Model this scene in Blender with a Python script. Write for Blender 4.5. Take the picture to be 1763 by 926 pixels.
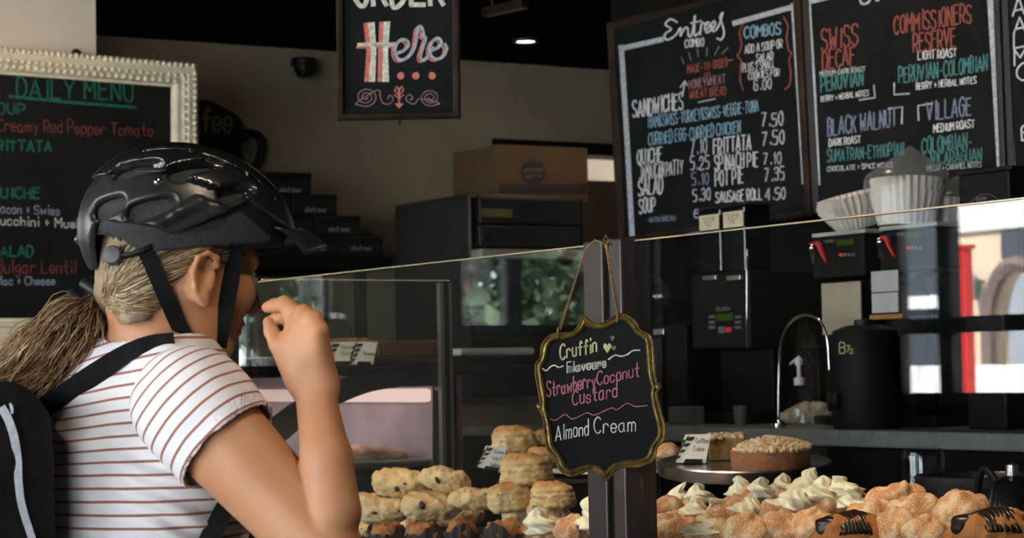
import bpy, bmesh, math, random
import numpy as np
from mathutils import Vector, Matrix, Euler

for _o in list(bpy.data.objects):
    bpy.data.objects.remove(_o)
SC = bpy.context.scene
COL = SC.collection
random.seed(7)
PI = math.pi

# ------------------------------------------------------------------ camera
FPX, CX, CY = 3700.0, 881.5, 463.0
CAM_Z = 1.25
PITCH = math.atan((640 - CY) / FPX)
ROLL = math.radians(1.1)
_fwd = np.array([0, math.cos(PITCH), math.sin(PITCH)])
_up0 = np.array([0, -math.sin(PITCH), math.cos(PITCH)])
_rt0 = np.array([1.0, 0, 0])
C_R = math.cos(ROLL) * _rt0 - math.sin(ROLL) * _up0
C_U = math.cos(ROLL) * _up0 + math.sin(ROLL) * _rt0
C_F = _fwd
C_O = np.array([0, 0, CAM_Z])
cam_d = bpy.data.cameras.new('camera')
cam = bpy.data.objects.new('camera', cam_d)
COL.objects.link(cam)
cam_d.sensor_width = 36.0
cam_d.lens = 36.0 * FPX / 1763.0
cam_d.clip_start = 0.05
cam_d.clip_end = 200
_m = Matrix((tuple(C_R), tuple(C_U), tuple(-C_F))).transposed().to_4x4()
_m.translation = Vector(C_O)
cam.matrix_world = _m
cam_d.dof.use_dof = True
cam_d.dof.focus_distance = 3.3
cam_d.dof.aperture_fstop = 12.0
SC.camera = cam

# ------------------------------------------------------------------ view, world, sun
SC.view_settings.view_transform = 'Standard'
SC.view_settings.look = 'None'
SC.view_settings.exposure = 0.0
SC.view_settings.gamma = 1.0
SC.view_settings.use_curve_mapping = False
SC.cycles.use_denoising = True
SC.cycles.max_bounces = 10
SC.cycles.transparent_max_bounces = 24
SC.cycles.sample_clamp_indirect = 40.0
SC.cycles.caustics_reflective = False
SC.cycles.caustics_refractive = False

SKY_STRENGTH, SUN_STRENGTH = 9.0, 66.0
world = bpy.data.worlds.new('sky')
SC.world = world
world.use_nodes = True
_wn = world.node_tree.nodes['Background']
_wn.inputs['Color'].default_value = (0.82, 0.91, 1.0, 1)
_wn.inputs['Strength'].default_value = SKY_STRENGTH

# room frame: U runs along the counter (towards the viewer's right, nearer), V runs from customers to staff
TH = math.radians(58.7)
UX = np.array([math.cos(TH), -math.sin(TH), 0.0])
VX = np.array([math.sin(TH), math.cos(TH), 0.0])
ZX = np.array([0, 0, 1.0])

def uvz(u, v, z):
    return UX * u + VX * v + ZX * z

def light(kind, name, loc, energy, color, aim=None, **kw):
    d = bpy.data.lights.new(name, kind)
    d.energy = energy
    d.color = color
    for k, v in kw.items():
        setattr(d, k, v)
    o = bpy.data.objects.new(name, d)
    COL.objects.link(o)
    o.location = Vector(loc)
    if aim is not None:
        o.rotation_euler = (Vector(aim) - Vector(loc)).to_track_quat('-Z', 'Y').to_euler()
    return o

light('SUN', 'sun', uvz(0, 0, 20), SUN_STRENGTH, (1.0, 0.95, 0.87), aim=uvz(-4, -12, 8), angle=0.01)

U_BACK, V_FRONT, V_BOARD, V_GLASS, Z_CEIL = -9.0, -2.2, 4.45, 2.17, 2.77
# windows: (wall, along0, along1, z0, z1)
WIN_BACK = [(-2.02, -0.82, 1.42, 2.45), (-0.15, 0.11, 1.50, 2.3), (0.24, 0.42, 1.28, 2.3)]          # on the back wall, v range
WIN_FRONT = [(-7.50, -4.2, 1.06, 2.45), (-3.9, -1.2, 0.45, 2.5), (-0.9, 2.2, 0.45, 2.5)]   # on the street wall, u range
for i, (a, b, z0, z1) in enumerate(WIN_FRONT):
    light('AREA', 'daylight_portal', uvz((a + b) / 2, V_FRONT - 0.05, (z0 + z1) / 2), 1, (1, 1, 1),
          aim=uvz((a + b) / 2, 5, (z0 + z1) / 2), shape='RECTANGLE', size=b - a, size_y=z1 - z0)
    bpy.data.lights[-1].cycles.is_portal = True
for (a, b, z0, z1) in WIN_BACK:
    light('AREA', 'daylight_portal', uvz(U_BACK - 0.05, (a + b) / 2, (z0 + z1) / 2), 1, (1, 1, 1),
          aim=uvz(5, (a + b) / 2, (z0 + z1) / 2), shape='RECTANGLE', size=b - a, size_y=z1 - z0)
for d in bpy.data.lights:
    if d.name.startswith('daylight_portal'):
        d.cycles.is_portal = True
# ceiling spotlights over the counter (unseen, no cans; last one added to brighten the deli-top cards)
WARM = (1.0, 0.78, 0.55)
for (u, v, e, au, av, az) in [(-2.6, 1.95, 84, -2.45, 2.5, 0.95), (-3.3, 1.9, 70, -3.35, 2.5, 0.95), (-4.2, 1.9, 58, -4.1, 2.45, 0.95), (-1.9, 1.95, 60, -1.7, 2.4, 0.95), (-4.45, 1.75, 60, -4.86, 2.4, 1.27)]:
    light('SPOT', 'counter_spot', uvz(u, v, 2.7), e, WARM, aim=uvz(au, av, az), spot_size=math.radians(42), spot_blend=0.7, shadow_soft_size=0.06)
# unseen room downlights; menu, brewer and customer ones added as warm fill
for (u, v, e, au, av, az) in [(-6.6, 2.3, 46, -8.0, 2.3, 1.7), (-6.6, 1.2, 9, -6.6, 1.2, 0), (-7.4, 5.2, 10, -8.6, 5.2, 1.2), (-4.9, 3.5, 24, -5.2, 4.4, 1.75), (-1.55, 1.35, 48, -2.4, 1.05, 1.1)]:
    light('SPOT', 'room_fill_downlight', uvz(u, v, 2.74), e, (1.0, 0.78, 0.54), aim=uvz(au, av, az), spot_size=math.radians(120), spot_blend=1.0, shadow_soft_size=0.08)

# ------------------------------------------------------------------ photo rays
def ray(px, py):
    d = C_F + (px - CX) / FPX * C_R - (py - CY) / FPX * C_U
    return d
def P(px, py, D):
    return C_O + D * ray(px, py)
def onplane(px, py, p0, n):
    d = ray(px, py)
    t = np.dot(np.asarray(p0) - C_O, n) / np.dot(d, n)
    return C_O + t * d
def PV(px, py, v):
    return onplane(px, py, VX * v, VX)
def PU(px, py, u):
    return onplane(px, py, UX * u, UX)
def PZ(px, py, z):
    return onplane(px, py, ZX * z, ZX)
def to_uvz(p):
    return np.array([np.dot(p, UX), np.dot(p, VX), p[2]])
def unit(a):
    a = np.asarray(a, float)
    return a / (np.linalg.norm(a) + 1e-12)

# ------------------------------------------------------------------ materials
def pmat(name, c1, c2=None, scale=20.0, rough=0.6, metal=0.0, bump=0.0, bscale=None, spec=0.5, sss=0.0, sheen=0.0, coat=0.0, detail=4.0, lo=0.35, hi=0.65, ior=None):
    m = bpy.data.materials.new(name)
    m.use_nodes = True
    nt = m.node_tree
    b = nt.nodes['Principled BSDF']
    c1 = tuple(c1) + (1,)
    c2 = tuple(c2) + (1,) if c2 else tuple(x * 0.85 for x in c1[:3]) + (1,)
    tc = nt.nodes.new('ShaderNodeTexCoord')
    no = nt.nodes.new('ShaderNodeTexNoise')
    no.inputs['Scale'].default_value = scale
    no.inputs['Detail'].default_value = detail
    nt.links.new(tc.outputs['Object'], no.inputs['Vector'])
    r = nt.nodes.new('ShaderNodeValToRGB')
    r.color_ramp.elements[0].position = lo
    r.color_ramp.elements[1].position = hi
    r.color_ramp.elements[0].color = c1
    r.color_ramp.elements[1].color = c2
    nt.links.new(no.outputs['Fac'], r.inputs['Fac'])
    nt.links.new(r.outputs['Color'], b.inputs['Base Color'])
    b.inputs['Roughness'].default_value = rough
    b.inputs['Metallic'].default_value = metal
    b.inputs['Specular IOR Level'].default_value = spec
    if sss:
        b.inputs['Subsurface Weight'].default_value = sss
        b.inputs['Subsurface Radius'].default_value = (1.0, 0.4, 0.2)
        b.inputs['Subsurface Scale'].default_value = 0.006
    if sheen:
        b.inputs['Sheen Weight'].default_value = sheen
    if coat:
        b.inputs['Coat Weight'].default_value = coat
        b.inputs['Coat Roughness'].default_value = 0.1
    if bump:
        n2 = nt.nodes.new('ShaderNodeTexNoise')
        n2.inputs['Scale'].default_value = bscale or scale * 4
        n2.inputs['Detail'].default_value = 5
        nt.links.new(tc.outputs['Object'], n2.inputs['Vector'])
        bp = nt.nodes.new('ShaderNodeBump')
        bp.inputs['Strength'].default_value = bump
        bp.inputs['Distance'].default_value = 0.004
        nt.links.new(n2.outputs['Fac'], bp.inputs['Height'])
        nt.links.new(bp.outputs['Normal'], b.inputs['Normal'])
    return m

def emat(name, col, strength):
    m = bpy.data.materials.new(name)
    m.use_nodes = True
    nt = m.node_tree
    nt.nodes.remove(nt.nodes['Principled BSDF'])
    e = nt.nodes.new('ShaderNodeEmission')
    e.inputs['Color'].default_value = tuple(col) + (1,)
    e.inputs['Strength'].default_value = strength
    nt.links.new(e.outputs[0], nt.nodes['Material Output'].inputs['Surface'])
    return m

def glassmat(name, tint=(0.97, 0.985, 0.975), r0=0.045, rough=0.0, milk=0.0):
    m = bpy.data.materials.new(name)
    m.use_nodes = True
    nt = m.node_tree
    nt.nodes.remove(nt.nodes['Principled BSDF'])
    lw = nt.nodes.new('ShaderNodeLayerWeight')
    lw.inputs['Blend'].default_value = 0.5
    pw = nt.nodes.new('ShaderNodeMath'); pw.operation = 'POWER'; pw.inputs[1].default_value = 5.0
    nt.links.new(lw.outputs['Facing'], pw.inputs[0])
    ma = nt.nodes.new('ShaderNodeMath'); ma.operation = 'MULTIPLY_ADD'; ma.inputs[1].default_value = 1 - r0; ma.inputs[2].default_value = r0
    nt.links.new(pw.outputs[0], ma.inputs[0])
    tr = nt.nodes.new('ShaderNodeBsdfTransparent'); tr.inputs['Color'].default_value = tuple(tint) + (1,)
    gl = nt.nodes.new('ShaderNodeBsdfGlossy'); gl.inputs['Roughness'].default_value = rough
    mx = nt.nodes.new('ShaderNodeMixShader')
    nt.links.new(ma.outputs[0], mx.inputs[0]); nt.links.new(tr.outputs[0], mx.inputs[1]); nt.links.new(gl.outputs[0], mx.inputs[2])
    out = mx.outputs[0]
    if milk:
        df = nt.nodes.new('ShaderNodeBsdfDiffuse'); df.inputs['Color'].default_value = (.8, .8, .8, 1)
        m2 = nt.nodes.new('ShaderNodeMixShader'); m2.inputs[0].default_value = milk
        nt.links.new(out, m2.inputs[1]); nt.links.new(df.outputs[0], m2.inputs[2]); out = m2.outputs[0]
    nt.links.new(out, nt.nodes['Material Output'].inputs['Surface'])
    return m

M = {}
M['wall'] = pmat('beige_paint', (0.30, 0.245, 0.175), (0.27, 0.22, 0.16), 3, 0.8, bump=0.05, bscale=120)
M['wall_light'] = pmat('light_paint', (0.72, 0.66, 0.58), (0.68, 0.62, 0.54), 3, 0.8)
M['ceil'] = pmat('black_ceiling', (0.006, 0.006, 0.006), (0.004, 0.004, 0.004), 4, 1.0, spec=0.02)
M['floor'] = pmat('floor_wood', (0.10, 0.065, 0.04), (0.06, 0.04, 0.026), 5, 0.5)
M['dark'] = pmat('dark_panel', (0.010, 0.009, 0.008), (0.007, 0.0065, 0.006), 6, 0.8, spec=.1)
M['black_frame'] = pmat('black_metal', (0.012, 0.012, 0.013), (0.02, 0.02, 0.02), 10, 0.4)
M['chalkboard'] = pmat('chalkboard', (0.006, 0.0068, 0.0075), (0.012, 0.013, 0.0135), 4, 0.75, spec=0.15)
M['board_wood'] = pmat('dark_wood', (0.045, 0.028, 0.018), (0.02, 0.013, 0.009), 14, 0.7, spec=.15)
M['cream_frame'] = pmat('cream_frame_paint', (0.78, 0.74, 0.60), (0.66, 0.62, 0.48), 26, 0.55, bump=0.3, bscale=70)
CH = {}
for nm, c in dict(white=(0.82, 0.84, 0.86), grey=(0.55, 0.6, 0.66), cream=(0.86, 0.88, 0.72), red=(0.36, 0.105, 0.085), dim_red=(0.20, 0.06, 0.055), blue=(0.30, 0.50, 0.66), teal=(0.10, 0.28, 0.27),
                  green=(0.022, 0.16, 0.105), pink=(0.62, 0.22, 0.28), salmon=(0.80, 0.25, 0.20), yellow=(0.72, 0.66, 0.36), olive=(0.24, 0.27, 0.18), slate=(0.25, 0.30, 0.42), dusk=(0.34, 0.20, 0.22)).items():
    CH[nm] = pmat('chalk_' + nm, c, tuple(x * 0.6 for x in c), 90, 0.9, spec=0.1)
M['glass'] = glassmat('clear_glass')
M['jar_glass'] = glassmat('jar_glass', (0.93, 0.96, 0.95), 0.06)
M['plastic_wrap'] = glassmat('plastic_wrap', (0.95, 0.95, 0.95), 0.06, 0.2, .10)
M['glass_edge'] = pmat('glass_edge_highlight', (0.45, 0.30, 0.16), (0.25, 0.3, 0.22), 8, 0.15, spec=0.8)  # amber tone painted in for the highlight refracted along the glass edge
M['post'] = pmat('brown_post', (0.032, 0.020, 0.019), (0.026, 0.016, 0.015), 12, 0.35)
M['steel'] = pmat('steel', (0.55, 0.55, 0.54), (0.45, 0.45, 0.44), 30, 0.28, metal=1.0)
M['chrome'] = pmat('chrome', (0.8, 0.8, 0.8), (0.75, 0.75, 0.75), 30, 0.08, metal=1.0)
M['oven'] = pmat('oven_steel', (0.10, 0.095, 0.085), (0.075, 0.07, 0.065), 5, 0.42, metal=0.7)
M['black'] = pmat('black_plastic', (0.009, 0.009, 0.0095), (0.013, 0.013, 0.0135), 20, 0.45, spec=.25)
M['black_gloss'] = pmat('black_gloss', (0.006, 0.006, 0.007), (0.01, 0.01, 0.012), 20, 0.14, coat=0.3)
M['counter_grey'] = pmat('grey_worktop', (0.28, 0.275, 0.26), (0.22, 0.215, 0.20), 25, 0.35)
M['white_card'] = pmat('white_card', (0.82, 0.78, 0.73), (0.78, 0.74, 0.69), 30, 0.7)
M['ink'] = pmat('black_ink', (0.01, 0.01, 0.01), (0.015, 0.015, 0.015), 30, 0.7)
M['grey_ink'] = pmat('grey_ink', (0.20, 0.18, 0.17), (0.24, 0.22, 0.2), 30, 0.7)
M['white_plastic'] = pmat('white_plastic', (0.75, 0.75, 0.73), (0.7, 0.7, 0.68), 30, 0.4)
M['porcelain'] = pmat('porcelain', (0.80, 0.77, 0.72), (0.76, 0.73, 0.68), 10, 0.2)
M['filter_paper'] = pmat('filter_paper', (0.72, 0.66, 0.58), (0.62, 0.56, 0.49), 30, 0.9)
M['kraft'] = pmat('kraft_card', (0.13, 0.075, 0.035), (0.11, 0.064, 0.03), 9, 0.8)
M['red'] = pmat('red_plastic', (0.65, 0.03, 0.03), (0.55, 0.025, 0.025), 20, 0.35)
M['pale_panel'] = pmat('pale_panel', (0.42, 0.36, 0.26), (0.36, 0.31, 0.22), 14, 0.6)

# ------------------------------------------------------------------ mesh collector
class MB:
    def __init__(s):
        s.v, s.f, s.n = [], [], 0
    def add(s, verts, faces):
        verts = np.asarray(verts, float).reshape(-1, 3)
        k = s.n
        s.v.append(verts)
        s.n += len(verts)
        s.f.extend([tuple(int(i) + k for i in f) for f in faces])
        return s
    def hexa(s, c):   # 8 corners: bottom 4 ccw, top 4 ccw
        return s.add(c, [(3, 2, 1, 0), (4, 5, 6, 7), (0, 1, 5, 4), (1, 2, 6, 5), (2, 3, 7, 6), (3, 0, 4, 7)])
    def obox(s, c, ax, ay, az, hx, hy, hz, bev=0.0):
        c = np.asarray(c, float)
        if bev <= 0:
            q = [c + ax * hx * i + ay * hy * j + az * hz * k for k in (-1, 1) for (i, j) in ((-1, -1), (1, -1), (1, 1), (-1, 1))]
            return s.hexa(q)
        bm = bmesh.new()
        bmesh.ops.create_cube(bm, size=2)
        for vv in bm.verts:
            vv.co = (vv.co.x * hx, vv.co.y * hy, vv.co.z * hz)
        bmesh.ops.bevel(bm, geom=list(bm.edges), offset=bev, segments=2, affect='EDGES', profile=0.5)
        bm.verts.ensure_lookup_table()
        vs = np.array([v.co for v in bm.verts])
        fs = [tuple(v.index for v in f.verts) for f in bm.faces]
        bm.free()
        R = np.stack([ax, ay, az])
        return s.add(c + vs @ R, fs)
    def rbox(s, u0, u1, v0, v1, z0, z1, bev=0.0):   # box in the room frame
        return s.obox(uvz((u0 + u1) / 2, (v0 + v1) / 2, (z0 + z1) / 2), UX, VX, ZX, abs(u1 - u0) / 2, abs(v1 - v0) / 2, abs(z1 - z0) / 2, bev)
    def loft(s, rings, closed=True, cap0=True, cap1=True):
        rings = [np.asarray(r, float) for r in rings]
        n = len(rings[0])
        k = len(rings)
        fs = []
        for i in range(k - 1):
            for j in range(n if closed else n - 1):
                a, b = i * n + j, i * n + (j + 1) % n
                fs.append((a, b, b + n, a + n))
        if closed and cap0: fs.append(tuple(reversed(range(n))))
        if closed and cap1: fs.append(tuple((k - 1) * n + j for j in range(n)))
        return s.add(np.concatenate(rings), fs)
    def lathe(s, prof, c, axis=ZX, seg=32, ax=None, caps=True):
        axis = unit(axis)
        a = unit(np.cross(axis, [0.31, 0.77, 0.2] if ax is None else ax))
        b = np.cross(axis, a)
        t = np.arange(seg) * 2 * PI / seg
        rings = [np.asarray(c) + axis * z + r * (np.cos(t)[:, None] * a + np.sin(t)[:, None] * b) for (r, z) in prof]
        return s.loft(rings, cap0=caps, cap1=caps)
    def tube(s, path, r, seg=8, closed=False, flat=1.0, upv=None):
        path = np.asarray(path, float)
        n = len(path)
        rr = np.full(n, r) if np.isscalar(r) else np.asarray(r, float)
        tan = np.gradient(path, axis=0)
        rings = []
        up = np.array([0.12, 0.23, 0.97]) if upv is None else unit(upv)
        t = np.arange(seg) * 2 * PI / seg
        for i in range(n):
            T = unit(tan[i])
            a = np.cross(T, up)
            if np.linalg.norm(a) < 1e-4:
                a = np.cross(T, [1, 0, 0])
            a = unit(a)
            b = np.cross(T, a)
            if upv is None:
                up = b if np.dot(b, up) > 0 else -b
            rings.append(path[i] + rr[i] * (np.cos(t)[:, None] * a + flat * np.sin(t)[:, None] * b))
        return s.loft(rings)
    def prism(s, poly, vec):   # poly: n x 3 points of a plane outline
        poly = np.asarray(poly, float)
        return s.loft([poly, poly + np.asarray(vec)])
    def build(s, name, mat, parent=None, smooth=False, angle=None, origin=None):
        return mkobj(name, np.concatenate(s.v), s.f, mat, parent, smooth, angle, origin)

def mkobj(name, verts, faces, mat, parent=None, smooth=False, angle=None, origin=None, attr=None):
    verts = np.asarray(verts, float)
    me = bpy.data.meshes.new(name)
    o = bpy.data.objects.new(name, me)
    COL.objects.link(o)
    if parent is not None:
        o.parent = parent
        off = np.array(wloc(parent))
        loc = (0, 0, 0)
    elif origin is None:
        lo, hi = verts.min(0), verts.max(0)
        off = np.array([(lo[0] + hi[0]) / 2, (lo[1] + hi[1]) / 2, lo[2]])
        loc = off
    else:
        off = np.asarray(origin, float)
        loc = off
    o.location = loc
    me.from_pydata((verts - off).tolist(), [], [tuple(map(int, f)) for f in faces])
    if mat: me.materials.append(mat)
    if attr is not None:
        for an, av in attr.items():
            a = me.attributes.new(an, 'FLOAT', 'POINT')
            a.data.foreach_set('value', np.asarray(av, np.float32))
    me.update()
    bm = bmesh.new(); bm.from_mesh(me)
    bmesh.ops.recalc_face_normals(bm, faces=bm.faces)
    bm.to_mesh(me); bm.free()
    if smooth:
        me.polygons.foreach_set('use_smooth', [True] * len(me.polygons))
        if angle is not None:
            me.set_sharp_from_angle(angle=math.radians(angle))
    return o

def wloc(o):
    l = Vector((0, 0, 0))
    while o is not None:
        l = l + o.location
        o = o.parent
    return l

def thing(name, label, cat, loc, group=None):
    o = bpy.data.objects.new(name, None)
    o.empty_display_size = 0.05
    COL.objects.link(o)
    o.location = Vector(loc)
    return tag(o, label, cat, group)
def tag(o, label, cat, group=None):
    o['label'] = label
    o['category'] = cat
    if group: o['group'] = group
    return o
def struct(o):
    o['kind'] = 'structure'
    return o
def dup(root, loc, rot=None, scale=None):
    r = root.copy(); COL.objects.link(r)
    r.location = Vector(loc)
    if rot is not None: r.rotation_euler = rot
    if scale is not None: r.scale = (scale, scale, scale) if np.isscalar(scale) else scale
    for ch in list(root.children):
        c = ch.copy(); COL.objects.link(c); c.parent = r
        for g in list(ch.children):
            d = g.copy(); COL.objects.link(d); d.parent = c
    return r

# ------------------------------------------------------------------ chalk lettering
GL = {
 'A': "02 39 62|14 54", 'B': "02 09 39 48 47 36 06|36 45 43 32 02", 'C': "58 49 29 07 04 22 42 53", 'D': "02 09 39 57 54 32 02", 'E': "59 09 02 52|06 46",
 'F': "59 09 02|06 46", 'G': "58 49 29 07 04 22 42 54 56 36", 'H': "02 09|52 59|06 56", 'I': "22 29", 'J': "49 43 32 12 03", 'K': "02 09|59 05|26 52", 'L': "09 02 52",
 'M': "02 09 35 69 62", 'N': "02 09 52 59", 'O': "29 07 04 22 42 54 57 49 29", 'P': "02 09 39 58 56 45 05", 'Q': "29 07 04 22 42 54 57 49 29|33 51", 'R': "02 09 39 58 56 45 05|25 52",
 'S': "58 49 19 08 07 16 45 54 53 42 12 03", 'T': "09 69|39 32", 'U': "09 04 22 42 54 59", 'V': "09 32 69", 'W': "09 12 36 52 69", 'X': "09 52|59 02", 'Y': "09 35 69|35 32", 'Z': "09 59 02 52",
 '0': "29 07 04 22 32 44 47 39 29", '1': "17 29 22", '2': "07 19 39 48 46 02 52", '3': "08 19 39 48 47 36 16|36 45 43 32 12 03", '4': "42 49 04 54", '5': "49 09 06 36 45 43 32 02",
 '6': "48 39 19 07 03 12 32 43 45 36 06", '7': "09 49 12", '8': "26 08 19 39 48 26 04 12 32 44 26", '9': "46 16 07 19 39 48 42", '.': "22 23", '-': "15 45", '+': "15 45|27 23", '&': "52 17 19 29 28 04 12 32 54", '*': "25 26",
 'a': "46 26 05 03 12 32 44|46 43 52", 'b': "09 02|05 26 36 45 43 32 12 03", 'c': "45 36 16 05 03 12 32 43", 'd': "49 42|45 26 05 03 12 32 43", 'e': "04 44 45 36 16 05 03 12 32 43", 'f': "48 39 28 22|06 46",
 'g': "46 26 05 04 13 33 45|46 41 20 01", 'h': "09 02|05 26 36 45 42", 'i': "16 12|18 19", 'j': "26 21 10|28 29", 'k': "09 02|46 04|15 42", 'l': "19 12", 'm': "06 02|05 16 26 35 32|35 46 56 65 62", 'n': "06 02|05 16 36 45 42",
 'o': "16 05 03 12 32 43 45 36 16", 'p': "06 00|05 26 36 45 43 32 12 03", 'q': "46 40|45 26 05 03 12 32 43", 'r': "06 02|04 16 36 45", 's': "45 36 16 05 14 34 43 32 12 03", 't': "29 23 32 42|06 46", 'u': "06 03 12 32 43|46 42",
 'v': "06 22 46", 'w': "06 12 35 52 66", 'x': "06 42|46 02", 'y': "06 23|46 10", 'z': "06 46 02 42", 'X0': "22"}
CURVY = set("BCDGJOPQRSU035689abcdefghmnopqrstuj2&")

def crom(pts, sub=4):
    pts = np.asarray(pts, float)
    if len(pts) < 3: return pts
    p = np.concatenate([[2 * pts[0] - pts[1]], pts, [2 * pts[-1] - pts[-2]]])
    if np.allclose(pts[0], pts[-1]):
        p[0], p[-1] = pts[-2], pts[1]
    out = []
    for i in range(1, len(p) - 2):
        for t in np.arange(sub) / sub:
            a, b, c, d = p[i - 1], p[i], p[i + 1], p[i + 2]
            out.append(0.5 * (2 * b + (c - a) * t + (2 * a - 5 * b + 4 * c - d) * t * t + (3 * b - a - 3 * c + d) * t ** 3))
    out.append(p[-2])
    return np.array(out)

def glyph_strokes(ch):
    g = GL.get(ch)
    if g is None: return [], 3
    S, w = [], 0
    for st in g.split('|'):
        q = np.array([[int(a[0]), int(a[1]) - 2] for a in st.split()], float)
        w = max(w, q[:, 0].max())
        if ch in CURVY and len(q) > 2: S.append(crom(q))
        else: S += [q[i:i + 2] for i in range(len(q) - 1)]
    return S, w

def text_lines(s, x0, y0, x1, h, y1=None, jit=0.25, lean=0.0):
    """2-D strokes (y down, photo-like) of a line of lettering from (x0, baseline y0) to (x1, y1), capital height h."""
    y1 = y0 if y1 is None else y1
    rnd = random.Random(sum(ord(c) * (i + 3) for i, c in enumerate(s)) + int(x0))
    adv, items = 0.0, []
    for ch in s:
        if ch == ' ':
            adv += 3.6; continue
        S, w = glyph_strokes(ch)
        items.append((adv, S, rnd.uniform(-jit, jit), rnd.uniform(1 - jit * .3, 1 + jit * .3)))
        adv += w + 2.3
    tot = max(adv - 2.3, 1.0)
    sx, sy = (x1 - x0) / tot, h / 7.0
    out = []
    for a, S, dy, sc in items:
        for q in S:
            x = x0 + (a + q[:, 0] + lean * q[:, 1]) * sx
            y = y0 + (y1 - y0) * (x - x0) / max(x1 - x0, 1e-6) - (q[:, 1] * sc + dy) * sy
            out.append(np.stack([x, y], 1))
    return out

def ribbon(mb, path2, w, to3, lift):
    """flat stroke: 2-D path -> quads through to3 (2-D -> 3-D on the plane), lifted off it by vector lift"""
    p = np.asarray(path2, float)
    if len(p) < 2: return
    t = np.gradient(p, axis=0)
    t /= np.linalg.norm(t, axis=1)[:, None] + 1e-9
    n = np.stack([-t[:, 1], t[:, 0]], 1) * (w / 2)
    ww = w / 2
    p = p.copy(); p[0] -= t[0] * ww * .6; p[-1] += t[-1] * ww * .6
    L = np.array([to3(*q) for q in p + n]) + lift
    R = np.array([to3(*q) for q in p - n]) + lift
    k = len(p)
    mb.add(np.concatenate([L, R]), [(i, i + 1, k + i + 1, k + i) for i in range(k - 1)])

class Plane:
    """a board's face: photo pixels are traced onto it"""
    def __init__(s, p0, n):
        s.p0, s.n = np.asarray(p0, float), unit(n)
        if np.dot(s.n, C_O - s.p0) < 0: s.n = -s.n
        s.mb = {}
    def at(s, px, py):
        return onplane(px, py, s.p0, s.n)
    def _new(s, col, name):
        mb = MB(); s.mb[(col, name, len(s.mb))] = mb
        return mb
    def strokes(s, col, lines, w, lift=0.0012, name='chalk_stroke'):
        mb = s._new(col, name)
        for q in lines:
            ribbon(mb, q, w, s.at, s.n * lift)
    def text(s, col, t, x0, y0, x1, h, y1=None, w=2.2, jit=0.25, lean=0.0):
        L = text_lines(t, x0, y0, x1, h, y1, jit, lean)
        s.strokes(col, L, min(w, max((x1 - x0) / max(len(t), 1) * .30, .9)), name='lettering')
    def path(s, col, pts, w, smooth=True):
        s.strokes(col, [crom(pts, 6) if smooth else np.asarray(pts, float)], w)
    def disc(s, col, cx, cy, rx, ry=None, lift=0.0013):
        ry = ry or rx
        t = np.arange(16) * PI / 8
        s.poly(col, [(cx + rx * math.cos(a), cy + ry * math.sin(a)) for a in t], lift)
    def poly(s, col, pts, lift=0.0013):
        mb = s._new(col, 'chalk_mark')
        mb.add([s.at(*q) + s.n * lift for q in pts], [tuple(range(len(pts)))])
    def finish(s, parent, name='lettering', mats=None):
        for (col, nm, k), mb in s.mb.items():
            mb.build(nm if name == 'lettering' else name, (mats or CH)[col], parent)
        s.mb = {}
# ================================================================== the setting
def sbox(name, mat, *a):
    return struct(MB().rbox(*a).build(name, M[mat]))

V_SIDE, U_NEAR = 7.6, 3.2
sbox('floor', 'floor', U_BACK - .2, U_NEAR + .2, V_FRONT - .2, V_SIDE + .2, -0.1, 0.0)
sbox('ceiling', 'ceil', U_BACK - .2, U_NEAR + .2, V_FRONT - .2, V_SIDE + .2, Z_CEIL, Z_CEIL + .15)
def wall_with_openings(name, mat, along, fixed0, fixed1, a0, a1, z1, wins):
    """one wall; along = 'u' or 'v'; wins = (a, b, z0, z1) sorted"""
    mb = MB()
    def piece(p, q, z0, zz):
        if q - p < 1e-4 or zz - z0 < 1e-4: return
        if along == 'u': mb.rbox(p, q, fixed0, fixed1, z0, zz)
        else: mb.rbox(fixed0, fixed1, p, q, z0, zz)
    cur = a0
    for (p, q, z0, zz) in wins:
        piece(cur, p, 0, z1)
        piece(p, q, 0, z0)
        piece(p, q, zz, z1)
        cur = q
    piece(cur, a1, 0, z1)
    return struct(mb.build(name, M[mat]))
# the lit pass-through in the back wall behind the oven
_pa, _pb = to_uvz(PU(853, 250, U_BACK)), to_uvz(PU(1120, 420, U_BACK))
PASS = (_pa[1], 7.0, to_uvz(PU(1030, 311, U_BACK))[2], _pa[2])
wall_with_openings('wall_back', 'wall', 'v', U_BACK - .15, U_BACK, V_FRONT - .2, V_SIDE, Z_CEIL, WIN_BACK + [PASS])
wall_with_openings('wall_street', 'dark', 'u', V_FRONT - .15, V_FRONT, U_BACK, U_NEAR, Z_CEIL, WIN_FRONT)
sbox('wall_near', 'wall', U_NEAR, U_NEAR + .15, V_FRONT - .2, V_SIDE, 0, Z_CEIL)
sbox('wall_side', 'wall', U_BACK, U_NEAR, V_SIDE, V_SIDE + .15, 0, Z_CEIL)
# partition behind the counter that carries the price boards
u_part = to_uvz(PV(1046, 200, V_BOARD + .05))[0]
sbox('wall_partition', 'dark', u_part - 0.02, U_NEAR, V_BOARD + .09, V_BOARD + .19, 0, Z_CEIL)
# projecting pier that carries the daily menu
v_pier = to_uvz(PU(165, 50, -8.0))[1]
sbox('wall_pier', 'wall_light', -8.35, -8.0, v_pier - 1.0, v_pier, 0, Z_CEIL)
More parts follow.
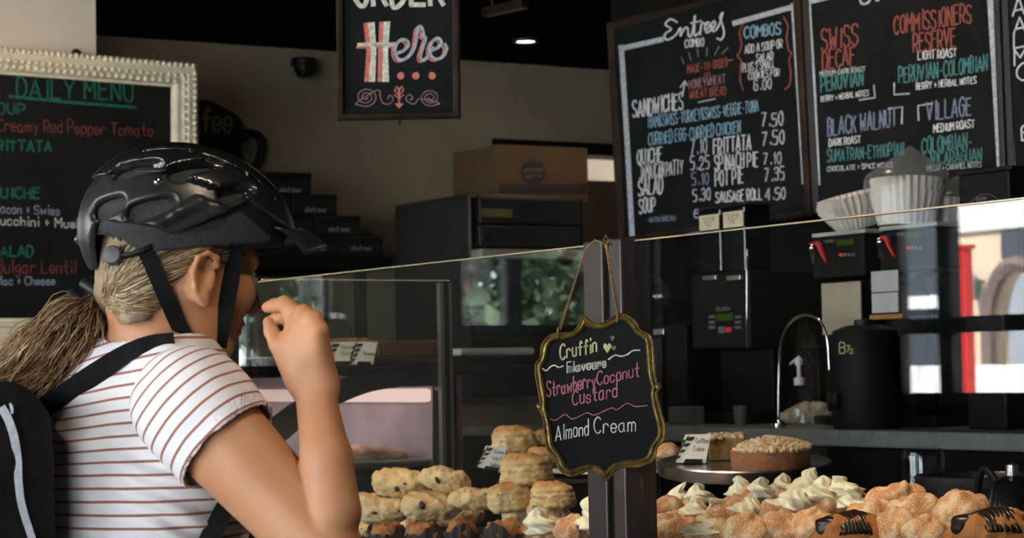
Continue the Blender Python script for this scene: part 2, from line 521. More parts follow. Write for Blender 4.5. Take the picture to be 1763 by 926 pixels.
# room behind the pass-through
struct(MB().rbox(U_BACK - 1.6, U_BACK - 1.5, PASS[0] - .6, PASS[1] + .6, 0, Z_CEIL).rbox(U_BACK - 1.5, U_BACK - .15, PASS[0] - .6, PASS[0] - .5, 0, Z_CEIL).rbox(U_BACK - 1.5, U_BACK - .15, PASS[1] + .5, PASS[1] + .6, 0, Z_CEIL).rbox(U_BACK - 1.6, U_BACK - .15, PASS[0] - .6, PASS[1] + .6, Z_CEIL, Z_CEIL + .1).build('wall_kitchen', M['wall_light']))
sbox('trim_1', 'dark', U_BACK - .17, U_BACK + .03, PASS[0] - .02, PASS[1] + .02, PASS[3] - .03, PASS[3] + .03)
light('POINT', 'kitchen_lamp', uvz(U_BACK - .8, (PASS[0] + PASS[1]) / 2 + .3, 2.2), 2.4, (1.0, 0.72, 0.42), shadow_soft_size=0.1)
sbox('trim_2', 'wall', U_BACK - 1.5, U_BACK - 1.35, PASS[0], PASS[1], 2.02, 2.06)

def window(n, along, fixed, a, b, z0, z1, mull, trans, w=.06):
    fr, pane = MB(), MB()
    def bar(p, q, za, zb, t=.05):
        if along == 'u': fr.rbox(p, q, fixed - .10, fixed - .10 + t, za, zb)
        else: fr.rbox(fixed - .10, fixed - .10 + t, p, q, za, zb)
    bar(a, a + w, z0, z1); bar(b - w, b, z0, z1); bar(a + w, b - w, z0, z0 + w); bar(a + w, b - w, z1 - w, z1)
    for m in mull: bar(m - .045, m + .045, z0 + w, z1 - w, .06)
    for t in trans: bar(a + w, b - w, t - .035, t + .035, .045)
    root = struct(fr.build('window_%d' % n, M['black_frame']))
    if along == 'u': pane.rbox(a + w, b - w, fixed - .083, fixed - .077, z0 + w, z1 - w)
    else: pane.rbox(fixed - .083, fixed - .077, a + w, b - w, z0 + w, z1 - w)
    pane.build('window_pane', M['window_glass'], root)
    return root
M['window_glass'] = glassmat('window_glass', (0.985, 0.99, 0.99), 0.03)
def mirror(p):
    q = to_uvz(p); q[1] = 2 * V_GLASS - q[1]
    return q
MUL = mirror(PV(1634, 500, 2 * V_GLASS - V_FRONT + .07))[0]
for i, (a, b, z0, z1) in enumerate(WIN_FRONT):
    window(i + 1, 'u', V_FRONT, a, b, z0, z1, [MUL] if i == 0 else [(a + b) / 2], [1.42])
a, b, z0, z1 = WIN_BACK[0]
window(4, 'v', U_BACK, a, b, z0, z1, [-1.17], [])
a, b, z0, z1 = WIN_BACK[1]
window(5, 'v', U_BACK, a, b, z0, z1, [], [], .02)
a, b, z0, z1 = WIN_BACK[2]
window(6, 'v', U_BACK, a, b, z0, z1, [], [], .02)

# ------------------------------------------------------------------ outdoors (seen mirrored in the case glass)
M['road'] = pmat('pale_road', (0.62, 0.62, 0.60), (0.55, 0.55, 0.54), 2, 0.9)
M['stucco'] = pmat('beige_stucco', (0.74, 0.60, 0.46), (0.70, 0.56, 0.42), 1.5, 0.9)
M['stucco_dark'] = pmat('brown_arch_trim', (0.20, 0.15, 0.14), (0.17, 0.13, 0.12), 3, 0.8)
M['arch_in'] = pmat('archway_wall', (0.35, 0.27, 0.20), (0.30, 0.24, 0.18), 3, 0.9)
M['white_wall'] = pmat('white_low_wall', (0.82, 0.83, 0.84), (0.76, 0.77, 0.78), 2, 0.8)
M['leaf'] = pmat('tree_leaf', (0.012, 0.035, 0.012), (0.03, 0.062, 0.02), 2, 0.6)
M['bark'] = pmat('bark', (0.09, 0.06, 0.04), (0.05, 0.035, 0.025), 12, 0.9, bump=.6)
M['slate'] = pmat('slate_blue_wall', (0.16, 0.20, 0.27), (0.12, 0.15, 0.20), 2, .8)
struct(MB().rbox(-60, 40, -60, V_FRONT - .15, -.12, -.02).rbox(-60, U_BACK - 1.7, V_FRONT - .15, 30, -.12, -.02).build('street_ground', M['road']))

def mirror(p):
    q = to_uvz(p); q[1] = 2 * V_GLASS - q[1]
    return q
def refl_v(px, py, v):   # where the mirrored ray through (px, py) meets the plane V = v outdoors, in u, v, z
    return mirror(PV(px, py, 2 * V_GLASS - v))
def refl_u(px, py, u):
    return mirror(PU(px, py, u))
VB = -13.0
arch_l, arch_t, arch_r = refl_v(1703, 560, VB), refl_v(1755, 452, VB), refl_v(1812, 560, VB)
bu0, bu1 = refl_v(1648, 500, VB)[0], refl_v(2300, 500, VB)[0]
M['slate2'] = pmat('slate_wall', (0.05, 0.065, 0.09), (0.035, 0.045, 0.065), 2, .8)
st_ = thing('street_building', 'dark slate blue building beside the beige stucco one across the street', 'building', uvz(bu0 - 3, VB, 0))
MB().rbox(bu0 - 6, bu0 - .06, VB - .4, VB - .02, 0, 7).build('wall_front', M['slate2'], st_)
MB().rbox(bu0 - 6, bu0 - .06, VB - .02, VB + .06, 1.9, 2.05).build('sill_band', M['white_wall'], st_)
bt = thing('street_building', 'beige stucco building with a brown arched doorway across the street', 'building', uvz(bu0 + 2, VB, 0))
def archprofile(u0, u1, zs, zt, n=14):
    c = (u0 + u1) / 2; r = (u1 - u0) / 2
    return [(c + r * math.cos(PI - PI * i / n), zs + (zt - zs) * math.sin(PI * i / n)) for i in range(n + 1)]
ua, ub = sorted((arch_l[0], arch_r[0])); zs, zt = arch_l[2], arch_t[2]
pr = archprofile(ua, ub, zs, zt)
mb = MB()
topz = 7.0
mb.rbox(bu0, ua, VB - .3, VB, 0, topz)
mb.rbox(ub, bu1, VB - .3, VB, 0, topz)
for i in range(len(pr) - 1):
    (p, zp), (q, zq) = pr[i], pr[i + 1]
    mb.hexa([uvz(p, VB - .3, zp), uvz(q, VB - .3, zq), uvz(q, VB, zq), uvz(p, VB, zp), uvz(p, VB - .3, topz), uvz(q, VB - .3, topz), uvz(q, VB, topz), uvz(p, VB, topz)])
mb.build('wall_front', M['stucco'], bt)
mb = MB()
arc = [(ua, 0)] + pr + [(ub, 0)]
pts = [uvz(p, VB + .02, z) for p, z in arc]
mb.tube(pts, .09, 6)
mb.build('arch_trim', M['stucco_dark'], bt)
MB().rbox(ua - .3, ub + .3, VB - 1.8, VB - 1.7, 0, zt + .5).build('archway_wall', M['arch_in'], bt)
f0, f1 = refl_v(1700, 300, VB), refl_v(1700, 398, VB)
MB().rbox(bu0 - .03, bu1, VB, VB + .06, f1[2], f0[2] + .6, .02).build('white_fascia', M['white_wall'], bt)
w0, w1 = refl_v(1725, 375, VB), refl_v(1800, 440, VB)
MB().rbox(w0[0], w1[0], VB - .02, VB + .03, w1[2], w0[2]).build('upper_window', pmat('dark_window', (0.05, 0.055, 0.08), (0.07, 0.075, 0.1), 2, .2), bt)
lc = refl_v(1678, 496, VB + .15)
lt = thing('wall_lantern', 'grey-green wall lantern on the beige stucco building', 'lamp', uvz(lc[0], VB + .15, lc[2] - .12))
mb = MB().lathe([(0, -.14), (.05, -.12), (.085, .06), (.085, .08), (.03, .13), (0, .16)], uvz(lc[0], VB + .15, lc[2]), seg=8)
mb.build('lantern_body', pmat('lantern_green', (0.12, 0.17, 0.16), None, 6, .5), lt)
MB().rbox(lc[0] - .015, lc[0] + .015, VB - .01, VB + .14, lc[2] + .06, lc[2] + .09).build('bracket', M['black_frame'], lt)
p0 = refl_v(1651, 430, -9.0); p1 = refl_v(1667, 430, -9.0)
zt_ = p0[2]
rp = thing('red_post', 'tall red painted post standing on the street', 'post', uvz(p0[0], -9, 0))
MB().rbox(p0[0], p1[0], -9.05, -8.95, 0, zt_, .01).build('shaft', M['red'], rp)
MB().rbox(p0[0] - .02, p1[0] + .02, -9.07, -8.93, zt_, zt_ + .04, .01).build('cap', M['red'], rp)
lw = refl_v(1700, 628, -10.5)
lwt = MB().rbox(lw[0] - 1.6, lw[0] + 6, -10.7, -10.5, -.02, lw[2], .02).build('low_wall', M['white_wall'])
tag(lwt, 'long white low wall in front of the beige stucco building', 'wall')

def tree(label, u, v, h, r, seed, n=1500):
    rs = np.random.RandomState(seed)
    t = thing('street_tree', label, 'tree', uvz(u, v, -.02), 'trees outside the windows')
    mb = MB()
    base = uvz(u, v, -.02)
    path = [base + ZX * z + UX * .08 * math.sin(z * 2 + seed) for z in np.linspace(0, h * .8, 8)]
    mb.tube(path, np.linspace(.13, .05, 8), 8)
    for k in range(7):
        a = rs.uniform(0, 2 * PI); z = h * rs.uniform(.35, .75)
        p = base + ZX * z
        q = p + (UX * math.cos(a) + VX * math.sin(a)) * r * .8 + ZX * r * .5
        mb.tube([p, (p + q) / 2 + ZX * .1, q], [.05, .035, .012], 6)
    mb.build('trunk', M['bark'], t)
    cl = np.array([base + ZX * (h * rs.uniform(.22, .95)) + (UX * math.cos(a) + VX * math.sin(a)) * r * rs.uniform(.1, .9) for a in rs.uniform(0, 2 * PI, 26)])
    c = cl[rs.randint(0, len(cl), n)] + rs.normal(0, r * .2, (n, 3))
    d1 = rs.normal(0, 1, (n, 3)); d1 /= np.linalg.norm(d1, axis=1)[:, None]
    d2 = np.cross(d1, rs.normal(0, 1, (n, 3))); d2 /= np.linalg.norm(d2, axis=1)[:, None]
    L = rs.uniform(.07, .15, (n, 1))
    vs = np.stack([c - d1 * L, c + d2 * L * .45, c + d1 * L, c - d2 * L * .45], 1).reshape(-1, 3)
    mb = MB().add(vs, np.arange(4 * n).reshape(-1, 4))
    o = mb.build('foliage', M['leaf'], t)
    o['kind'] = 'stuff'
tq = [refl_u(px, 500, -14.0 - d)[1] for px, d in ((800, 0), (905, 3.0), (990, 2.2), (525, 5.0))]
tree('leafy street tree outside, the one mirrored left of the window mullion', -14.0, tq[0], 4.4, 1.0, 3, 1300)
tree('leafy street tree outside, the one mirrored right of the window mullion', -17.0, tq[1], 5.0, 1.1, 5, 1100)
tree('dense street tree outside, the one mirrored just left of the brown post', -16.2, tq[2], 5.0, 1.05, 8, 2600)
tree('sunlit street tree outside, the one mirrored above the pie shelf', -19.0, tq[3], 3.8, 1.2, 11, 2600)

# ================================================================== back of the shop
# ceiling downlight
dl = PZ(905, 68, Z_CEIL)
t = thing('ceiling_downlight', 'small round lit downlight in the black ceiling', 'ceiling light', dl - ZX * .012)
MB().lathe([(.046, .012), (.060, .012), (.060, 0), (.052, -.003), (.046, .003), (.046, .012)], dl - ZX * .012, seg=28, caps=False).build('trim_ring', M['black_frame'], t, True, 40)
MB().lathe([(0, .006), (.046, .005), (.046, .010), (0, .010)], dl - ZX * .012, seg=28).build('lamp_lens', emat('lamp_glow', (1.0, 0.90, 0.70), 14), t)
# track fixture (dim shape beside the downlight) and a small surveillance camera
a, b = PZ(835, 22, Z_CEIL - .06), PZ(905, 6, Z_CEIL - .06)
t = thing('ceiling_track', 'short dark lighting track with faint highlight on the black ceiling', 'light fixture', (a + b) / 2)
MB().obox((a + b) / 2, unit(b - a), unit(np.cross(ZX, b - a)), ZX, np.linalg.norm(b - a) / 2, .022, .018, .004).build('rail', pmat('dull_brass', (0.10, 0.075, 0.045), None, 8, .35, metal=.8), t)
for k in (.2, .8):
    q = a + (b - a) * k
    MB().lathe([(.008, 0), (.008, .045)], q + ZX * .015, seg=10).build('hanger', M['black_frame'], t)
c = PU(523, 112, U_BACK + .10)
t = thing('security_camera', 'small dark dome security camera high on the back wall', 'camera', c)
MB().lathe([(0, -.06), (.03, -.052), (.045, -.02), (.045, .0), (.055, .002), (.055, .03), (0, .032)], c, seg=24).build('dome', M['black'], t, True, 40)
MB().rbox(*(lambda q: (U_BACK, q[0], q[1] - .02, q[1] + .02, q[2] + .005, q[2] + .03))(to_uvz(c))).build('mounting_arm', pmat('grey_bracket', (0.10, 0.095, 0.085), None, 8, .5), t)

# ---------------------------------------------------------------- daily menu board
def board_frame(root, name, mat, pl, quad_o, quad_i, prof, wiggle=0):
    """a frame lofted between an outer and an inner px quad; prof = list of (k 0 outer..1 inner, height)"""
    mb = MB()
    rings = []
    for i in range(4):
        o, q = np.array(quad_o[i], float), np.array(quad_i[i], float)
        rings.append([pl.at(*(o + (q - o) * k)) + pl.n * hgt for k, hgt in prof])
    mb.loft(rings + [rings[0]], closed=True, cap0=False, cap1=False)
    return mb.build(name, mat, root)
def box_behind(root, name, mat, pl, quad, depth, lift=0.0):
    q = [pl.at(*p) + pl.n * lift for p in quad]
    return MB().prism(q, -pl.n * depth).build(name, mat, root)

dm = Plane(uvz(-7.95, 0, 0), UX)
t = thing('daily_menu_board', 'chalkboard headed DAILY MENU in a wide ornate cream frame', 'menu board', dm.at(60, 598))
qo = [(-420, 46), (339, 112), (339, 600), (-420, 612)]
qi = [(-372, 100), (294, 150), (294, 548), (-372, 548)]
box_behind(t, 'chalk_panel', M['chalkboard'], dm, [(-380, 92), (300, 145), (300, 555), (-380, 555)], .015)
board_frame(t, 'frame', M['cream_frame'], dm, qo, qi, [(0, -.02), (0, .015), (.15, .03), (.45, .036), (.62, .022), (.70, .02), (.76, .027), (.86, .027), (.9, .014), (1.0, .008), (1.0, -.02)])
mb = MB()   # carved bead along the frame
def bead_line(pa, pb, n):
    for i in range(n):
        q = np.array(pa) + (np.array(pb) - pa) * (i + .5) / n
        mb.lathe([(0, -.008), (.010, -.004), (.012, .001), (.007, .007), (0, .009)], dm.at(*q) + dm.n * .03, axis=dm.n, seg=8)
bead_line((-410, 51), (333, 116), 74); bead_line((331, 122), (331, 592), 44); bead_line((-410, 604), (333, 594), 70)
for off, n in ((17, 60), (29, 56)):
    bead_line((-400, 53 + off), (333 - off, 118 + off * .8), n); bead_line((331 - off * .62, 130), (331 - off * .62, 590), n // 2 + 8)
mb.build('carved_bead', M['cream_frame'], t, True)
dm.text('green', 'DAILY MENU', 30, 166, 228, 30, 174, w=3.4)
dm.path('green', [(16, 166), (120, 176), (233, 185)], 5.0)
dm.text('green', 'SOUP', -22, 196, 42, 17, 196, w=3.0)
dm.text('dim_red', 'Creamy Red Pepper Tomato', -4, 225, 262, 21, 234, w=2.0)
dm.text('green', 'FRITTATA', -18, 258, 88, 17, 261, w=3.6)
dm.text('green', 'QUICHE', -14, 340, 68, 17, 341, w=3.6)
dm.text('slate', 'Bacon + Swiss', -8, 366, 102, 15, 370, w=2.2)
dm.text('grey', 'Zucchini + Mush', -12, 386, 140, 15, 393, w=2.2)
dm.text('green', 'SALAD', -12, 441, 56, 16, 441, w=3.6)
dm.text('dim_red', 'Bulgar Lentil', -4, 470, 130, 22, 470, w=2.4)
dm.text('slate', 'Mac + Cheese', -6, 490, 94, 14, 490, w=2.4)
dm.finish(t)
# hanger nub above the frame
q = dm.at(131, 88)
MB().lathe([(0, -.02), (.016, -.016), (.02, 0), (.016, .016), (0, .02)], q - ZX * .01, axis=UX, seg=12).build('hanging_hook', M['black_frame'], t, True)

# ---------------------------------------------------------------- coffee cup sign on the back wall
cs = Plane(uvz(U_BACK + .06, 0, 0), UX)
t = thing('coffee_cup_sign', 'black cut-out sign shaped like a coffee cup with tan script', 'wall sign', cs.at(370, 300))
def slab(root, name, mat, pl, pts, depth=.02, lift=.0):
    q = [pl.at(*p) + pl.n * lift for p in pts]
    return MB().prism(q, -pl.n * depth).build(name, mat, root)
slab(t, 'steam_swirl', M['black'], cs, crom([(300, 205), (330, 178), (352, 172), (385, 186), (408, 200), (416, 215), (412, 232), (400, 238), (360, 246), (300, 246), (300, 205)], 5)[:-1], .03, .008)
slab(t, 'cup_body', M['black'], cs, [(280, 238), (412, 234), (416, 262), (432, 305), (448, 318), (448, 330), (280, 330)], .035)
hp = [cs.at(*q) for q in crom([(408, 240), (428, 230), (446, 236), (450, 256), (444, 280), (430, 296)], 5)]
MB().tube(hp, .022, 8).build('cup_handle', M['black'], t, True)
cs.text('dusk', 'coffee', 292, 228, 396, 44, 228, w=4.0)
for k in list(cs.mb): pass
for mb_ in cs.mb.values():
    mb_.v = [v + cs.n * .009 for v in mb_.v]
cs.finish(t, mats=dict(dusk=pmat('tan_script', (0.17, 0.135, 0.10), None, 20, .8)))

# ---------------------------------------------------------------- dark shelf with stepped boxes of coffee
SHU = -8.35
sh_t = to_uvz(PU(560, 441, SHU))[2]; sh_b = to_uvz(PU(560, 463, SHU))[2]
sv0, sv1 = to_uvz(PU(330, 450, SHU))[1], to_uvz(PU(676, 450, SHU))[1]
t = thing('back_shelf', 'long dark counter shelf along the back wall under the stacked boxes', 'shelf', uvz((U_BACK + SHU) / 2, (sv0 + sv1) / 2, 0))
MB().rbox(U_BACK + .02, SHU, sv0, sv1, sh_b, sh_t, .006).build('shelf_top', M['dark'], t)
for vv in (sv0 + .15, to_uvz(PU(627, 470, SHU))[1], ):
    MB().rbox(SHU - .06, SHU - .02, vv - .022, vv + .022, 0, sh_b).build('leg', M['black_frame'], t)
    MB().rbox(U_BACK + .04, U_BACK + .08, vv - .022, vv + .022, 0, sh_b).build('leg', M['black_frame'], t)
BXU = SHU - .03
rows = [(409, 441, [660, 581, 502, 423]), (376, 409, [621, 541, 462]), (342, 376, [581, 501, 421]), (307, 342, [537, 458])]
ordw = ['bottom', 'second', 'third', 'top']
for r, (y0, y1, ends) in enumerate(rows):
    for j, xe in enumerate(ends):
        p0, p1 = to_uvz(PU(xe - 78, y1, BXU)), to_uvz(PU(xe, y0, BXU))
        zb = sh_t + sum((1,) * r) * 0 + (to_uvz(PU(560, y1, BXU))[2] - sh_t)
        zb = sh_t + r * .0905; zt2 = zb + .0895
        vm = (p0[1] + p1[1]) / 2; hv = abs(p1[1] - p0[1]) / 2 - .002
        pos = 'at its right end' if j == 0 else ('next to its right end' if j == 1 else ('third from its right end' if j == 2 else 'fourth from its right end'))
        root = thing('coffee_box', 'black carton with grey label, %s row of stack, %s' % (ordw[r], pos), 'box', uvz(BXU - .15, vm, zb), 'black cartons stepped on the back shelf')
        MB().rbox(BXU - .28, BXU, vm - hv, vm + hv, zb, zt2 - .012, .003).build('carton', M['black'], root)
        MB().rbox(BXU - .283, BXU + .003, vm - hv - .0006, vm + hv + .0006, zt2 - .024, zt2, .003).build('lid', M['black'], root)
        pl = Plane(uvz(BXU + .001, 0, 0), UX)
        cx_, cy_ = xe - 38, (y0 + y1) / 2 + 1
        pl.strokes('lab', text_lines('abzt muc', cx_ - 17, cy_ + 4, cx_ + 18, 8, cy_ + 5), 2.0, .0008)
        pl.finish(root, 'label', dict(lab=pmat('grey_label', (0.20, 0.195, 0.19), None, 20, .8)) if 'grey_label' not in bpy.data.materials else dict(lab=bpy.data.materials['grey_label']))

# ---------------------------------------------------------------- steel conveyor oven on a stand
OU = -7.7
o_l, o_r = to_uvz(PU(808, 400, OU))[1], to_uvz(PU(1006, 400, OU))[1]
o_t, o_b = to_uvz(PU(900, 335, OU))[2], to_uvz(PU(900, 446, OU))[2]
# depth so that its left flank reaches px 680
for dd in np.arange(.3, 3.0, .02):
    q = uvz(OU - dd, o_l, 1.7)
    dq = q - C_O
    px_ = CX + FPX * np.dot(dq, C_R) / np.dot(dq, C_F)
    if px_ < 683: break
odep = min(dd, abs(U_BACK + .05 - OU))
t = thing('steel_oven', 'large dark steel oven with slotted front on the back counter', 'oven', uvz(OU - odep / 2, (o_l + o_r) / 2, o_b - .9))
hv = .0
MB().rbox(OU - odep, OU, o_l, o_r, o_b, o_t, .012).build('body', M['oven'], t)
pl = Plane(uvz(OU + .001, 0, 0), UX)
def on_front(name, mat, x0, y0, x1, y1, th, par):
    q = to_uvz(PU(x0, y1, OU)); r = to_uvz(PU(x1, y0, OU))
    return MB().rbox(OU, OU + th, q[1], r[1], q[2], r[2], min(.004, th / 3)).build(name, mat, par)
on_front('upper_panel', M['oven'], 824, 345, 996, 384, .012, t)
on_front('lower_panel', M['oven'], 824, 392, 996, 424, .012, t)
on_front('slot', M['black'], 822, 385, 998, 391, .006, t)
on_front('corner_post', M['steel'], 809, 338, 818, 446, .008, t)
lb = on_front('label_plate', pmat('yellow_label', (0.20, 0.16, 0.05), (0.12, 0.09, 0.03), 8, .6), 826, 360, 880, 375, .014, t)
on_front('conveyor_slot', M['black'], 822, 426, 998, 432, .006, t)
q = to_uvz(PU(832, 410, OU))
MB().lathe([(0, .012), (.012, .012), (.012, 0), (0, 0)], uvz(OU + .012, q[1], q[2]), axis=UX, seg=14).build('knob', M['steel'], t)
on_front('drip_tray', pmat('tan_tray', (0.35, 0.31, 0.26), None, 8, .5), 810, 433, 990, 446, .10, t)
MB().rbox(OU - odep, OU, o_l, o_r, 0.0, o_b - .002).build('stand', M['dark'], t)
# kraft box with a round print on top of the oven
kb0, kb1 = to_uvz(PU(858, 334, OU - .35)), to_uvz(PU(1012, 255, OU - .35))
t = thing('cardboard_box', 'brown cardboard box with a dark round print on top of the oven', 'box', uvz(OU - .5, (kb0[1] + kb1[1]) / 2, o_t))
MB().rbox(OU - .75, OU - .35, kb0[1], kb1[1], o_t + .001, kb1[2], .006).build('carton', M['kraft'], t)
kp = Plane(uvz(OU - .349, 0, 0), UX)
kp.disc('d', 918, 297, 22, 21); kp.poly('d', [(860, 317), (1011, 317), (1011, 332), (860, 332)])
kp.text('t', 'mnw', 903, 296, 934, 9, 295, w=2.4); kp.text('t', 'oono', 905, 306, 931, 6, 305, w=2.0)
for k_ in kp.mb:
    if k_[0] == 't':
        for m_ in kp.mb[k_].v: m_ += kp.n * .0008
kp.finish(t, 'print', dict(d=pmat('box_print', (0.05, 0.035, 0.04), None, 9, .8), t=pmat('box_print_light', (0.20, 0.12, 0.10), None, 9, .8)))

# ---------------------------------------------------------------- hanging ORDER HERE sign
oh = Plane(P(686, 150, 5.6), unit(C_O - P(686, 150, 5.6)) * np.array([1, 1, 0]) + np.array([-.05, 0, 0]))
t = thing('order_here_sign', 'hanging black chalkboard sign lettered ORDER Here with pink scrolls', 'sign', oh.at(686, 206))
yt = -215
box_behind(t, 'chalk_panel', M['chalkboard'], oh, [(590, yt + 10), (781, yt + 10), (783, 196), (591, 199)], .012)
board_frame(t, 'frame', M['board_wood'], oh, [(577, yt), (791, yt), (793, 203), (581, 208)], [(592, yt + 14), (778, yt + 14), (780, 192), (593, 195)], [(0, -.014), (0, .008), (.3, .014), (.8, .012), (1, .003), (1, -.014)])
q = oh.at(687, 203)
mb = MB().lathe([(0, -.022), (.005, -.016), (.004, -.006), (.008, -.002), (.008, .006), (0, .008)], q, seg=10)
mb.build('bottom_finial', M['black_frame'], t, True)
for px in (605, 765):
    p = oh.at(px, yt)
    MB().tube([p, np.array([p[0], p[1], Z_CEIL])], .004, 6).build('hanging_rod', M['black_frame'], t)
oh.text('cream', 'ORDER', 610, 9, 763, 58, 8, w=8, jit=0)
# H with red drop shadow
for dx, col, lf in ((-8, 'salmon', .0010), (0, 'cream', .0018)):
    oh.poly(col, [(634 + dx, 40), (645 + dx, 38), (648 + dx, 90), (646 + dx, 141), (635 + dx, 141), (639 + dx, 90)], lf)
    oh.poly(col, [(661 + dx, 38), (672 + dx, 37), (668 + dx, 90), (670 + dx, 141), (658 + dx, 141), (659 + dx, 90)], lf)
    oh.strokes(col, [np.array([(617 + dx * .3, 77 - dx * .6), (682 + dx * .3, 76 - dx * .6)])], 6 if dx == 0 else 4, lf)
ePts = [(681, 92), (694, 88), (703, 78), (700, 70), (690, 69), (681, 80), (681, 94), (688, 103), (700, 100), (711, 88), (716, 72), (719, 50), (725, 46), (729, 58), (727, 62), (733, 66), (727, 85), (724, 98), (729, 104), (738, 96), (746, 82)]
e2 = [(741, 88), (754, 82), (760, 74), (755, 66), (746, 70), (740, 82), (742, 96), (752, 102), (764, 96), (769, 84), (766, 76)]
for dx, dy, col, lf in ((-5, 3, 'salmon', .0010), (0, 0, 'grey', .0018)):
    oh.strokes(col, [crom([(x + dx, y + dy) for x, y in ePts], 6), crom([(x + dx, y + dy) for x, y in e2], 6)], 5.2 if dx == 0 else 3.2, lf)
for x in (690, 716, 744): oh.disc('salmon', x, 130.5, 6.2, 6.4)
def spiral(cx, cy, r0, r1, a0, turns, n=40):
    return [(cx + (r0 + (r1 - r0) * i / n) * math.cos(a0 + turns * 2 * PI * i / n), cy + .85 * (r0 + (r1 - r0) * i / n) * math.sin(a0 + turns * 2 * PI * i / n)) for i in range(n + 1)]
oh.path('dusk', spiral(630, 167, 3, 20, 0, 2.4) + [(650, 155), (655, 168), (660, 178), (672, 178), (677, 170), (671, 164), (668, 170)], 2.0)
oh.path('dusk', spiral(741, 168, 3, 18, PI, -2.4) + [(723, 170), (714, 179), (703, 176), (699, 168), (706, 163), (711, 169), (706, 172)], 2.0)
oh.path('salmon', [(687, 152), (687, 184)], 3.2, False)
oh.path('salmon', [(679, 155), (687, 165), (695, 155)], 2.2, False); oh.path('salmon', [(679, 163), (687, 170), (695, 163)], 2.2, False)
oh.path('salmon', [(680, 155), (683, 149), (687, 156), (691, 149), (695, 155)], 2.0)
oh.poly('salmon', [(679, 178), (695, 178), (687, 187)])
oh.finish(t)

# ---------------------------------------------------------------- price boards over the counter
tilt = math.radians(3.2)
nb = unit(-VX * math.cos(tilt) - ZX * math.sin(tilt))
pb = Plane(PV(1230, 410, V_BOARD), nb)
def price_board(label, quad_o, inset, frame='black'):
    root = thing('price_board', label, 'menu board', pb.at((quad_o[2][0] + quad_o[3][0]) / 2, (quad_o[2][1] + quad_o[3][1]) / 2), 'chalk price boards above the counter')
    q = np.array(quad_o, float)
    c = q.mean(0)
    qi = [(x + (inset if i in (0, 3) else -inset), y + (inset * .8 if i in (0, 1) else -inset * .8)) for i, (x, y) in enumerate(q)]
    box_behind(root, 'chalk_panel', M['chalkboard'], pb, qi, .012)
    board_frame(root, 'frame', M[frame], pb, quad_o, [(x + (3 if i in (0, 3) else -3), y + (3 if i in (0, 1) else -3)) for i, (x, y) in enumerate(qi)], [(0, -.02), (0, .006), (.4, .012), (1, .004), (1, -.02)])
    pb.mb = {}
    return root
t = price_board('chalk price board headed Entrees listing sandwiches and soups', [(1046, 40), (1377, -42), (1399, 372), (1066, 418)], 9, 'board_wood')
pb.path('white', [(1166, 38), (1155, 33), (1146, 42), (1156, 50), (1146, 58), (1145, 66), (1152, 68), (1164, 60), (1172, 48), (1172, 62), (1178, 50), (1184, 48), (1186, 62), (1192, 58), (1197, 26), (1196, 60), (1204, 56)], 3.2)
pb.path('white', [(1190, 40), (1208, 36)], 2.6, False)
pb.path('white', [(1206, 60), (1208, 42), (1213, 40), (1218, 44)], 3.0)
pb.path('white', [(1214, 52), (1222, 46), (1220, 38), (1214, 44), (1217, 56), (1226, 50), (1232, 42), (1230, 36), (1225, 44), (1229, 54), (1238, 44), (1245, 22), (1240, 30), (1244, 42), (1247, 58), (1242, 68), (1235, 66)], 3.2)
pb.text('white', 'COMBO', 1180, 82, 1212, 13, 78, w=2.2)
def brd(pts, w=9): pb.path('grey', pts, w, False)
brd([(1140, 68), (1068, 84)]); brd([(1070, 80), (1080, 240), (1089, 408)]); brd([(1264, 40), (1372, 10)]); brd([(1367, 8), (1378, 180), (1386, 314)], 10); brd([(1084, 410), (1205, 397)], 6)
pb.text('blue', 'COMBOS', 1282, 66, 1344, 19, 58, w=2.8)
pb.path('red', [(1281, 40), (1274, 55), (1277, 75), (1274, 90), (1270, 96), (1276, 104), (1275, 120), (1275, 140), (1280, 155)], 2.6)
pb.path('red', [(1350, 30), (1357, 45), (1355, 65), (1358, 85), (1363, 92), (1359, 105), (1362, 125), (1360, 145), (1352, 154)], 2.6)
for s_, x0, y0, x1, h, y1 in (('ADD A SOUP OR', 1283, 92, 1347, 14, 82), ('SALAD', 1303, 106, 1331, 12, 101), ('PLUS 2 SMALL', 1279, 124, 1334, 14, 116), ('COOKIES FOR', 1289, 137, 1342, 12, 130)):
    pb.text('white', s_, x0, y0, x1, h, y1, w=2.8)
pb.text('grey', '6.00', 1299, 156, 1328, 18, 152, w=2.2)
for a in ((1178, 110, 1173, 98), (1190, 104, 1186, 90), (1203, 98, 1201, 84), (1217, 96, 1218, 82), (1231, 94, 1238, 80), (1243, 93, 1254, 82), (1254, 104, 1262, 103)):
    pb.path('olive', [a[:2], a[2:]], 2.2, False)
pb.text('red', 'MADE-TO-ORDER', 1184, 126, 1253, 13, 114, w=2.2); pb.text('red', 'OR', 1213, 132, 1223, 6, 131, w=1.5)
pb.text('dusk', 'HONEYWHEAT', 1187, 153, 1249, 14, 142, w=2.2); pb.text('red', 'WHEAT BREAD', 1188, 170, 1250, 14, 162, w=2.4)
pb.path('grey', [(1203, 176), (1232, 170)], 2.2, False)
pb.path('white', [(1175, 166), (1180, 140)], 2.2, False); pb.path('white', [(1172, 150), (1180, 139), (1184, 147)], 2.2, False)
pb.text('white', 'SANDWICHES', 1090, 202, 1176, 28, 188, w=2.7)
pb.text('blue', 'HAM&SWISS-TURKEY&SWISS-VEGGIE-TUNA', 1117, 220, 1306, 19, 191, w=2.7)
pb.text('blue', 'CURRIED EGG-CURRIED CHICKEN', 1117, 250, 1275, 20, 228, w=2.7)
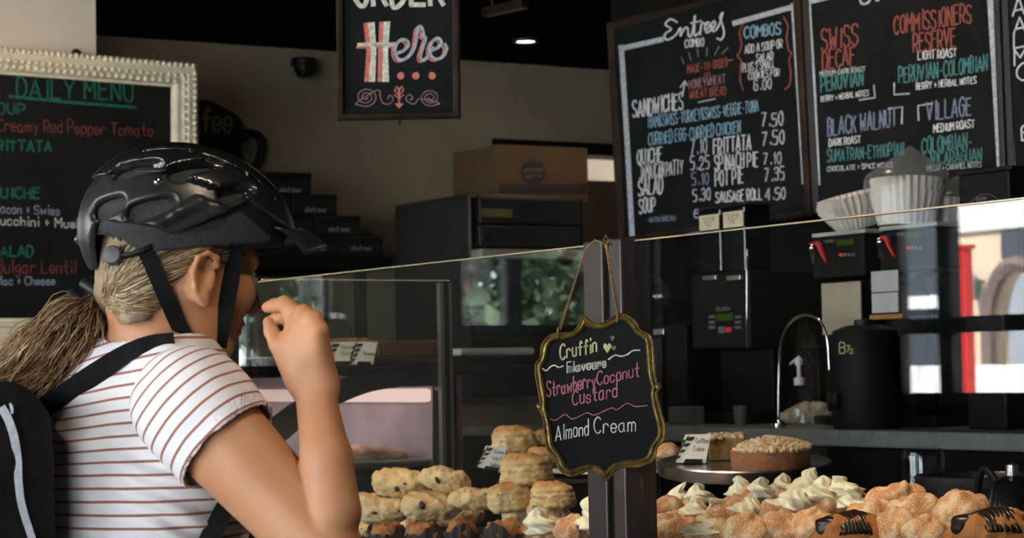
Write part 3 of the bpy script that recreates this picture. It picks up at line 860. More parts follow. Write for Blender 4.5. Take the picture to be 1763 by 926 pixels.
for s_, x0, y0, x1, h, y1, c in (('7.50', 1312, 218, 1348, 22, 215, 'grey'), ('7.50', 1313, 250, 1350, 22, 247, 'grey'), ('QUICHE', 1098, 284, 1140, 25, 278, 'white'), ('7.10', 1190, 266, 1217, 24, 263, 'grey'),
        ('FRITTATA', 1229, 265, 1293, 27, 257, 'white'), ('JAMAICAN PATTY', 1102, 310, 1176, 24, 298, 'white'), ('5.25', 1190, 292, 1221, 21, 290, 'grey'), ('SPINACH PIE', 1231, 293, 1305, 25, 286, 'white'),
        ('7.10', 1315, 283, 1345, 20, 281, 'grey'), ('SALAD', 1100, 337, 1141, 26, 331, 'white'), ('5.10', 1192, 319, 1220, 20, 317, 'slate'), ('POT PIE', 1232, 321, 1280, 25, 315, 'white'), ('7.35', 1317, 312, 1350, 21, 309, 'grey'),
        ('SOUP', 1101, 367, 1128, 25, 363, 'white'), ('5.30', 1194, 346, 1223, 20, 344, 'grey'), ('SAUSAGE ROLL', 1233, 349, 1312, 18, 343, 'white'), ('4.50', 1318, 344, 1352, 19, 342, 'grey'), ('6', 1196, 374, 1204, 14, 374, 'grey')):
    pb.text(c, s_, x0, y0, x1, h, y1, w=2.6)
pb.text('slate', '-WITH BREAD', 1115, 383, 1163, 8, 379, w=1.8)
pb.finish(t)

t = price_board('chalk coffee board listing Swiss Decaf and Commissioners Reserve roasts', [(1380, -43), (1718, -127), (1735, 330), (1401, 372)], 8)
brd([(1391, 0), (1400, 150), (1408, 316)], 10); brd([(1390, 4), (1470, -16)]); brd([(1704, -20), (1713, 130), (1722, 290)], 10); brd([(1560, -38), (1706, -74)])
pb.path('grey', [(1480, -4), (1484, 6), (1494, 5), (1500, -3)], 4); pb.path('grey', [(1506, -6), (1510, 1), (1517, -4), (1520, -12)], 3.4)
pb.text('grey', 'ee', 1520, -6, 1545, 26, -12, w=3.4)
for s_, x0, y0, x1, h, y1, c, w in (('SWISS', 1415, 88, 1477, 34, 76, 'red', 3.0), ('DECAF', 1417, 120, 1472, 31, 110, 'red', 3.0), ('MEDIUM-DARK ROAST', 1412, 131, 1490, 8, 122, 'grey', 2.2), ('PERUVIAN', 1414, 158, 1486, 25, 147, 'teal', 3.0),
        ('BERRY + HERBAL NOTES', 1414, 175, 1496, 9, 164, 'white', 2.4), ('COMMISSIONERS', 1540, 58, 1672, 31, 38, 'red', 2.8), ('RESERVE', 1573, 90, 1645, 30, 79, 'red', 3.0), ('LIGHT ROAST', 1581, 103, 1647, 14, 97, 'white', 2.5),
        ('PERUVIAN-COLOMBIAN', 1548, 143, 1700, 26, 121, 'teal', 2.8), ('BERRY + HERBAL NOTES', 1578, 154, 1681, 11, 143, 'white', 2.5), ('BLACK WALNUT', 1426, 234, 1544, 29, 216, 'slate', 2.8), ('DARK ROAST', 1428, 252, 1482, 12, 245, 'white', 2.5),
        ('SUMATRAN-ETHIOPIAN', 1425, 279, 1556, 21, 266, 'teal', 2.6), ('CHOCOLATE + SPICE NOTES', 1425, 295, 1537, 8, 287, 'grey', 2.2), ('VILLAGE', 1596, 207, 1672, 30, 198, 'slate', 2.8), ('MEDIUM ROAST', 1608, 228, 1678, 13, 219, 'white', 2.4),
        ('COLOMBIAN-', 1588, 264, 1673, 25, 254, 'teal', 2.7), ('NICARAGUAN', 1603, 284, 1690, 21, 276, 'teal', 2.5), ('PECAN + CARAMEL NOTES', 1597, 295, 1690, 9, 287, 'grey', 2.2)):
    pb.text(c, s_, x0, y0, x1, h, y1, w=w)
for b in ([(1480, 172), (1507, 168), (1505, 147)], [(1540, 143), (1540, 163), (1566, 161)], [(1530, 187), (1554, 184), (1553, 213)], [(1582, 207), (1581, 182), (1606, 178)]):
    pb.path('grey', b, 3, False)
pb.finish(t)
t = price_board('edge of a third chalk board with white capitals at the far right', [(1721, -128), (2050, -210), (2070, 290), (1738, 330)], 8)
brd([(1727, -24), (1736, 130), (1744, 285)], 9)
for s_, x0, y0, h in (('A', 1744, 28, 30), ('A', 1746, 58, 28), ('L', 1746, 84, 24), ('M', 1747, 112, 28), ('C', 1752, 140, 28), ('B', 1760, 242, 24)):
    pb.text('white', s_, x0, y0, x0 + 20, h, y0 - 4, w=3)
pb.finish(t)

# ================================================================== counter in front
CZ = 0.845                       # worktop under the pastries
GT = 1.477                      # top of the guard glass
u_post = to_uvz(PV(1042, 640, V_GLASS))[0]
U_RET = -4.75                   # where the glass returns and the deli case begins
UC1 = -0.6
M['counter_front'] = pmat('counter_front', (0.05, 0.035, 0.03), (0.04, 0.028, 0.024), 5, .5)
t = thing('pastry_counter', 'dark pastry counter running under the guard glass', 'counter', uvz((U_RET + UC1) / 2, 2.65, 0))
MB().rbox(U_RET + .02, UC1, V_GLASS - .03, 3.15, CZ - .04, CZ, .006).build('worktop', M['black'], t)
MB().rbox(U_RET + .02, UC1, V_GLASS + .01, 3.10, 0, CZ - .041).build('cabinet', M['counter_front'], t)
# guard glass
t = thing('guard_glass', 'long clear glass guard with polished top edge in front of the pastries', 'glass screen', uvz(-3, V_GLASS, CZ))
def pane(name, ua, ub, z0=CZ + .001, z1=GT):
    MB().rbox(ua, ub, V_GLASS - .004, V_GLASS + .004, z0, z1).build('glass_pane', M['glass'], t)
    MB().rbox(ua, ub, V_GLASS - .0045, V_GLASS + .0045, z1, z1 + .003, .001).build('polished_edge', M['glass_edge'], t)
pu0, pu1 = to_uvz(PV(1010, 640, V_GLASS - .03))[0], to_uvz(PV(1076, 640, V_GLASS - .03))[0]
pane('a', pu1 + .001, UC1)
pane('b', U_RET + .02, pu0 - .001)
DT = to_uvz(PU(600, 628, U_RET))[2]
pane('c', -5.6, U_RET + .018, DT + .001)
# brown post between the panes
pu0, pu1 = to_uvz(PV(1010, 640, V_GLASS - .03))[0], to_uvz(PV(1076, 640, V_GLASS - .03))[0]
t = thing('glass_post', 'brown metal post joining the two guard glass panes', 'post', uvz((pu0 + pu1) / 2, V_GLASS, CZ))
w = pu1 - pu0
MB().rbox(pu0, pu0 + w * .52, V_GLASS - .034, V_GLASS + .034, CZ, GT + .006, .004).build('front_profile', M['post'], t)
MB().rbox(pu0 + w * .52, pu0 + w * .68, V_GLASS - .022, V_GLASS + .022, CZ, GT + .004).build('groove', M['black_frame'], t)
MB().rbox(pu0 + w * .68, pu1, V_GLASS - .034, V_GLASS + .034, CZ, GT + .006, .004).build('side_profile', M['post'], t)

# ---------------------------------------------------------------- deli case standing at the left end, seen from its glazed end
v0d, v1d = V_GLASS + .02, to_uvz(PU(772, 640, U_RET))[1]
DT = to_uvz(PU(600, 628, U_RET))[2]
t = thing('deli_case', 'curved glass deli case with black arched end frame lit pink inside', 'display case', uvz(U_RET - .9, (v0d + v1d) / 2, 0))
MB().rbox(U_RET - 1.8, U_RET, v0d - .12, v1d + .12, DT - .028, DT, .006).build('top_slab', M['black_gloss'], t)
# end frame: black plate with an arch cut-out, traced on the end plane
ep = Plane(uvz(U_RET, 0, 0), UX)
arch_o = [(388, 815), (420, 770), (478, 718), (540, 676), (600, 650), (660, 634), (700, 630)]
arch_i = [(415, 830), (455, 790), (500, 752), (545, 715), (592, 692), (640, 674), (690, 666)]
ao, ai = crom(arch_o, 5), crom(arch_i, 5)
ao = np.concatenate([ao, [(786, 630), (786, 640)]]); ai = np.concatenate([ai, [(758, 664), (758, 672)]])
mb = MB()
rings = []
k = min(len(ao), len(ai))
ao, ai = ao[:k], ai[:k]
for o_, i_ in zip(ao, ai):
    a_, b_ = ep.at(*o_), ep.at(*i_)
    rings.append([a_, b_, b_ - UX * .03, a_ - UX * .03])
mb.loft(rings)
mb.build('arched_end_frame', M['black_gloss'], t)
q = [ep.at(758, 640), ep.at(786, 640), ep.at(786, 1010), ep.at(758, 1010)]
MB().prism(q, -UX * .04).build('end_post', M['dark'], t)
q = [ep.at(400, 818), ep.at(770, 818), ep.at(770, 1080), ep.at(400, 1080)]
MB().prism(q, -UX * .04).build('end_plinth', M['dark'], t)
dv0 = to_uvz(PU(415, 800, U_RET))[1]
M['pink_steel'] = pmat('pinkish_steel', (0.40, 0.31, 0.33), (0.24, 0.18, 0.20), 5, .45, metal=.25)
MB().rbox(U_RET - 1.75, U_RET - 1.70, v0d, v1d, CZ - .3, DT - .03).build('far_wall', M['pink_steel'], t)
MB().rbox(U_RET - 1.7, U_RET - .02, v1d + .02, v1d + .05, CZ - .3, DT - .03).build('back_panel', M['pink_steel'], t)
zs_ = to_uvz(PU(650, 800, U_RET - .2))[2]
MB().rbox(U_RET - 1.7, U_RET - .05, v0d + .05, v1d, zs_ - .02, zs_, .004).build('inner_shelf', M['black'], t)
# curved front glass
prof = [ep.at(*q_) for q_ in ao]
mb = MB()
mb.loft([[p_, p_ - UX * 1.7] for p_ in prof], closed=False)
mb.build('curved_front_glass', M['glass'], t)
MB().prism([ep.at(*q_) - UX * .012 for q_ in list(ai) + [(758, 818), (405, 818)]], -UX * .005).build('end_glass', M['glass'], t)
# glowing strip put in for the tube light reflected on the back panel
lz = to_uvz(PU(680, 676, U_RET - .5))[2]
ltz0, ltz1 = to_uvz(PU(680, 690, U_RET - .5))[2], to_uvz(PU(680, 668, U_RET - .5))[2]
lt_ = MB().rbox(U_RET - 1.5, U_RET - .12, v1d - .03, v1d + .018, ltz0, ltz1, .008).build('panel_glow_strip', emat('panel_glow', (1.0, 0.68, 0.62), 1.15), t)
light('AREA', 'deli_case_light', uvz(U_RET - .8, v0d + .3, DT - .06), 2.6, (1.0, 0.74, 0.70), aim=uvz(U_RET - .8, v0d + .36, 0), shape='RECTANGLE', size=1.2, size_y=.06)
# return pane of glass with a metal joint at its inner end
t = thing('return_glass', 'short glass pane with dark metal joint at the left end of the counter', 'glass screen', uvz(U_RET, (v0d + v1d) / 2, DT))
zt2 = to_uvz(PU(600, 483, U_RET + .01))[2]
MB().rbox(U_RET + .006, U_RET + .014, v0d - .014, v1d, DT + .001, zt2).build('glass_pane', M['glass'], t)
MB().rbox(U_RET + .005, U_RET + .015, v0d - .014, v1d, zt2, zt2 + .003).build('polished_edge', pmat('pale_glass_edge', (0.42, 0.44, 0.38), None, 9, .2), t)
for px0, px1, mt in ((757, 763, 'steel'), (763, 772, 'black_frame'), (772, 777, 'steel')):
    a_, b_ = to_uvz(PU(px0, 640, U_RET + .01))[1], to_uvz(PU(px1, 640, U_RET + .01))[1]
    MB().rbox(U_RET + .001, U_RET + .019, a_, b_, CZ + .03, zt2 - .004).build('metal_joint', M['dark'] if mt != 'steel' else pmat('joint_grey', (0.16, 0.15, 0.145), None, 9, .35, metal=.6), t)
a_ = to_uvz(PU(407, 600, U_RET + .01))[1]
MB().rbox(U_RET - .03, U_RET - .002, a_ - .012, a_ + .012, DT + .001, to_uvz(PU(407, 560, U_RET))[2] + .06).build('corner_post', M['black_frame'], t)

# side shelf between the deli case and the back counter
ssp = to_uvz(PU(895, 611, U_RET - .45))
t = thing('side_shelf', 'dark side shelf behind the sign holding a long white platter', 'shelf', uvz(U_RET - .75, 3.2, 0))
MB().rbox(U_RET - 1.0, U_RET - .45, v1d + .16, 3.5, ssp[2] - .03, ssp[2], .005).build('shelf_top', M['black'], t)
for vv_ in (v1d + .2, 3.45): MB().rbox(U_RET - .55, U_RET - .5, vv_, vv_ + .04, 0, ssp[2] - .031).build('leg', M['black_frame'], t)
MB().rbox(U_RET - .53, U_RET - .51, v1d + .25, 3.44, ssp[2] - .20, ssp[2] - .12).build('rail', M['counter_grey'], t)
pa_, pb2_ = to_uvz(PU(792, 600, U_RET - .5)), to_uvz(PU(922, 600, U_RET - .5))
mb = MB().rbox(U_RET - .8, U_RET - .5, pa_[1], pb2_[1], ssp[2] + .0005, ssp[2] + .022, .008)
tag(mb.build('long_platter', M['porcelain'], None), 'long white platter on the dark side shelf left of the chalk sign', 'platter')

# ---------------------------------------------------------------- back counter with machines
VB0, VB1 = 3.75, V_BOARD + .07
BZ = to_uvz(PV(1500, 741, VB0))[2]
t = thing('back_counter', 'grey edged back counter carrying the coffee machines', 'counter', uvz(-3, 4.1, 0))
MB().rbox(u_part + .1, UC1 + .6, VB0, VB1, BZ - .045, BZ, .006).build('worktop', M['counter_grey'], t)
MB().rbox(u_part + .12, UC1 + .58, VB0 + .05, VB1 - .02, 0, BZ - .046).build('cabinet', M['dark'], t)

def front_box(x0, y0, x1, y1, v, depth, mat, name, par, bev=.006, sink=None, vref=None):
    """box whose front face (plane V = v) covers the px rectangle"""
    a_, b_ = to_uvz(PV(x0, (y0 + y1) / 2, vref or v)), to_uvz(PV(x1, (y0 + y1) / 2, vref or v))
    xm = (x0 + x1) / 2
    zt_, zb_ = to_uvz(PV(xm, y0, v))[2], to_uvz(PV(xm, y1, v))[2] if sink is None else sink
    return MB().rbox(a_[0], b_[0], v, v + depth, zb_, zt_, bev).build(name, M[mat] if isinstance(mat, str) else mat, par)
def plane_front(v):
    return Plane(VX * v, VX)
lcd = emat('green_display', (0.10, 0.20, 0.03), 0.22)
led = emat('red_lamp', (1.0, 0.10, 0.03), 0.5)
M['machine_grey'] = pmat('machine_print', (0.13, 0.13, 0.13), None, 30, .6)
M['machine_black'] = pmat('machine_black', (0.008, 0.007, 0.006), (0.011, 0.0095, 0.008), 9, .5, spec=.15)
M['orange'] = pmat('orange_strip', (0.45, 0.20, 0.04), None, 9, .5)
def machine_logo(root, v, x0, y, x1, h):
    pl = plane_front(v - .0005)
    pl.text('l', 'BUNN', x0, y, x1, h, y - (x1 - x0) * .04, w=1.8, jit=0)
    pl.finish(root, 'logo', dict(l=M['machine_grey']))

# dual hopper grinder in the middle
VM = 4.0
g = thing('coffee_grinder', 'black dual hopper coffee grinder with green display behind the glass', 'coffee grinder', PV(1243, 735, VM))
g.location.z = BZ
front_box(1190, 470, 1292, 600, VM, .28, 'machine_black', 'body', g, sink=None)
front_box(1196, 600, 1286, 735, VM + .10, .18, 'machine_black', 'column', g, sink=BZ, vref=VM)
front_box(1192, 712, 1290, 735, VM - .02, .3, 'machine_black', 'base', g, sink=BZ)
for x0, x1 in ((1202, 1241), (1243, 1283)):
    yh = 360 if x0 < 1230 else 355
    h_ = front_box(x0, yh, x1, 470, VM + .02, .10, 'black_gloss', 'hopper', g)
    front_box(x0 - 1, yh - 4, x1 + 1, yh, VM + .015, .11, 'black', 'hopper_lid', h_, .003)
    front_box(x0 + 7, 474, x1 - 9, 482, VM - .012, .012, 'steel', 'hopper_latch', h_, .002)
front_box(1233, 540, 1260, 552, VM - .004, .006, lcd, 'display', g, .001)
front_box(1248, 563, 1258, 572, VM - .006, .008, M['red'], 'red_button', g, .002)
front_box(1236, 562, 1246, 574, VM - .006, .008, 'machine_grey', 'grey_button', g, .002)
for xx in (1220, 1265):
    for yy in (543, 552, 561): front_box(xx, yy, xx + 10, yy + 5, VM - .004, .006, 'machine_grey', 'key', g, .001)
machine_logo(g, VM, 1234, 535, 1256, 6)
q = [PV(1286, y, VM - .02) for y in (428, 470, 540, 600)]
MB().tube(q, .0035, 6).build('steel_edge', M['steel'], g, True)
for k, (x0, y0, x1, y1, lab) in enumerate(((1204, 370, 1237, 396, 'beige price card clipped to the left grinder hopper'), (1245, 364, 1279, 391, 'beige price card clipped to the right grinder hopper'))):
    ct = thing('price_card', lab, 'card', PV((x0 + x1) / 2, y1, VM - .01), 'price cards on the hoppers')
    front_box(x0, y0, x1, y1, VM + .004, .003, pmat('beige_card', (0.62, 0.57, 0.40), None, 20, .8), 'card', ct, 0)
    pl = plane_front(VM + .0035)
    xm, ym = (x0 + x1) / 2, (y0 + y1) / 2
    pl.path('o', [(xm - 8, ym - 4), (xm - 2, ym + 5), (xm + 2, ym + 6), (xm - 1, ym - 5), (xm + 9, ym - 7), (xm + 2, ym + 1)], 1.5)
    pl.text('o', 'abc', xm - 12, y0 + 7, xm + 10, 4, y0 + 6, w=1.0)
    pl.finish(ct, 'print', dict(o=pmat('card_print', (0.28, 0.25, 0.18), None, 20, .8)))

# round bodied machine at left of the grinder: dark case with a glass globe
VL = 4.0
g = thing('globe_dispenser', 'dark drinks machine with a round glass globe behind the chalk sign', 'machine', PV(1120, 735, VL))
g.location.z = BZ
front_box(1086, 560, 1183, 735, VL, .25, 'machine_black', 'body', g, sink=BZ)
c = PV(1118, 508, VL + .1)
MB().lathe([(0.001, -.075), (.045, -.065), (.07, -.03), (.075, 0), (.068, .032), (.04, .06), (.02, .068), (.001, .07)], c, seg=28).build('globe', M['jar_glass'], g, True)
MB().lathe([(.05, -.11), (.06, -.105), (.045, -.068), (.03, -.07)], c, seg=28).build('globe_collar', M['machine_black'], g, True, 40)
front_box(1122, 566, 1142, 576, VL - .006, .008, 'steel', 'badge', g, .002)
front_box(1126, 580, 1140, 722, VL - .012, .014, 'black', 'tap_column', g, .003)
front_box(1150, 700, 1182, 735, VL - .1, .07, 'machine_grey', 'drip_cup', g, .004, sink=BZ)

# two brewers
def brewer(label, x0, x1, ytop, v, red, disp, sheet):
    g = thing('coffee_brewer', label, 'coffee brewer', PV((x0 + x1) / 2, 735, v), 'coffee brewers on the back counter')
    g.location.z = BZ
    front_box(x0, ytop + 8, x1, ytop + 80, v, .3, 'machine_black', 'head', g)
    front_box(x0 - 1, ytop, x1 + 1, ytop + 7, v - .002, .31, pmat('pale_rim', (0.42, 0.41, 0.38), None, 9, .5), 'rim', g, .003)
    front_box(x0 + 8, ytop + 80, x1 - 8, 735, v + .2, .1, 'machine_black', 'back_column', g, sink=BZ, vref=v)
    front_box(x0 + 2, 716, x1 - 2, 735, v, .3, 'machine_black', 'base', g, sink=BZ)
    rx, ry = red
    h_ = MB()
    pl_ = [PV(rx - 6, ry - 3, v - .03), PV(rx + 6, ry - 5, v - .035), PV(rx + 11, ry + 8, v - .04), PV(rx + 21, ry + 28, v - .04)]
    h_.tube(pl_, [.009, .011, .010, .008], 8, flat=.5)
    hh = h_.build('red_handle', M['red'], g, True)
    MB().lathe([(0, -.03), (.006, -.028), (.008, .008), (.012, .012), (.010, .024), (0, .028)], PV(rx - 4, ry + 12, v - .035), seg=12).build('spout', M['chrome'], g, True)
    front_box(disp[0], disp[1], disp[0] + 28, disp[1] + 10, v - .004, .006, lcd, 'display', g, .001)
    front_box(disp[0] + 4, disp[1] + 24, disp[0] + 9, disp[1] + 29, v - .004, .006, led, 'indicator', g, .001)
    for k in range(3): front_box(disp[0] + 12 + k * 7, disp[1] + 24, disp[0] + 17 + k * 7, disp[1] + 29, v - .004, .006, 'machine_grey', 'key', g, .001)
    machine_logo(g, v, x1 - 66, ytop + 20, x1 - 52, 5)
    return g
VQ = 4.02
brewer('black coffee brewer with red tap handle, beside the grinder', 1398, 1488, 398, VQ, (1403, 424), (1440, 412), None)
brewer('black coffee brewer with red tap handle, nearest the bright reflection', 1514, 1612, 386, VQ, (1520, 414), (1556, 400), None)
# thermal servers below the brew heads
def server(label, x0, x1, y0, y1, v, panel, zb=.040):
    s = thing('coffee_server', label, 'coffee urn', PV((x0 + x1) / 2, y1, v), 'servers under the brewers')
    s.location.z = BZ + zb
    a_, b_ = PV(x0, y0, v), PV(x1, y0, v)
    r = np.linalg.norm(a_ - b_) / 2; cc = (a_ + b_) / 2; zt_ = cc[2]; cc = np.array([cc[0], cc[1], 0]) + VX * r * .6
    h = zt_ - BZ - zb
    MB().lathe([(0, 0), (r * .95, 0), (r, .02), (r, h * .86), (r * .92, h * .95), (r * .5, h), (0, h)], cc + ZX * (BZ + zb), seg=28).build('urn_body', M['machine_black'], s, True, 40)
    MB().lathe([(0, h), (r * .3, h), (r * .3, h + .015), (0, h + .018)], cc + ZX * (BZ + zb), seg=20).build('lid', M['black'], s, True, 40)
    for (xa, ya, xb, yb, mt, nm) in panel:
        front_box(xa, ya, xb, yb, VQ - .012, .004, mt, nm, s, .0)
    f = cc - VX * (r + .012) + ZX * (BZ + .07)
    MB().lathe([(0, -.015), (.009, -.015), (.009, .02), (.005, .03), (0, .03)], f, seg=12).build('tap', M['black'], s, True)
    return s
server('coffee server with a plain cream panel under the first brewer', 1412, 1482, 494, 716, VQ + .03, [(1415, 486, 1482, 575, 'pale_panel', 'cream_panel')])
sv = server('coffee server with two white label sheets and an orange strip', 1518, 1572, 482, 716, VQ + .03, [(1500, 466, 1546, 502, pmat('white_sheet', (0.50, 0.50, 0.47), None, 9, .8), 'upper_sheet'), (1501, 504, 1546, 538, bpy.data.materials['white_sheet'] if 'white_sheet' in bpy.data.materials else 'white_card', 'lower_sheet'), (1497, 541, 1553, 549, 'orange', 'orange_strip')])
sv = server('dark coffee server with chalked fraction on its side', 1422, 1500, 560, 716, VQ - .22, [], .0005)
pl = plane_front(VQ - .262)
pl.text('y', 'B', 1446, 608, 1455, 17, 608, w=2.2); pl.path('y', [(1459, 606), (1464, 594)], 1.6, False); pl.text('y', '2', 1463, 608, 1470, 8, 608, w=1.5); pl.text('y', '1', 1456, 600, 1461, 7, 600, w=1.5)
pl.finish(sv, 'chalk_mark', dict(y=pmat('yellow_mark', (0.55, 0.50, 0.22), None, 20, .8)))
# tall machine at the right with a hopper on top
VT = 3.9
g = thing('bean_machine', 'tall black machine with a wide hopper above the bright reflection', 'coffee machine', PV(1690, 735, VT))
g.location.z = BZ
front_box(1650, 296, 1738, 360, VT, .25, 'machine_black', 'hopper', g)
front_box(1646, 290, 1742, 297, VT - .01, .27, 'black', 'hopper_lid', g, .003)
front_box(1660, 360, 1728, 735, VT + .02, .22, 'machine_black', 'body', g, sink=BZ)
pl = plane_front(VT - .001)
pl.path('l', crom([(1668, 352), (1685, 337), (1705, 335), (1722, 346)], 6), 1.2)
pl.text('l', 'BUNN', 1682, 346, 1698, 6, 344, w=1.6, jit=0)
pl.finish(g, 'logo', dict(l=M['machine_grey']))

# coffee filters stacked on the brewers
def filter_stack(label, c, axis, r0, r1, h, n, seedv):
    t_ = thing('filter_stack', label, 'coffee filters', c, 'stacked paper filters on the brewers')
    for k in range(n):
        b = np.asarray(c) + axis * (h * .32 * k / max(n - 1, 1))
        mb = MB()
        a_ = unit(np.cross(axis, [.2, .9, .1])); bb = np.cross(axis, a_)
        seg = 120
        th = np.arange(seg) * 2 * PI / seg
        rings = []
        for (f, rr, amp) in ((0, .02, 0), (0, r0, 0.0), (.5, r0 + (r1 - r0) * .55, .05), (1, r1, .085), (1.0, r1 - .002, .085), (.5, r0 + (r1 - r0) * .55 - .002, .05), (.02, r0 - .002, 0), (.02, .02, 0)):
            rad = rr * (1 + amp * np.sign(np.cos(th * 30)) * np.abs(np.cos(th * 30)) ** .6) + .004 * np.sin(th * 3 + k + seedv)
            rings.append(b + axis * (f * h * .68) + rad[:, None] * (np.cos(th)[:, None] * a_ + np.sin(th)[:, None] * bb))
        mb.loft(rings)
        mb.build('paper_filter', M['filter_paper'], t_, True, 60)
    return t_
c1 = PV(1476, 392, 4.12); filter_stack('white fluted paper filters leaning on the first brewer', np.array([*c1[:2], to_uvz(PV(1445, 397, VQ))[2] + .012]), unit([-.25, -.1, 1]), .055, .092, .10, 5, 0)
zz = to_uvz(PV(1560, 385, VQ))[2] + .006
c2 = PV(1562, 370, 4.14); c2 = np.array([*c2[:2], zz]); filter_stack('tall white stack of paper filters inside clear plastic wrap', c2, unit([.02, 0, 1]), .08, .095, .135, 9, 1)
c3 = PV(1636, 372, 4.3); c3 = np.array([*c3[:2], zz]); filter_stack('low stack of paper filters beside the black hopper', c3, unit([.12, 0, 1]), .055, .08, .08, 4, 2)
def wrap(label, c, r, h, peak, seedv, n=36):
    rs = np.random.RandomState(seedv)
    th = np.arange(n) * 2 * PI / n
    rings = []
    for f in np.linspace(0, 1, 12):
        rad = r * (1.08 if f < .62 else 1.08 * (1 - (f - .62) / .38) + .01)
        cr = 1 + (.08 * np.sin(th * 5 + f * 9 + seedv) + .05 * rs.randn(n)) * max(0, f - .64) * 2.6
        cc = np.asarray(c) + ZX * (h * f) + np.asarray(peak) * max(0, f - .55) / .45
        rings.append(cc + (rad * cr)[:, None] * (np.cos(th)[:, None] * UX + np.sin(th)[:, None] * VX))
    o = MB().loft(rings, cap0=False).build('plastic_wrap', M['plastic_wrap'], None, True)
    return tag(o, label, 'plastic bag')
wrap('crumpled clear plastic bag peaked over the tall filter stack', c2 + ZX * .002, .112, .225, UX * .02, 1)
wrap('slumped clear plastic bag beside the black hopper', c3 + ZX * .002, .095, .15, UX * .07, 4)
# ================================================================== implicit surfaces -> meshes
BIG = 0.5
def _seg(p, a, b):
    ab = b - a
    t = np.clip(((p - a) @ ab) / max(ab @ ab, 1e-12), 0, 1)
    return t, np.linalg.norm(p - a - t[..., None] * ab, axis=-1)
class Prim:
    """op 'u' union, 's' subtract; f(points) -> distance; box lo/hi"""
    def __init__(s, f, lo, hi, k=.01, op='u'):
        s.f, s.lo, s.hi, s.k, s.op = f, np.asarray(lo, float), np.asarray(hi, float), k, op
def ell(c, r, k=.01, op='u', axes=None):
    c = np.asarray(c, float); r = np.asarray(r, float)
    A = np.eye(3) if axes is None else np.asarray(axes, float)
    def f(p):
        q = (p - c) @ A.T
        k0 = np.linalg.norm(q / r, axis=-1); k1 = np.linalg.norm(q / (r * r), axis=-1)
        return k0 * (k0 - 1) / np.maximum(k1, 1e-9)
    ext = np.sqrt(((A * r[:, None]) ** 2).sum(0))
    return Prim(f, c - ext, c + ext, k, op)
def cone(a, b, ra, rb, k=.01, op='u'):
    a = np.asarray(a, float); b = np.asarray(b, float)
    def f(p):
        t, d = _seg(p, a, b)
        return d - (ra + (rb - ra) * t)
    m = max(ra, rb)
    return Prim(f, np.minimum(a, b) - m, np.maximum(a, b) + m, k, op)
def chain(pts, rs, k=.006):
    return [cone(pts[i], pts[i + 1], rs[i], rs[i + 1], k) for i in range(len(pts) - 1)]
def smin(a, b, k):
    h = np.maximum(k - np.abs(a - b), 0) / k
    return np.minimum(a, b) - h * h * k * .25
def field_at(prims, p):
    d = np.full(p.shape[:-1], BIG)
    for q in prims:
        v = q.f(p)
        d = smin(d, v, q.k) if q.op == 'u' else -smin(-d, v, q.k)
    return d
def surfnet(prims, lo, hi, h, axes=None, post=None):
    ax = axes if axes is not None else [np.arange(lo[i], hi[i] + h, h) for i in range(3)]
    n = [len(a) for a in ax]
    D = np.full(n, BIG, np.float64)
    for q in prims:
        m = q.k + .02
        sl = []
        for i in range(3):
            i0 = max(int(np.searchsorted(ax[i], q.lo[i] - m)), 0); i1 = min(int(np.searchsorted(ax[i], q.hi[i] + m)), n[i])
            sl.append(slice(i0, i1))
        if any(s.stop <= s.start for s in sl): continue
        g = np.stack(np.meshgrid(*[ax[i][sl[i]] for i in range(3)], indexing='ij'), -1)
        v = q.f(g)
        cur = D[tuple(sl)]
        D[tuple(sl)] = smin(cur, v, q.k) if q.op == 'u' else -smin(-cur, v, q.k)
    if post is not None:
        g = np.stack(np.meshgrid(*ax, indexing='ij'), -1)
        D = post(g, D)
    D[0] = D[-1] = BIG; D[:, 0] = D[:, -1] = BIG; D[:, :, 0] = D[:, :, -1] = BIG
    return nets(D, ax)
def nets(D, ax):
    n = D.shape
    ins = D < 0
    cs = [m - 1 for m in n]
    ids, poss, quads = [], [], []
    for a in range(3):
        s0 = [slice(None)] * 3; s1 = [slice(None)] * 3
        s0[a] = slice(0, -1); s1[a] = slice(1, None)
        idx = np.argwhere(ins[tuple(s0)] != ins[tuple(s1)])
        if len(idx) == 0: continue
        j = idx.copy(); j[:, a] += 1
        v0 = D[idx[:, 0], idx[:, 1], idx[:, 2]]; v1 = D[j[:, 0], j[:, 1], j[:, 2]]
        t = v0 / (v0 - v1)
        pos = np.stack([ax[i][idx[:, i]] for i in range(3)], 1)
        pos[:, a] += t * (ax[a][j[:, a]] - ax[a][idx[:, a]])
        b, c = (a + 1) % 3, (a + 2) % 3
        cell = []
        for db, dc in ((-1, -1), (0, -1), (0, 0), (-1, 0)):
            ci = idx.copy(); ci[:, b] += db; ci[:, c] += dc
            fid = (ci[:, 0] * cs[1] + ci[:, 1]) * cs[2] + ci[:, 2]
            ids.append(fid); poss.append(pos); cell.append(fid)
        q = np.stack(cell, 1)
        fl = v0 < 0
        q[~fl] = q[~fl][:, ::-1]
        quads.append(q)
    ids = np.concatenate(ids); poss = np.concatenate(poss)
    u, inv = np.unique(ids, return_inverse=True)
    cnt = np.bincount(inv)
    V = np.stack([np.bincount(inv, poss[:, i]) / cnt for i in range(3)], 1)
    F = np.searchsorted(u, np.concatenate(quads))
    return V, F
_rs0 = np.random.RandomState(3)
_LAT = _rs0.rand(32, 32, 32)
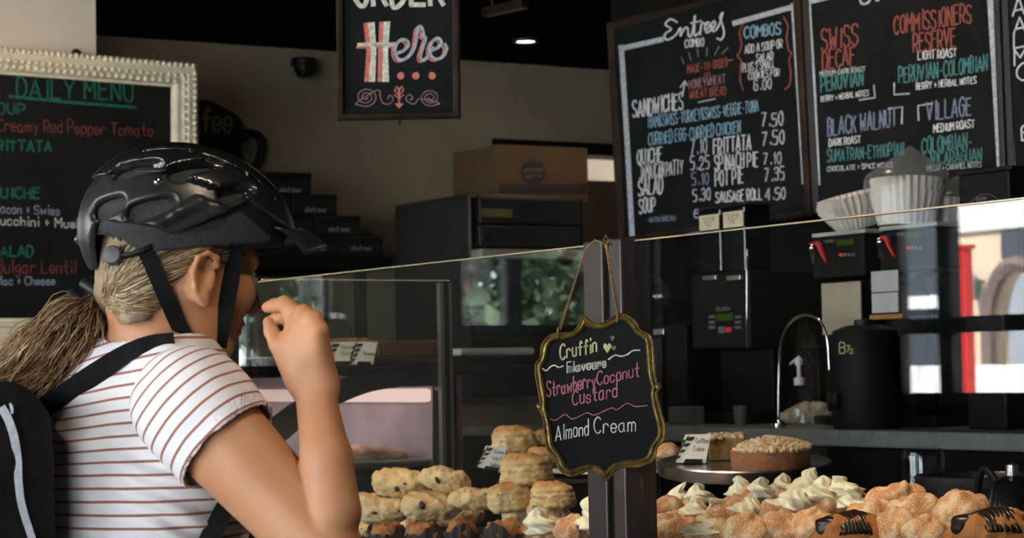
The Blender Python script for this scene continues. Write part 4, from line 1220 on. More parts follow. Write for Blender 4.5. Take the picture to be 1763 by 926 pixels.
def vnoise(p):
    p = np.asarray(p, float)
    i = np.floor(p).astype(int); f = p - i; f = f * f * (3 - 2 * f)
    r = 0
    for dx in (0, 1):
        for dy in (0, 1):
            for dz in (0, 1):
                w = (f[..., 0] if dx else 1 - f[..., 0]) * (f[..., 1] if dy else 1 - f[..., 1]) * (f[..., 2] if dz else 1 - f[..., 2])
                r = r + w * _LAT[(i[..., 0] + dx) % 32, (i[..., 1] + dy) % 32, (i[..., 2] + dz) % 32]
    return r - .5
def vnormals(V, F):
    n = np.zeros_like(V)
    q = np.asarray(F)
    fn = np.cross(V[q[:, 2]] - V[q[:, 0]], V[q[:, 3]] - V[q[:, 1]])
    for i in range(4): np.add.at(n, q[:, i], fn)
    return n / (np.linalg.norm(n, axis=1)[:, None] + 1e-12)
def relax(V, F, it=2, lam=.5):
    q = np.asarray(F)
    e = np.concatenate([q[:, [0, 1]], q[:, [1, 2]], q[:, [2, 3]], q[:, [3, 0]]])
    for _ in range(it):
        s = np.zeros_like(V); c = np.zeros(len(V))
        np.add.at(s, e[:, 0], V[e[:, 1]]); np.add.at(c, e[:, 0], 1)
        np.add.at(s, e[:, 1], V[e[:, 0]]); np.add.at(c, e[:, 1], 1)
        V = V + lam * (s / np.maximum(c, 1)[:, None] - V)
    return V
def disp(V, F, amp, freq, seed=0, octv=2):
    n = vnormals(V, F)
    d = 0
    for o in range(octv):
        d = d + vnoise(V * freq * 2 ** o + seed * 7.3) / 2 ** o
    return V + n * (amp * d)[:, None]
def bounds(prims, m=.012):
    us = [p for p in prims if p.op == 'u']
    return np.min([p.lo for p in us], 0) - m, np.max([p.hi for p in us], 0) + m
# ================================================================== things on the back counter
def ray_on_z(px, py, z): return PZ(px, py, z)
# gooseneck tap
VF = 3.86
pts = [PV(1340, 735, VF), PV(1341, 640, VF), PV(1344, 600, VF), PV(1352, 568, VF), PV(1368, 549, VF), PV(1390, 542, VF), PV(1412, 552, VF), PV(1424, 580, VF), PV(1427, 620, VF), PV(1428, 640, VF)]
t = thing('gooseneck_tap', 'tall thin chrome gooseneck tap arching behind the loaf', 'tap', np.array([*pts[0][:2], BZ]))
pts[0] = np.array([*pts[0][:2], BZ])
MB().tube(crom(pts, 5), .0042, 8).build('spout_pipe', M['chrome'], t, True)
MB().lathe([(0, 0), (.022, 0), (.022, .01), (.01, .02), (0, .02)], pts[0], seg=16).build('base_collar', M['chrome'], t, True, 40)
# soap dispenser
c = PV(1378, 735, 3.92); c = np.array([*c[:2], BZ])
hz = to_uvz(PV(1372, 612, 3.92))[2] - BZ
t = thing('soap_dispenser', 'clear soap bottle with white pump beside the chrome tap', 'soap dispenser', c)
MB().lathe([(0, 0), (.028, 0), (.03, .01), (.03, hz * .45), (.012, hz * .56), (.012, hz * .6), (0, hz * .6)], c, seg=20).build('bottle', M['jar_glass'], t, True, 40)
MB().lathe([(.013, hz * .58), (.016, hz * .58), (.016, hz * .68), (.006, hz * .7), (.006, hz * .86), (.012, hz * .87), (.012, hz * .95), (0, hz)], c, seg=16).build('pump', M['white_plastic'], t, True, 40)
MB().tube([c + ZX * hz * .92, c + ZX * hz * .93 - UX * .02, c + ZX * hz * .88 - UX * .04], .004, 8).build('nozzle', M['white_plastic'], t, True)
# small cup and paper bits near the grinder
c = PZ(1274, 727, BZ + .0)
t = tag(MB().lathe([(0, 0), (.016, 0), (.021, .06), (.019, .06), (.014, .004), (0, .004)], PZ(1275, 733, BZ), seg=18).build('paper_cup', M['machine_grey'], None, True, 40), 'small grey cup at the foot of the grinder', 'cup')
# dusted loaf on the counter
c = PZ(1390, 730, BZ)
sc = np.linalg.norm(PV(1445, 710, to_uvz(c)[1]) - PV(1338, 710, to_uvz(c)[1])) * .5
M['loaf'] = pmat('floury_loaf', (0.62, 0.53, 0.42), (0.34, 0.26, 0.19), 28, .9, bump=.6, bscale=90)
axs = np.stack([C_R, np.cross(ZX, C_R), ZX])
R_ = unit(C_R * np.array([1, 1, 0])); B_ = np.cross(ZX, R_)
W = 0.165 / 2
prims = [ell(c + R_ * .012 + ZX * .03, (.062, .05, .038), .02, axes=[R_, B_, ZX]), ell(c - R_ * .05 + ZX * .02, (.035, .035, .022), .02, axes=[R_, B_, ZX]), ell(c + R_ * .05 + ZX * .022, (.035, .04, .03), .02, axes=[R_, B_, ZX])]
V, F = surfnet(prims, *bounds(prims), .0035); V = disp(V, F, .014, 40, 2, 3)
V[:, 2] = np.maximum(V[:, 2], BZ + .001)
t = tag(mkobj('bread_loaf', V, F, M['loaf'], None, True), 'flour dusted bread loaf alone on the back counter', 'bread')

# bowl, jar and black items low at the right, behind the cruffins
c = PV(1690, 818, 2.98); rb = .13
cz = np.array([*c[:2], CZ]); hb = c[2] - CZ
t = tag(MB().lathe([(0, 0.0), (rb * .6, 0), (rb * .8, .03), (rb * .97, hb * .7), (rb, hb), (rb - .004, hb + .002), (rb - .006, hb), (rb * .93, hb * .7), (rb * .75, .035), (0, .006)], cz, seg=44).build('mixing_bowl', pmat('dark_steel', (0.16, 0.16, 0.16), None, 9, .25, metal=.9), None, True, 60), 'large dark mixing bowl with bright rim behind the cruffins', 'bowl')
c = PV(1588, 772, 3.05); cz = np.array([*c[:2], CZ]); hb = c[2] - CZ
t = thing('glass_jar', 'tall clear glass jar standing left of the dark mixing bowl', 'jar', cz)
MB().lathe([(0, 0), (.042, 0), (.045, .01), (.045, hb - .02), (.040, hb), (.037, hb), (.041, hb - .02), (.041, .012), (0, .008)], cz, seg=28).build('jar_body', M['jar_glass'], t, True, 40)
c = PV(1742, 800, 2.86); cz = np.array([*c[:2], CZ]); hb = c[2] - CZ
t = thing('black_kettle', 'black handled kettle at the right edge behind the croissant', 'kettle', cz)
MB().lathe([(0, 0), (.06, 0), (.062, .02), (.055, hb * .6), (.04, hb * .85), (.02, hb * .9), (0, hb * .92)], cz, seg=28).build('kettle_body', M['black_gloss'], t, True, 40)
hp = [cz + ZX * hb * .8 - UX * .03, cz + ZX * hb * .95 - UX * .075, cz + ZX * hb * .6 - UX * .10, cz + ZX * hb * .2 - UX * .085]
MB().tube(crom(hp, 5), .007, 8).build('handle', M['black'], t, True)
MB().lathe([(0, hb * .9), (.012, hb * .9), (.012, hb), (0, hb + .004)], cz, seg=14).build('lid_knob', M['steel'], t, True, 40)

# ================================================================== pies and jars on the deli case
M['pie_crust'] = pmat('pie_crust', (0.34, 0.16, 0.06), (0.18, 0.08, 0.03), 22, .8, bump=.6, bscale=60)
M['brownie'] = pmat('brownie', (0.10, 0.05, 0.025), (0.06, 0.03, 0.016), 22, .8, bump=.5)
UT = U_RET - .16
def on_top(px, py): return PZ(px, py, DT)
a_, b_ = to_uvz(PU(560, 600, UT)), to_uvz(PU(757, 600, UT))
tz = DT + .001
t = thing('serving_tray', 'shiny serving tray under the tray bake on the deli case', 'tray', uvz(UT - .12, (a_[1] + b_[1]) / 2, tz))
hh = to_uvz(PU(700, 606, UT))[2] - tz
MB().rbox(UT - .28, UT, a_[1] - .02, b_[1] + .04, tz, tz + max(hh * .6, .012), .006).build('tray_body', M['steel'], t)
for k, (x0, x1, mt, lab) in enumerate(((556, 657, 'pie_crust', 'golden crusted tray bake slab behind the two leaf cards'), (660, 762, 'brownie', 'dark brownie slab right of the golden tray bake'))):
    p, q = to_uvz(PU(x0, 600, UT - .02)), to_uvz(PU(x1, 600, UT - .02))
    z0 = tz + max(hh * .6, .012) + .001; z1 = to_uvz(PU((x0 + x1) / 2, 586, UT - .02))[2]
    mb = MB().rbox(UT - .24, UT - .02, p[1], q[1], z0, max(z1, z0 + .02), .006)
    o = mb.build('tray_bake', M[mt], None); tag(o, lab, 'cake')
    top = MB(); rs = np.random.RandomState(k)
    if k == 0:
        for i in range(60):
            u_, v_ = rs.uniform(UT - .23, UT - .03), rs.uniform(p[1] + .01, q[1] - .01)
            top.lathe([(0, -.006), (.01, -.002), (.009, .004), (0, .008)], uvz(u_, v_, max(z1, z0 + .02)), seg=6)
        top.build('crumb_topping', M['pie_crust'], o, True)['kind'] = 'stuff'
def leaf_card(label, quad, pl, words, group='leaf printed price cards', holder=True):
    """quad px: tl, tr, br, bl of the white card; black leaf spray overlaps its left edge"""
    t_ = thing('price_card', label, 'card', pl.at((quad[2][0] + quad[3][0]) / 2, (quad[2][1] + quad[3][1]) / 2), group)
    slab(t_, 'card', M['white_card'], pl, quad, .0025)
    q = np.array(quad, float)
    def uvp(a, b): return q[0] * (1 - a) * (1 - b) + q[1] * a * (1 - b) + q[2] * a * b + q[3] * (1 - a) * b
    pl.mb = {}
    w_ = np.linalg.norm(q[1] - q[0]); h_ = np.linalg.norm(q[3] - q[0])
    pl.path('k', [uvp(.14, .05), uvp(.04, .35), uvp(-.02, .65), uvp(-.02, .98)], 2.0)
    for i in range(4):
        b0 = .12 + i * .22
        s_ = 1 - i * .16
        c0 = uvp(.10 - i * .045, b0 + .08)
        for dx, dy in ((.30 * s_, -.10), (-.15 * s_, .12)):
            tip = c0 + (q[1] - q[0]) * dx * 1.05 + (q[3] - q[0]) * dy
            m = (c0 + tip) / 2; nn = np.array([-(tip - c0)[1], (tip - c0)[0]]) * .24
            pl.poly('k', [c0, (c0 + m) / 2 + nn * .8, m + nn, (m + tip) / 2 + nn * .7, tip, (m + tip) / 2 - nn * .5, m - nn * .8, (c0 + m) / 2 - nn * .6], .0016 + .0002 * i)
    for i, wd in enumerate(words):
        if not wd: continue
        p0_, p1_ = uvp(.50, .30 + .28 * i), uvp(.50 + min(.09 * len(wd), .46), .30 + .28 * i)
        pl.text('g', wd, p0_[0], p0_[1], p1_[0], h_ * .15, p1_[1], w=max(w_ * .016, 1.0), jit=0)
    pl.finish(t_, 'print', dict(k=M['ink'], g=M['grey_ink']))
    if holder:
        hb_ = [uvp(.30, .88), uvp(.86, .88), uvp(.86, 1.04), uvp(.26, 1.04)]
        slab(t_, 'card_holder', M['black'], pl, hb_, .02, .004)
    return t_
cp = Plane(uvz(U_RET - .07, 0, 0), unit(UX + ZX * .25))
cp = Plane(PU(600, 626, U_RET - .07), unit(UX + ZX * .25))
leaf_card('white leaf printed card right beside the raised hand, left of two', [(568, 589), (612, 588), (606, 627), (562, 627)], cp, ['Honey', 'Slice'])
leaf_card('white leaf printed card on the deli case, right of two', [(609, 588), (650, 589), (642, 628), (604, 627)], cp, ['', 'Brownie'])
def jar(label, px, ybase, ytop, wpx, u, mat='jar_glass'):
    c = PU(px, ybase, u); c[2] = DT + .001
    r = np.linalg.norm(PU(px - wpx / 2, ybase, u) - PU(px + wpx / 2, ybase, u)) / 2
    h = to_uvz(PU(px, ytop, u))[2] - DT
    t_ = thing('glass_jar', label, 'jar', c)
    MB().lathe([(0, 0), (r * .95, 0), (r, .01), (r, h * .75), (r * .6, h * .92), (r * .58, h), (r * .54, h), (r * .55, h * .92), (r * .94, h * .74), (r * .94, .014), (0, .01)], c, seg=28).build('jar_body', M['jar_glass'], t_, True, 40)
    MB().lathe([(0, h), (r * .62, h), (r * .62, h + .014), (r * .2, h + .02), (r * .15, h + .035), (0, h + .038)], c, seg=24).build('lid', M['jar_glass'], t_, True, 40)
    return t_, c, r, h
jar("lidded glass jar on the deli case in front of the person\'s chin", 428, 612, 556, 34, U_RET - .14)
jar('lidded glass jar on the deli case right of the raised hand', 582, 590, 548, 46, U_RET - .54)
c = PU(462, 612, U_RET - .12); c[2] = DT + .001
tag(MB().lathe([(0, 0), (.025, 0), (.03, .004), (.055, .02), (.053, .022), (.03, .008), (0, .007)], c, seg=36).build('white_dish', M['porcelain'], None, True, 50), "small white dish on the deli case beside the person\'s chin", 'dish')
# loaf slab on the inner shelf of the deli case
p, q = to_uvz(PU(598, 790, U_RET - .1)), to_uvz(PU(738, 790, U_RET - .1))
zz_ = zs_ + .001
tq_ = MB().rbox(U_RET - .45, U_RET - .08, p[1], q[1], zz_, zz_ + .012, .004).build('serving_board', pmat('olive_board', (0.12, 0.11, 0.05), None, 8, .5), None)
tag(tq_, 'olive serving board inside the lit deli case', 'board')
prims = [ell(uvz(U_RET - .26, p[1] + (q[1] - p[1]) * .35, zz_ + .022), (.11, .10, .028), .02, axes=[UX, VX, ZX]), ell(uvz(U_RET - .26, p[1] + (q[1] - p[1]) * .72, zz_ + .018), (.10, .07, .02), .02, axes=[UX, VX, ZX])]
V, F = surfnet(prims, *bounds(prims), .006); V = disp(V, F, .012, 30, 4, 2); V[:, 2] = np.maximum(V[:, 2], zz_ + .0125)
tag(mkobj('flat_loaf', V, F, pmat('pale_bread', (0.55, 0.36, 0.22), (0.40, 0.22, 0.13), 14, .85, bump=.4), None, True), 'flat pale loaf on the olive board inside the lit deli case', 'bread')
# crumpled pink paper seen left of the hand inside the case
g_ = MB(); n_ = 22
rows_ = []
for i in range(n_):
    r_ = []
    for j in range(n_):
        p_ = ep.at(402 + 62 * j / (n_ - 1), 650 + 60 * i / (n_ - 1)) - UX * (.10 + .25 * (1 - i / n_)) 
        r_.append(p_ + UX * .03 * vnoise(np.array([i * .35, j * .3, 2.2])))
    rows_.append(r_)
g_.loft(rows_, closed=False)
o = g_.build('pink_wrapping_paper', pmat('pink_paper', (0.62, 0.47, 0.44), (0.55, 0.41, 0.39), 12, .8), None, True)
o.modifiers.new('thick', 'SOLIDIFY').thickness = .0008
tag(o, 'crumpled pale pink paper lining the left of the deli case', 'paper')

# ================================================================== pastries
def pastry_mat(name, base, brown, dust=None, scale=22, bump=.5, thr=.55, speck=None, crown=None, cz=(.03, .055)):
    """crumb colour with baked patches (noise), baked crown (object height) and optional sugar or speck dusting"""
    m = pmat(name, base, brown, scale, .75, bump=bump, bscale=130, lo=.38, hi=.68)
    nt = m.node_tree; b = nt.nodes['Principled BSDF']
    b.inputs['Subsurface Weight'].default_value = .08
    b.inputs['Subsurface Radius'].default_value = (1, .5, .25); b.inputs['Subsurface Scale'].default_value = .004
    src = b.inputs['Base Color'].links[0].from_socket
    tc = nt.nodes.new('ShaderNodeTexCoord')
    def overlay(col, sc, lo, hi, src, amt=1.0):
        n = nt.nodes.new('ShaderNodeTexNoise'); n.inputs['Scale'].default_value = sc; n.inputs['Detail'].default_value = 3
        nt.links.new(tc.outputs['Object'], n.inputs['Vector'])
        r = nt.nodes.new('ShaderNodeMapRange'); r.inputs['From Min'].default_value = lo; r.inputs['From Max'].default_value = hi; r.inputs['To Max'].default_value = amt
        nt.links.new(n.outputs['Fac'], r.inputs['Value'])
        mx = nt.nodes.new('ShaderNodeMix'); mx.data_type = 'RGBA'
        nt.links.new(r.outputs['Result'], mx.inputs['Factor']); nt.links.new(src, mx.inputs['A']); mx.inputs['B'].default_value = tuple(col) + (1,)
        return mx.outputs['Result']
    if dust:
        src = overlay(dust, 45, .48, .62, src, .55)
        src = overlay(dust, 420, .54, .60, src, .75)
    if crown:   # baked crust on the crown of the pastry
        sx = nt.nodes.new('ShaderNodeSeparateXYZ'); nt.links.new(tc.outputs['Object'], sx.inputs[0])
        nz = nt.nodes.new('ShaderNodeTexNoise'); nz.inputs['Scale'].default_value = 38; nt.links.new(tc.outputs['Object'], nz.inputs['Vector'])
        ad = nt.nodes.new('ShaderNodeMath'); ad.operation = 'MULTIPLY_ADD'; ad.inputs[1].default_value = .05; nt.links.new(nz.outputs['Fac'], ad.inputs[0]); nt.links.new(sx.outputs['Z'], ad.inputs[2])
        r2 = nt.nodes.new('ShaderNodeMapRange'); r2.inputs['From Min'].default_value = cz[0] + .025; r2.inputs['From Max'].default_value = cz[1] + .025; r2.inputs['To Max'].default_value = .85
        nt.links.new(ad.outputs[0], r2.inputs['Value'])
        m2 = nt.nodes.new('ShaderNodeMix'); m2.data_type = 'RGBA'; m2.inputs['B'].default_value = tuple(crown) + (1,)
        nt.links.new(r2.outputs['Result'], m2.inputs['Factor']); nt.links.new(src, m2.inputs['A']); src = m2.outputs['Result']
    if speck: src = overlay(speck, 160, .66, .70, src, .8)
    nt.links.new(src, b.inputs['Base Color'])
    return m
M['cruffin_a'] = pastry_mat('cruffin_crust', (0.56, 0.245, 0.085), (0.74, 0.40, 0.17), (0.84, 0.66, 0.47))
M['cruffin_b'] = pastry_mat('cruffin_crust_dark', (0.50, 0.20, 0.07), (0.68, 0.33, 0.13), (0.80, 0.58, 0.40))
M['scone'] = pastry_mat('scone_crumb', (0.84, 0.60, 0.32), (0.74, 0.45, 0.19), None, 18, .8, speck=(0.14, 0.10, 0.03), crown=(0.56, 0.29, 0.09), cz=(.044, .072))
M['biscuit'] = pastry_mat('biscuit_crumb', (0.76, 0.56, 0.28), (0.64, 0.40, 0.16), None, 16, .7, crown=(0.46, 0.17, 0.03), cz=(.036, .064))
M['bake_top'] = pmat('baked_top', (0.42, 0.13, 0.03), (0.30, 0.07, 0.015), 30, .7, bump=.5)
M['berry'] = pmat('dark_berry', (0.02, 0.018, 0.012), (0.05, 0.04, 0.02), 60, .5)
M['cream'] = pmat('whipped_cream', (0.93, 0.87, 0.66), (0.90, 0.83, 0.60), 20, .55, sss=.15)
M['choc'] = pmat('dark_chocolate', (0.030, 0.014, 0.009), (0.02, 0.01, 0.007), 20, .3)
M['croissant'] = pastry_mat('croissant_crust', (0.36, 0.12, 0.03), (0.50, 0.20, 0.055), None, 18)
M['cake'] = pmat('cake_crumb', (0.36, 0.14, 0.06), (0.28, 0.10, 0.045), 40, .85, bump=.5)
M['cake_in'] = pmat('cake_inside', (0.42, 0.26, 0.10), (0.30, 0.17, 0.06), 40, .9, bump=.6)
M['streusel'] = pmat('streusel', (0.56, 0.36, 0.19), (0.72, 0.58, 0.42), 50, .9, bump=.6)
M['muffin'] = pmat('carrot_muffin', (0.62, 0.23, 0.07), (0.48, 0.15, 0.04), 40, .8, bump=.7)
M['paper_dark'] = pmat('brown_baking_paper', (0.055, 0.032, 0.03), (0.04, 0.024, 0.022), 12, .6)
I3 = np.eye(3)

def cruffin_mesh(seed, r=.045):
    rs = np.random.RandomState(seed)
    pr = [ell((0, 0, .032), (r, r * .95, .034), .014)]
    for k in range(6):
        a = k * 1.05 + rs.uniform(-.3, .3); rr = r * .62
        pr.append(ell((rr * math.cos(a), rr * math.sin(a), .035 + .012 * rs.rand()), (.022 + .006 * rs.rand(), .018, .022), .008))
    pr.append(ell((rs.uniform(-.01, .01), rs.uniform(-.01, .01), .058), (.022, .018, .016), .01))
    V, F = surfnet(pr, *bounds(pr), .0032)
    a = np.arctan2(V[:, 1], V[:, 0]); R = np.hypot(V[:, 0], V[:, 1])
    n = vnormals(V, F)
    V = V + n * (.0022 * np.sin(4 * a + R * 190 + seed + V[:, 2] * 60))[:, None]
    V = disp(V, F, .007, 45, seed, 2)
    V[:, 2] = np.maximum(V[:, 2], 0)
    return V, F
def dollop_mesh(seed, R=.021, H=.034, tilt=(0, 0)):
    rs = np.random.RandomState(seed)
    seg, rings = 42, []
    th = np.arange(seg) * 2 * PI / seg
    T = 20
    for i in range(T + 1):
        f = i / T
        base = R * (1.02 - f) ** .62 * (1 + .11 * math.sin(f * 2 * PI * 2.6 + 1))
        if i == 0: base *= .8
        rad = base * (1 + .17 * np.cos(7 * (th + f * 2.4)))
        cx_ = tilt[0] * f * f * H + .003 * math.sin(f * 9 + seed); cy_ = tilt[1] * f * f * H + .003 * math.cos(f * 8 + seed)
        rings.append(np.stack([cx_ + rad * np.cos(th), cy_ + rad * np.sin(th), np.full(seg, H * f * (1 - .12 * f))], 1))
    mb = MB().loft(rings)
    return np.concatenate(mb.v), mb.f
CRU = [cruffin_mesh(s) for s in (1, 2, 3, 4)]
DOL = [dollop_mesh(s, tilt=tl) for s, tl in ((1, (.3, 0)), (2, (-.5, .2)), (3, (.1, .5)))]
_me = {}
def local_obj(name, key, VF, mat, parent=None, loc=(0, 0, 0), rot=(0, 0, 0), scale=1.0):
    k = (key, mat)
    if k not in _me:
        o = mkobj(name, VF[0], VF[1], M[mat], None, True, None, (0, 0, 0)); _me[k] = o.data
    else:
        o = bpy.data.objects.new(name, _me[k]); COL.objects.link(o)
    o.parent = parent
    o.location = Vector(loc); o.rotation_euler = rot
    o.scale = (scale,) * 3 if np.isscalar(scale) else scale
    return o
TZ = .902
tr = thing('cruffin_tray', 'low black tray carrying the heap of cruffins', 'tray', uvz(-2.75, 2.48, CZ))
MB().rbox(-3.60, -1.25, V_GLASS + .05, 2.74, CZ + .001, TZ, .006).build('tray_body', M['black'], tr)
MB().rbox(-3.60, -3.0, 2.61, 2.74, TZ, TZ + .030, .006).build('back_step', M['black'], tr)
MB().rbox(-2.99, -1.3, 2.44, 2.74, TZ, TZ + .042, .006).build('raised_step', M['black'], tr)
"""cruffins: px centre, v, size px, variant, cream list (dx, dy px offsets from centre) , label"""
CRL = [
 (1148, 884, 2.44, 70, 0, [], 'plain orange cruffin at the left end of the heap beside the post'),
 (1192, 884, 2.56, 84, 1, [(-26, -26), (14, -28)], 'cruffin with two cream swirls, back row, nearest the post'),
 (1196, 906, 2.42, 92, 2, [(-24, -10), (0, -28)], 'cruffin with a slumped cream swirl in front of the leftmost creamy one'),
 (1306, 872, 2.58, 90, 3, [(-28, -28), (6, -26)], 'cruffin with twin cream swirls directly under the left of the cake stand'),
 (1262, 898, 2.44, 104, 0, [(-14, -22), (20, -24)], 'sugar dusted cruffin with cream on its back edge, left middle of heap'),
 (1355, 890, 2.46, 92, 1, [(2, -26)], 'cruffin with one leaning cream swirl in the middle of the heap'),
 (1412, 884, 2.50, 96, 2, [(-8, -32)], 'sugar dusted cruffin with one tall ridged cream swirl'),
 (1378, 862, 2.62, 84, 3, [(-28, -18), (8, -30)], 'rearmost cruffin with two cream swirls below the coffee cake'),
 (1462, 880, 2.54, 96, 0, [(-4, -40), (6, -24)], 'cruffin with a double stacked cream swirl standing tallest at the right'),
 (1545, 872, 2.52, 100, 3, [], 'plain pale lumpy cruffin right of the tallest cream swirl'),
 (1580, 888, 2.46, 92, 1, [], 'rounded sugared cruffin in front of the pale lumpy one'),
 (1655, 888, 2.42, 104, 2, [], 'plain cruffin standing alone left of the right hand croissant'),
 (1500, 898, 2.44, 90, 1, [], 'folded golden cruffin behind the left chocolate croissant'),
 (1545, 912, 2.38, 92, 2, [], 'folded golden cruffin right of the left chocolate croissant'),
 (1110, 908, 2.40, 82, 3, [], 'low front cruffin cut by the frame just right of the post'),
 (1160, 922, 2.34, 92, 1, [], 'front row cruffin at the bottom edge, leftmost right of post'),
 (1222, 922, 2.36, 88, 2, [(-8, -20)], 'front row cruffin with a flat smear of cream at the bottom edge'),
 (1296, 924, 2.34, 96, 0, [], 'front row cruffin at the bottom edge below the sugared one'),
 (1352, 914, 2.38, 84, 3, [], 'small dark crusted cruffin in the middle of the front row'),
 (1408, 912, 2.40, 84, 0, [], 'front row cruffin touching the left chocolate croissant'),
 (1085, 902, 2.36, 60, 0, [(-4, -18)], 'cruffin with cream peeking out right beside the post'),
 (1032, 910, 2.40, 60, 1, [(0, -22)], 'cruffin with cream peeking out left beside the post'),
 (988, 914, 2.36, 70, 2, [], 'rust coloured cruffin just left of the post'),
 (940, 926, 2.36, 84, 3, [(-4, -22)], 'cruffin with a ragged cream dollop in front of the stacked biscuits'),
 (1745, 905, 2.52, 70, 1, [], 'cruffin peeking behind the right hand chocolate croissant'),
 (1600, 922, 2.36, 80, 0, [], 'front cruffin between the two chocolate croissants'),
]
rs = np.random.RandomState(5)
for i, (px, py, v, sp, var, cr, lab) in enumerate(CRL):
    c = PV(px, py, v)
    dpt = np.dot(c - C_O, C_F)
    s = sp * dpt / FPX / .092
    base = c - ZX * .034 * s
    root = thing('cruffin', lab, 'pastry', base, 'cruffins heaped behind the glass')
    rz = rs.uniform(0, 6.28)
    root.rotation_euler = (0, 0, 0)
    local_obj('pastry', 'cru%d' % var, CRU[var], 'cruffin_b' if var == 3 or i in (0, 18, 22) else 'cruffin_a', root, (0, 0, 0), (0, 0, rz), s)
    for j, (dx, dy) in enumerate(cr):
        q = PV(px + dx, py + dy + 2, v - .022)
        d = q - base
        ds = (52 if len(cr) > 1 else 66) * dpt / FPX / .046
        flat = .6 if 'smear' in lab else 1.1
        local_obj('whipped_cream', 'dol%d' % ((i + j) % 3), DOL[(i + j) % 3], 'cream', root, d - ZX * .012, (rs.uniform(-.3, .3), rs.uniform(-.3, .3), rs.uniform(0, 6)), (ds * 1.1, ds * 1.1, ds * flat))
# hidden support: lower layer of the heap shows between the front ones
# chocolate croissants
def croissant(label, px, py, v, wpx, ang):
    c = PV(px, py, v); dpt = np.dot(c - C_O, C_F)
    L = wpx * dpt / FPX / 2
    rdir = unit(C_R * np.array([1, 1, 0])); bdir = np.cross(ZX, rdir)
    path, rad = [], []
    n = 13
    for i in range(n):
        f = i / (n - 1) * 2 - 1
        path.append(c + rdir * (L * f * .9) + bdir * (.03 * f * f - .01) * 1 + ZX * (-.018 * f * f))
        rad.append(.040 * (1 - .62 * abs(f) ** 1.8) * (1 + .05 * (-1) ** i))
    pr = []
    for i in range(n - 1):
        pr.append(cone(path[i], path[i + 1], rad[i] * 1.03, rad[i + 1] * .95, .004))
    root = thing('chocolate_croissant', label, 'pastry', c - ZX * .04, 'chocolate croissants at the front')
    V, F = surfnet(pr, *bounds(pr), .0032); V = disp(V, F, .009, 42, int(px), 3)
    mkobj('pastry', V, F, M['croissant'], root, True)
    mb = MB()
    rs_ = np.random.RandomState(int(px))
    for k in range(17):   # drizzle strands wrapped over the crown
        f = -.85 + 1.7 * k / 16
        st = []
        for a in np.linspace(-1.25, 1.35, 12):
            x = f + .16 * a + .03 * math.sin(a * 4 + k)
            x = max(-.97, min(.97, x))
            r = .040 * (1 - .62 * abs(x) ** 1.8) + .0015
            ctr = c + rdir * (L * x * .9) + bdir * (.03 * x * x - .01) + ZX * (-.018 * x * x)
            st.append(ctr - bdir * (r * math.sin(a)) + ZX * (r * math.cos(a)))
        mb.tube(st, .0034 + .002 * rs_.rand(), 6)
    mb.build('chocolate_drizzle', M['choc'], root, True)
    pr = [ell(c - rdir * L * .42 + ZX * .026 - bdir * .006, (.034, .024, .010), .01, axes=[rdir, bdir, ZX]), ell(c - rdir * L * .62 + ZX * .012 - bdir * .012, (.020, .016, .012), .01, axes=[rdir, bdir, ZX])]
    V, F = surfnet(pr, *bounds(pr), .004); V = disp(V, F, .006, 60, 3)
    mkobj('chocolate_pool', V, F, M['choc'], root, True)
croissant('chocolate drizzled croissant at the bottom edge, left one of two', 1470, 924, 2.33, 150, 0)
croissant('chocolate drizzled croissant in the bottom right corner', 1715, 922, 2.34, 190, 0)

# scones
def scone_mesh(seed, wedge=True):
    rs = np.random.RandomState(seed)
    pr = [ell((0, 0, .026), (.058, .040, .027), .018), ell((-.02, .004, .034), (.034, .032, .026), .016), ell((.030, .0, .026), (.034, .030, .024), .016)]
    for k in range(5):
        pr.append(ell((rs.uniform(-.04, .045), rs.uniform(-.03, .03), rs.uniform(.02, .045)), (.016, .014, .012), .008))
    V, F = surfnet(pr, *bounds(pr), .0035)
    V = disp(V, F, .010, 60, seed, 3)
    V[:, 2] = np.maximum(V[:, 2], 0)
    return V, F
SCO = [scone_mesh(s) for s in (11, 12, 13)]
SCL = [(688, 834, 2.36, 98, 0, .0, 'blueberry scone with domed left side, left of the top pair'),
 (762, 828, 2.38, 84, 1, -.15, 'browned blueberry scone leaning right, right of the top pair'),
 (662, 880, 2.32, 92, 2, .05, "blueberry scone with two berries under the top pair, beside the person\'s elbow"),
 (742, 873, 2.36, 100, 0, .05, 'broad blueberry scone in the middle row with one large berry'),
 (812, 861, 2.42, 76, 1, 0, 'pale plain layered scone next to the biscuit stack'),
 (628, 862, 2.42, 50, 1, 0, "scone half hidden behind the person\'s elbow, upper one"),
 (632, 912, 2.34, 50, 2, 0, "scone half hidden behind the person\'s elbow, lowest one"),
 (702, 906, 2.44, 80, 1, 0, 'shadowed scone at the bottom behind the muffin papers'),
 (790, 888, 2.48, 80, 2, 0, 'shadowed scone low in the stack beneath the pale plain one')]
rs = np.random.RandomState(9)
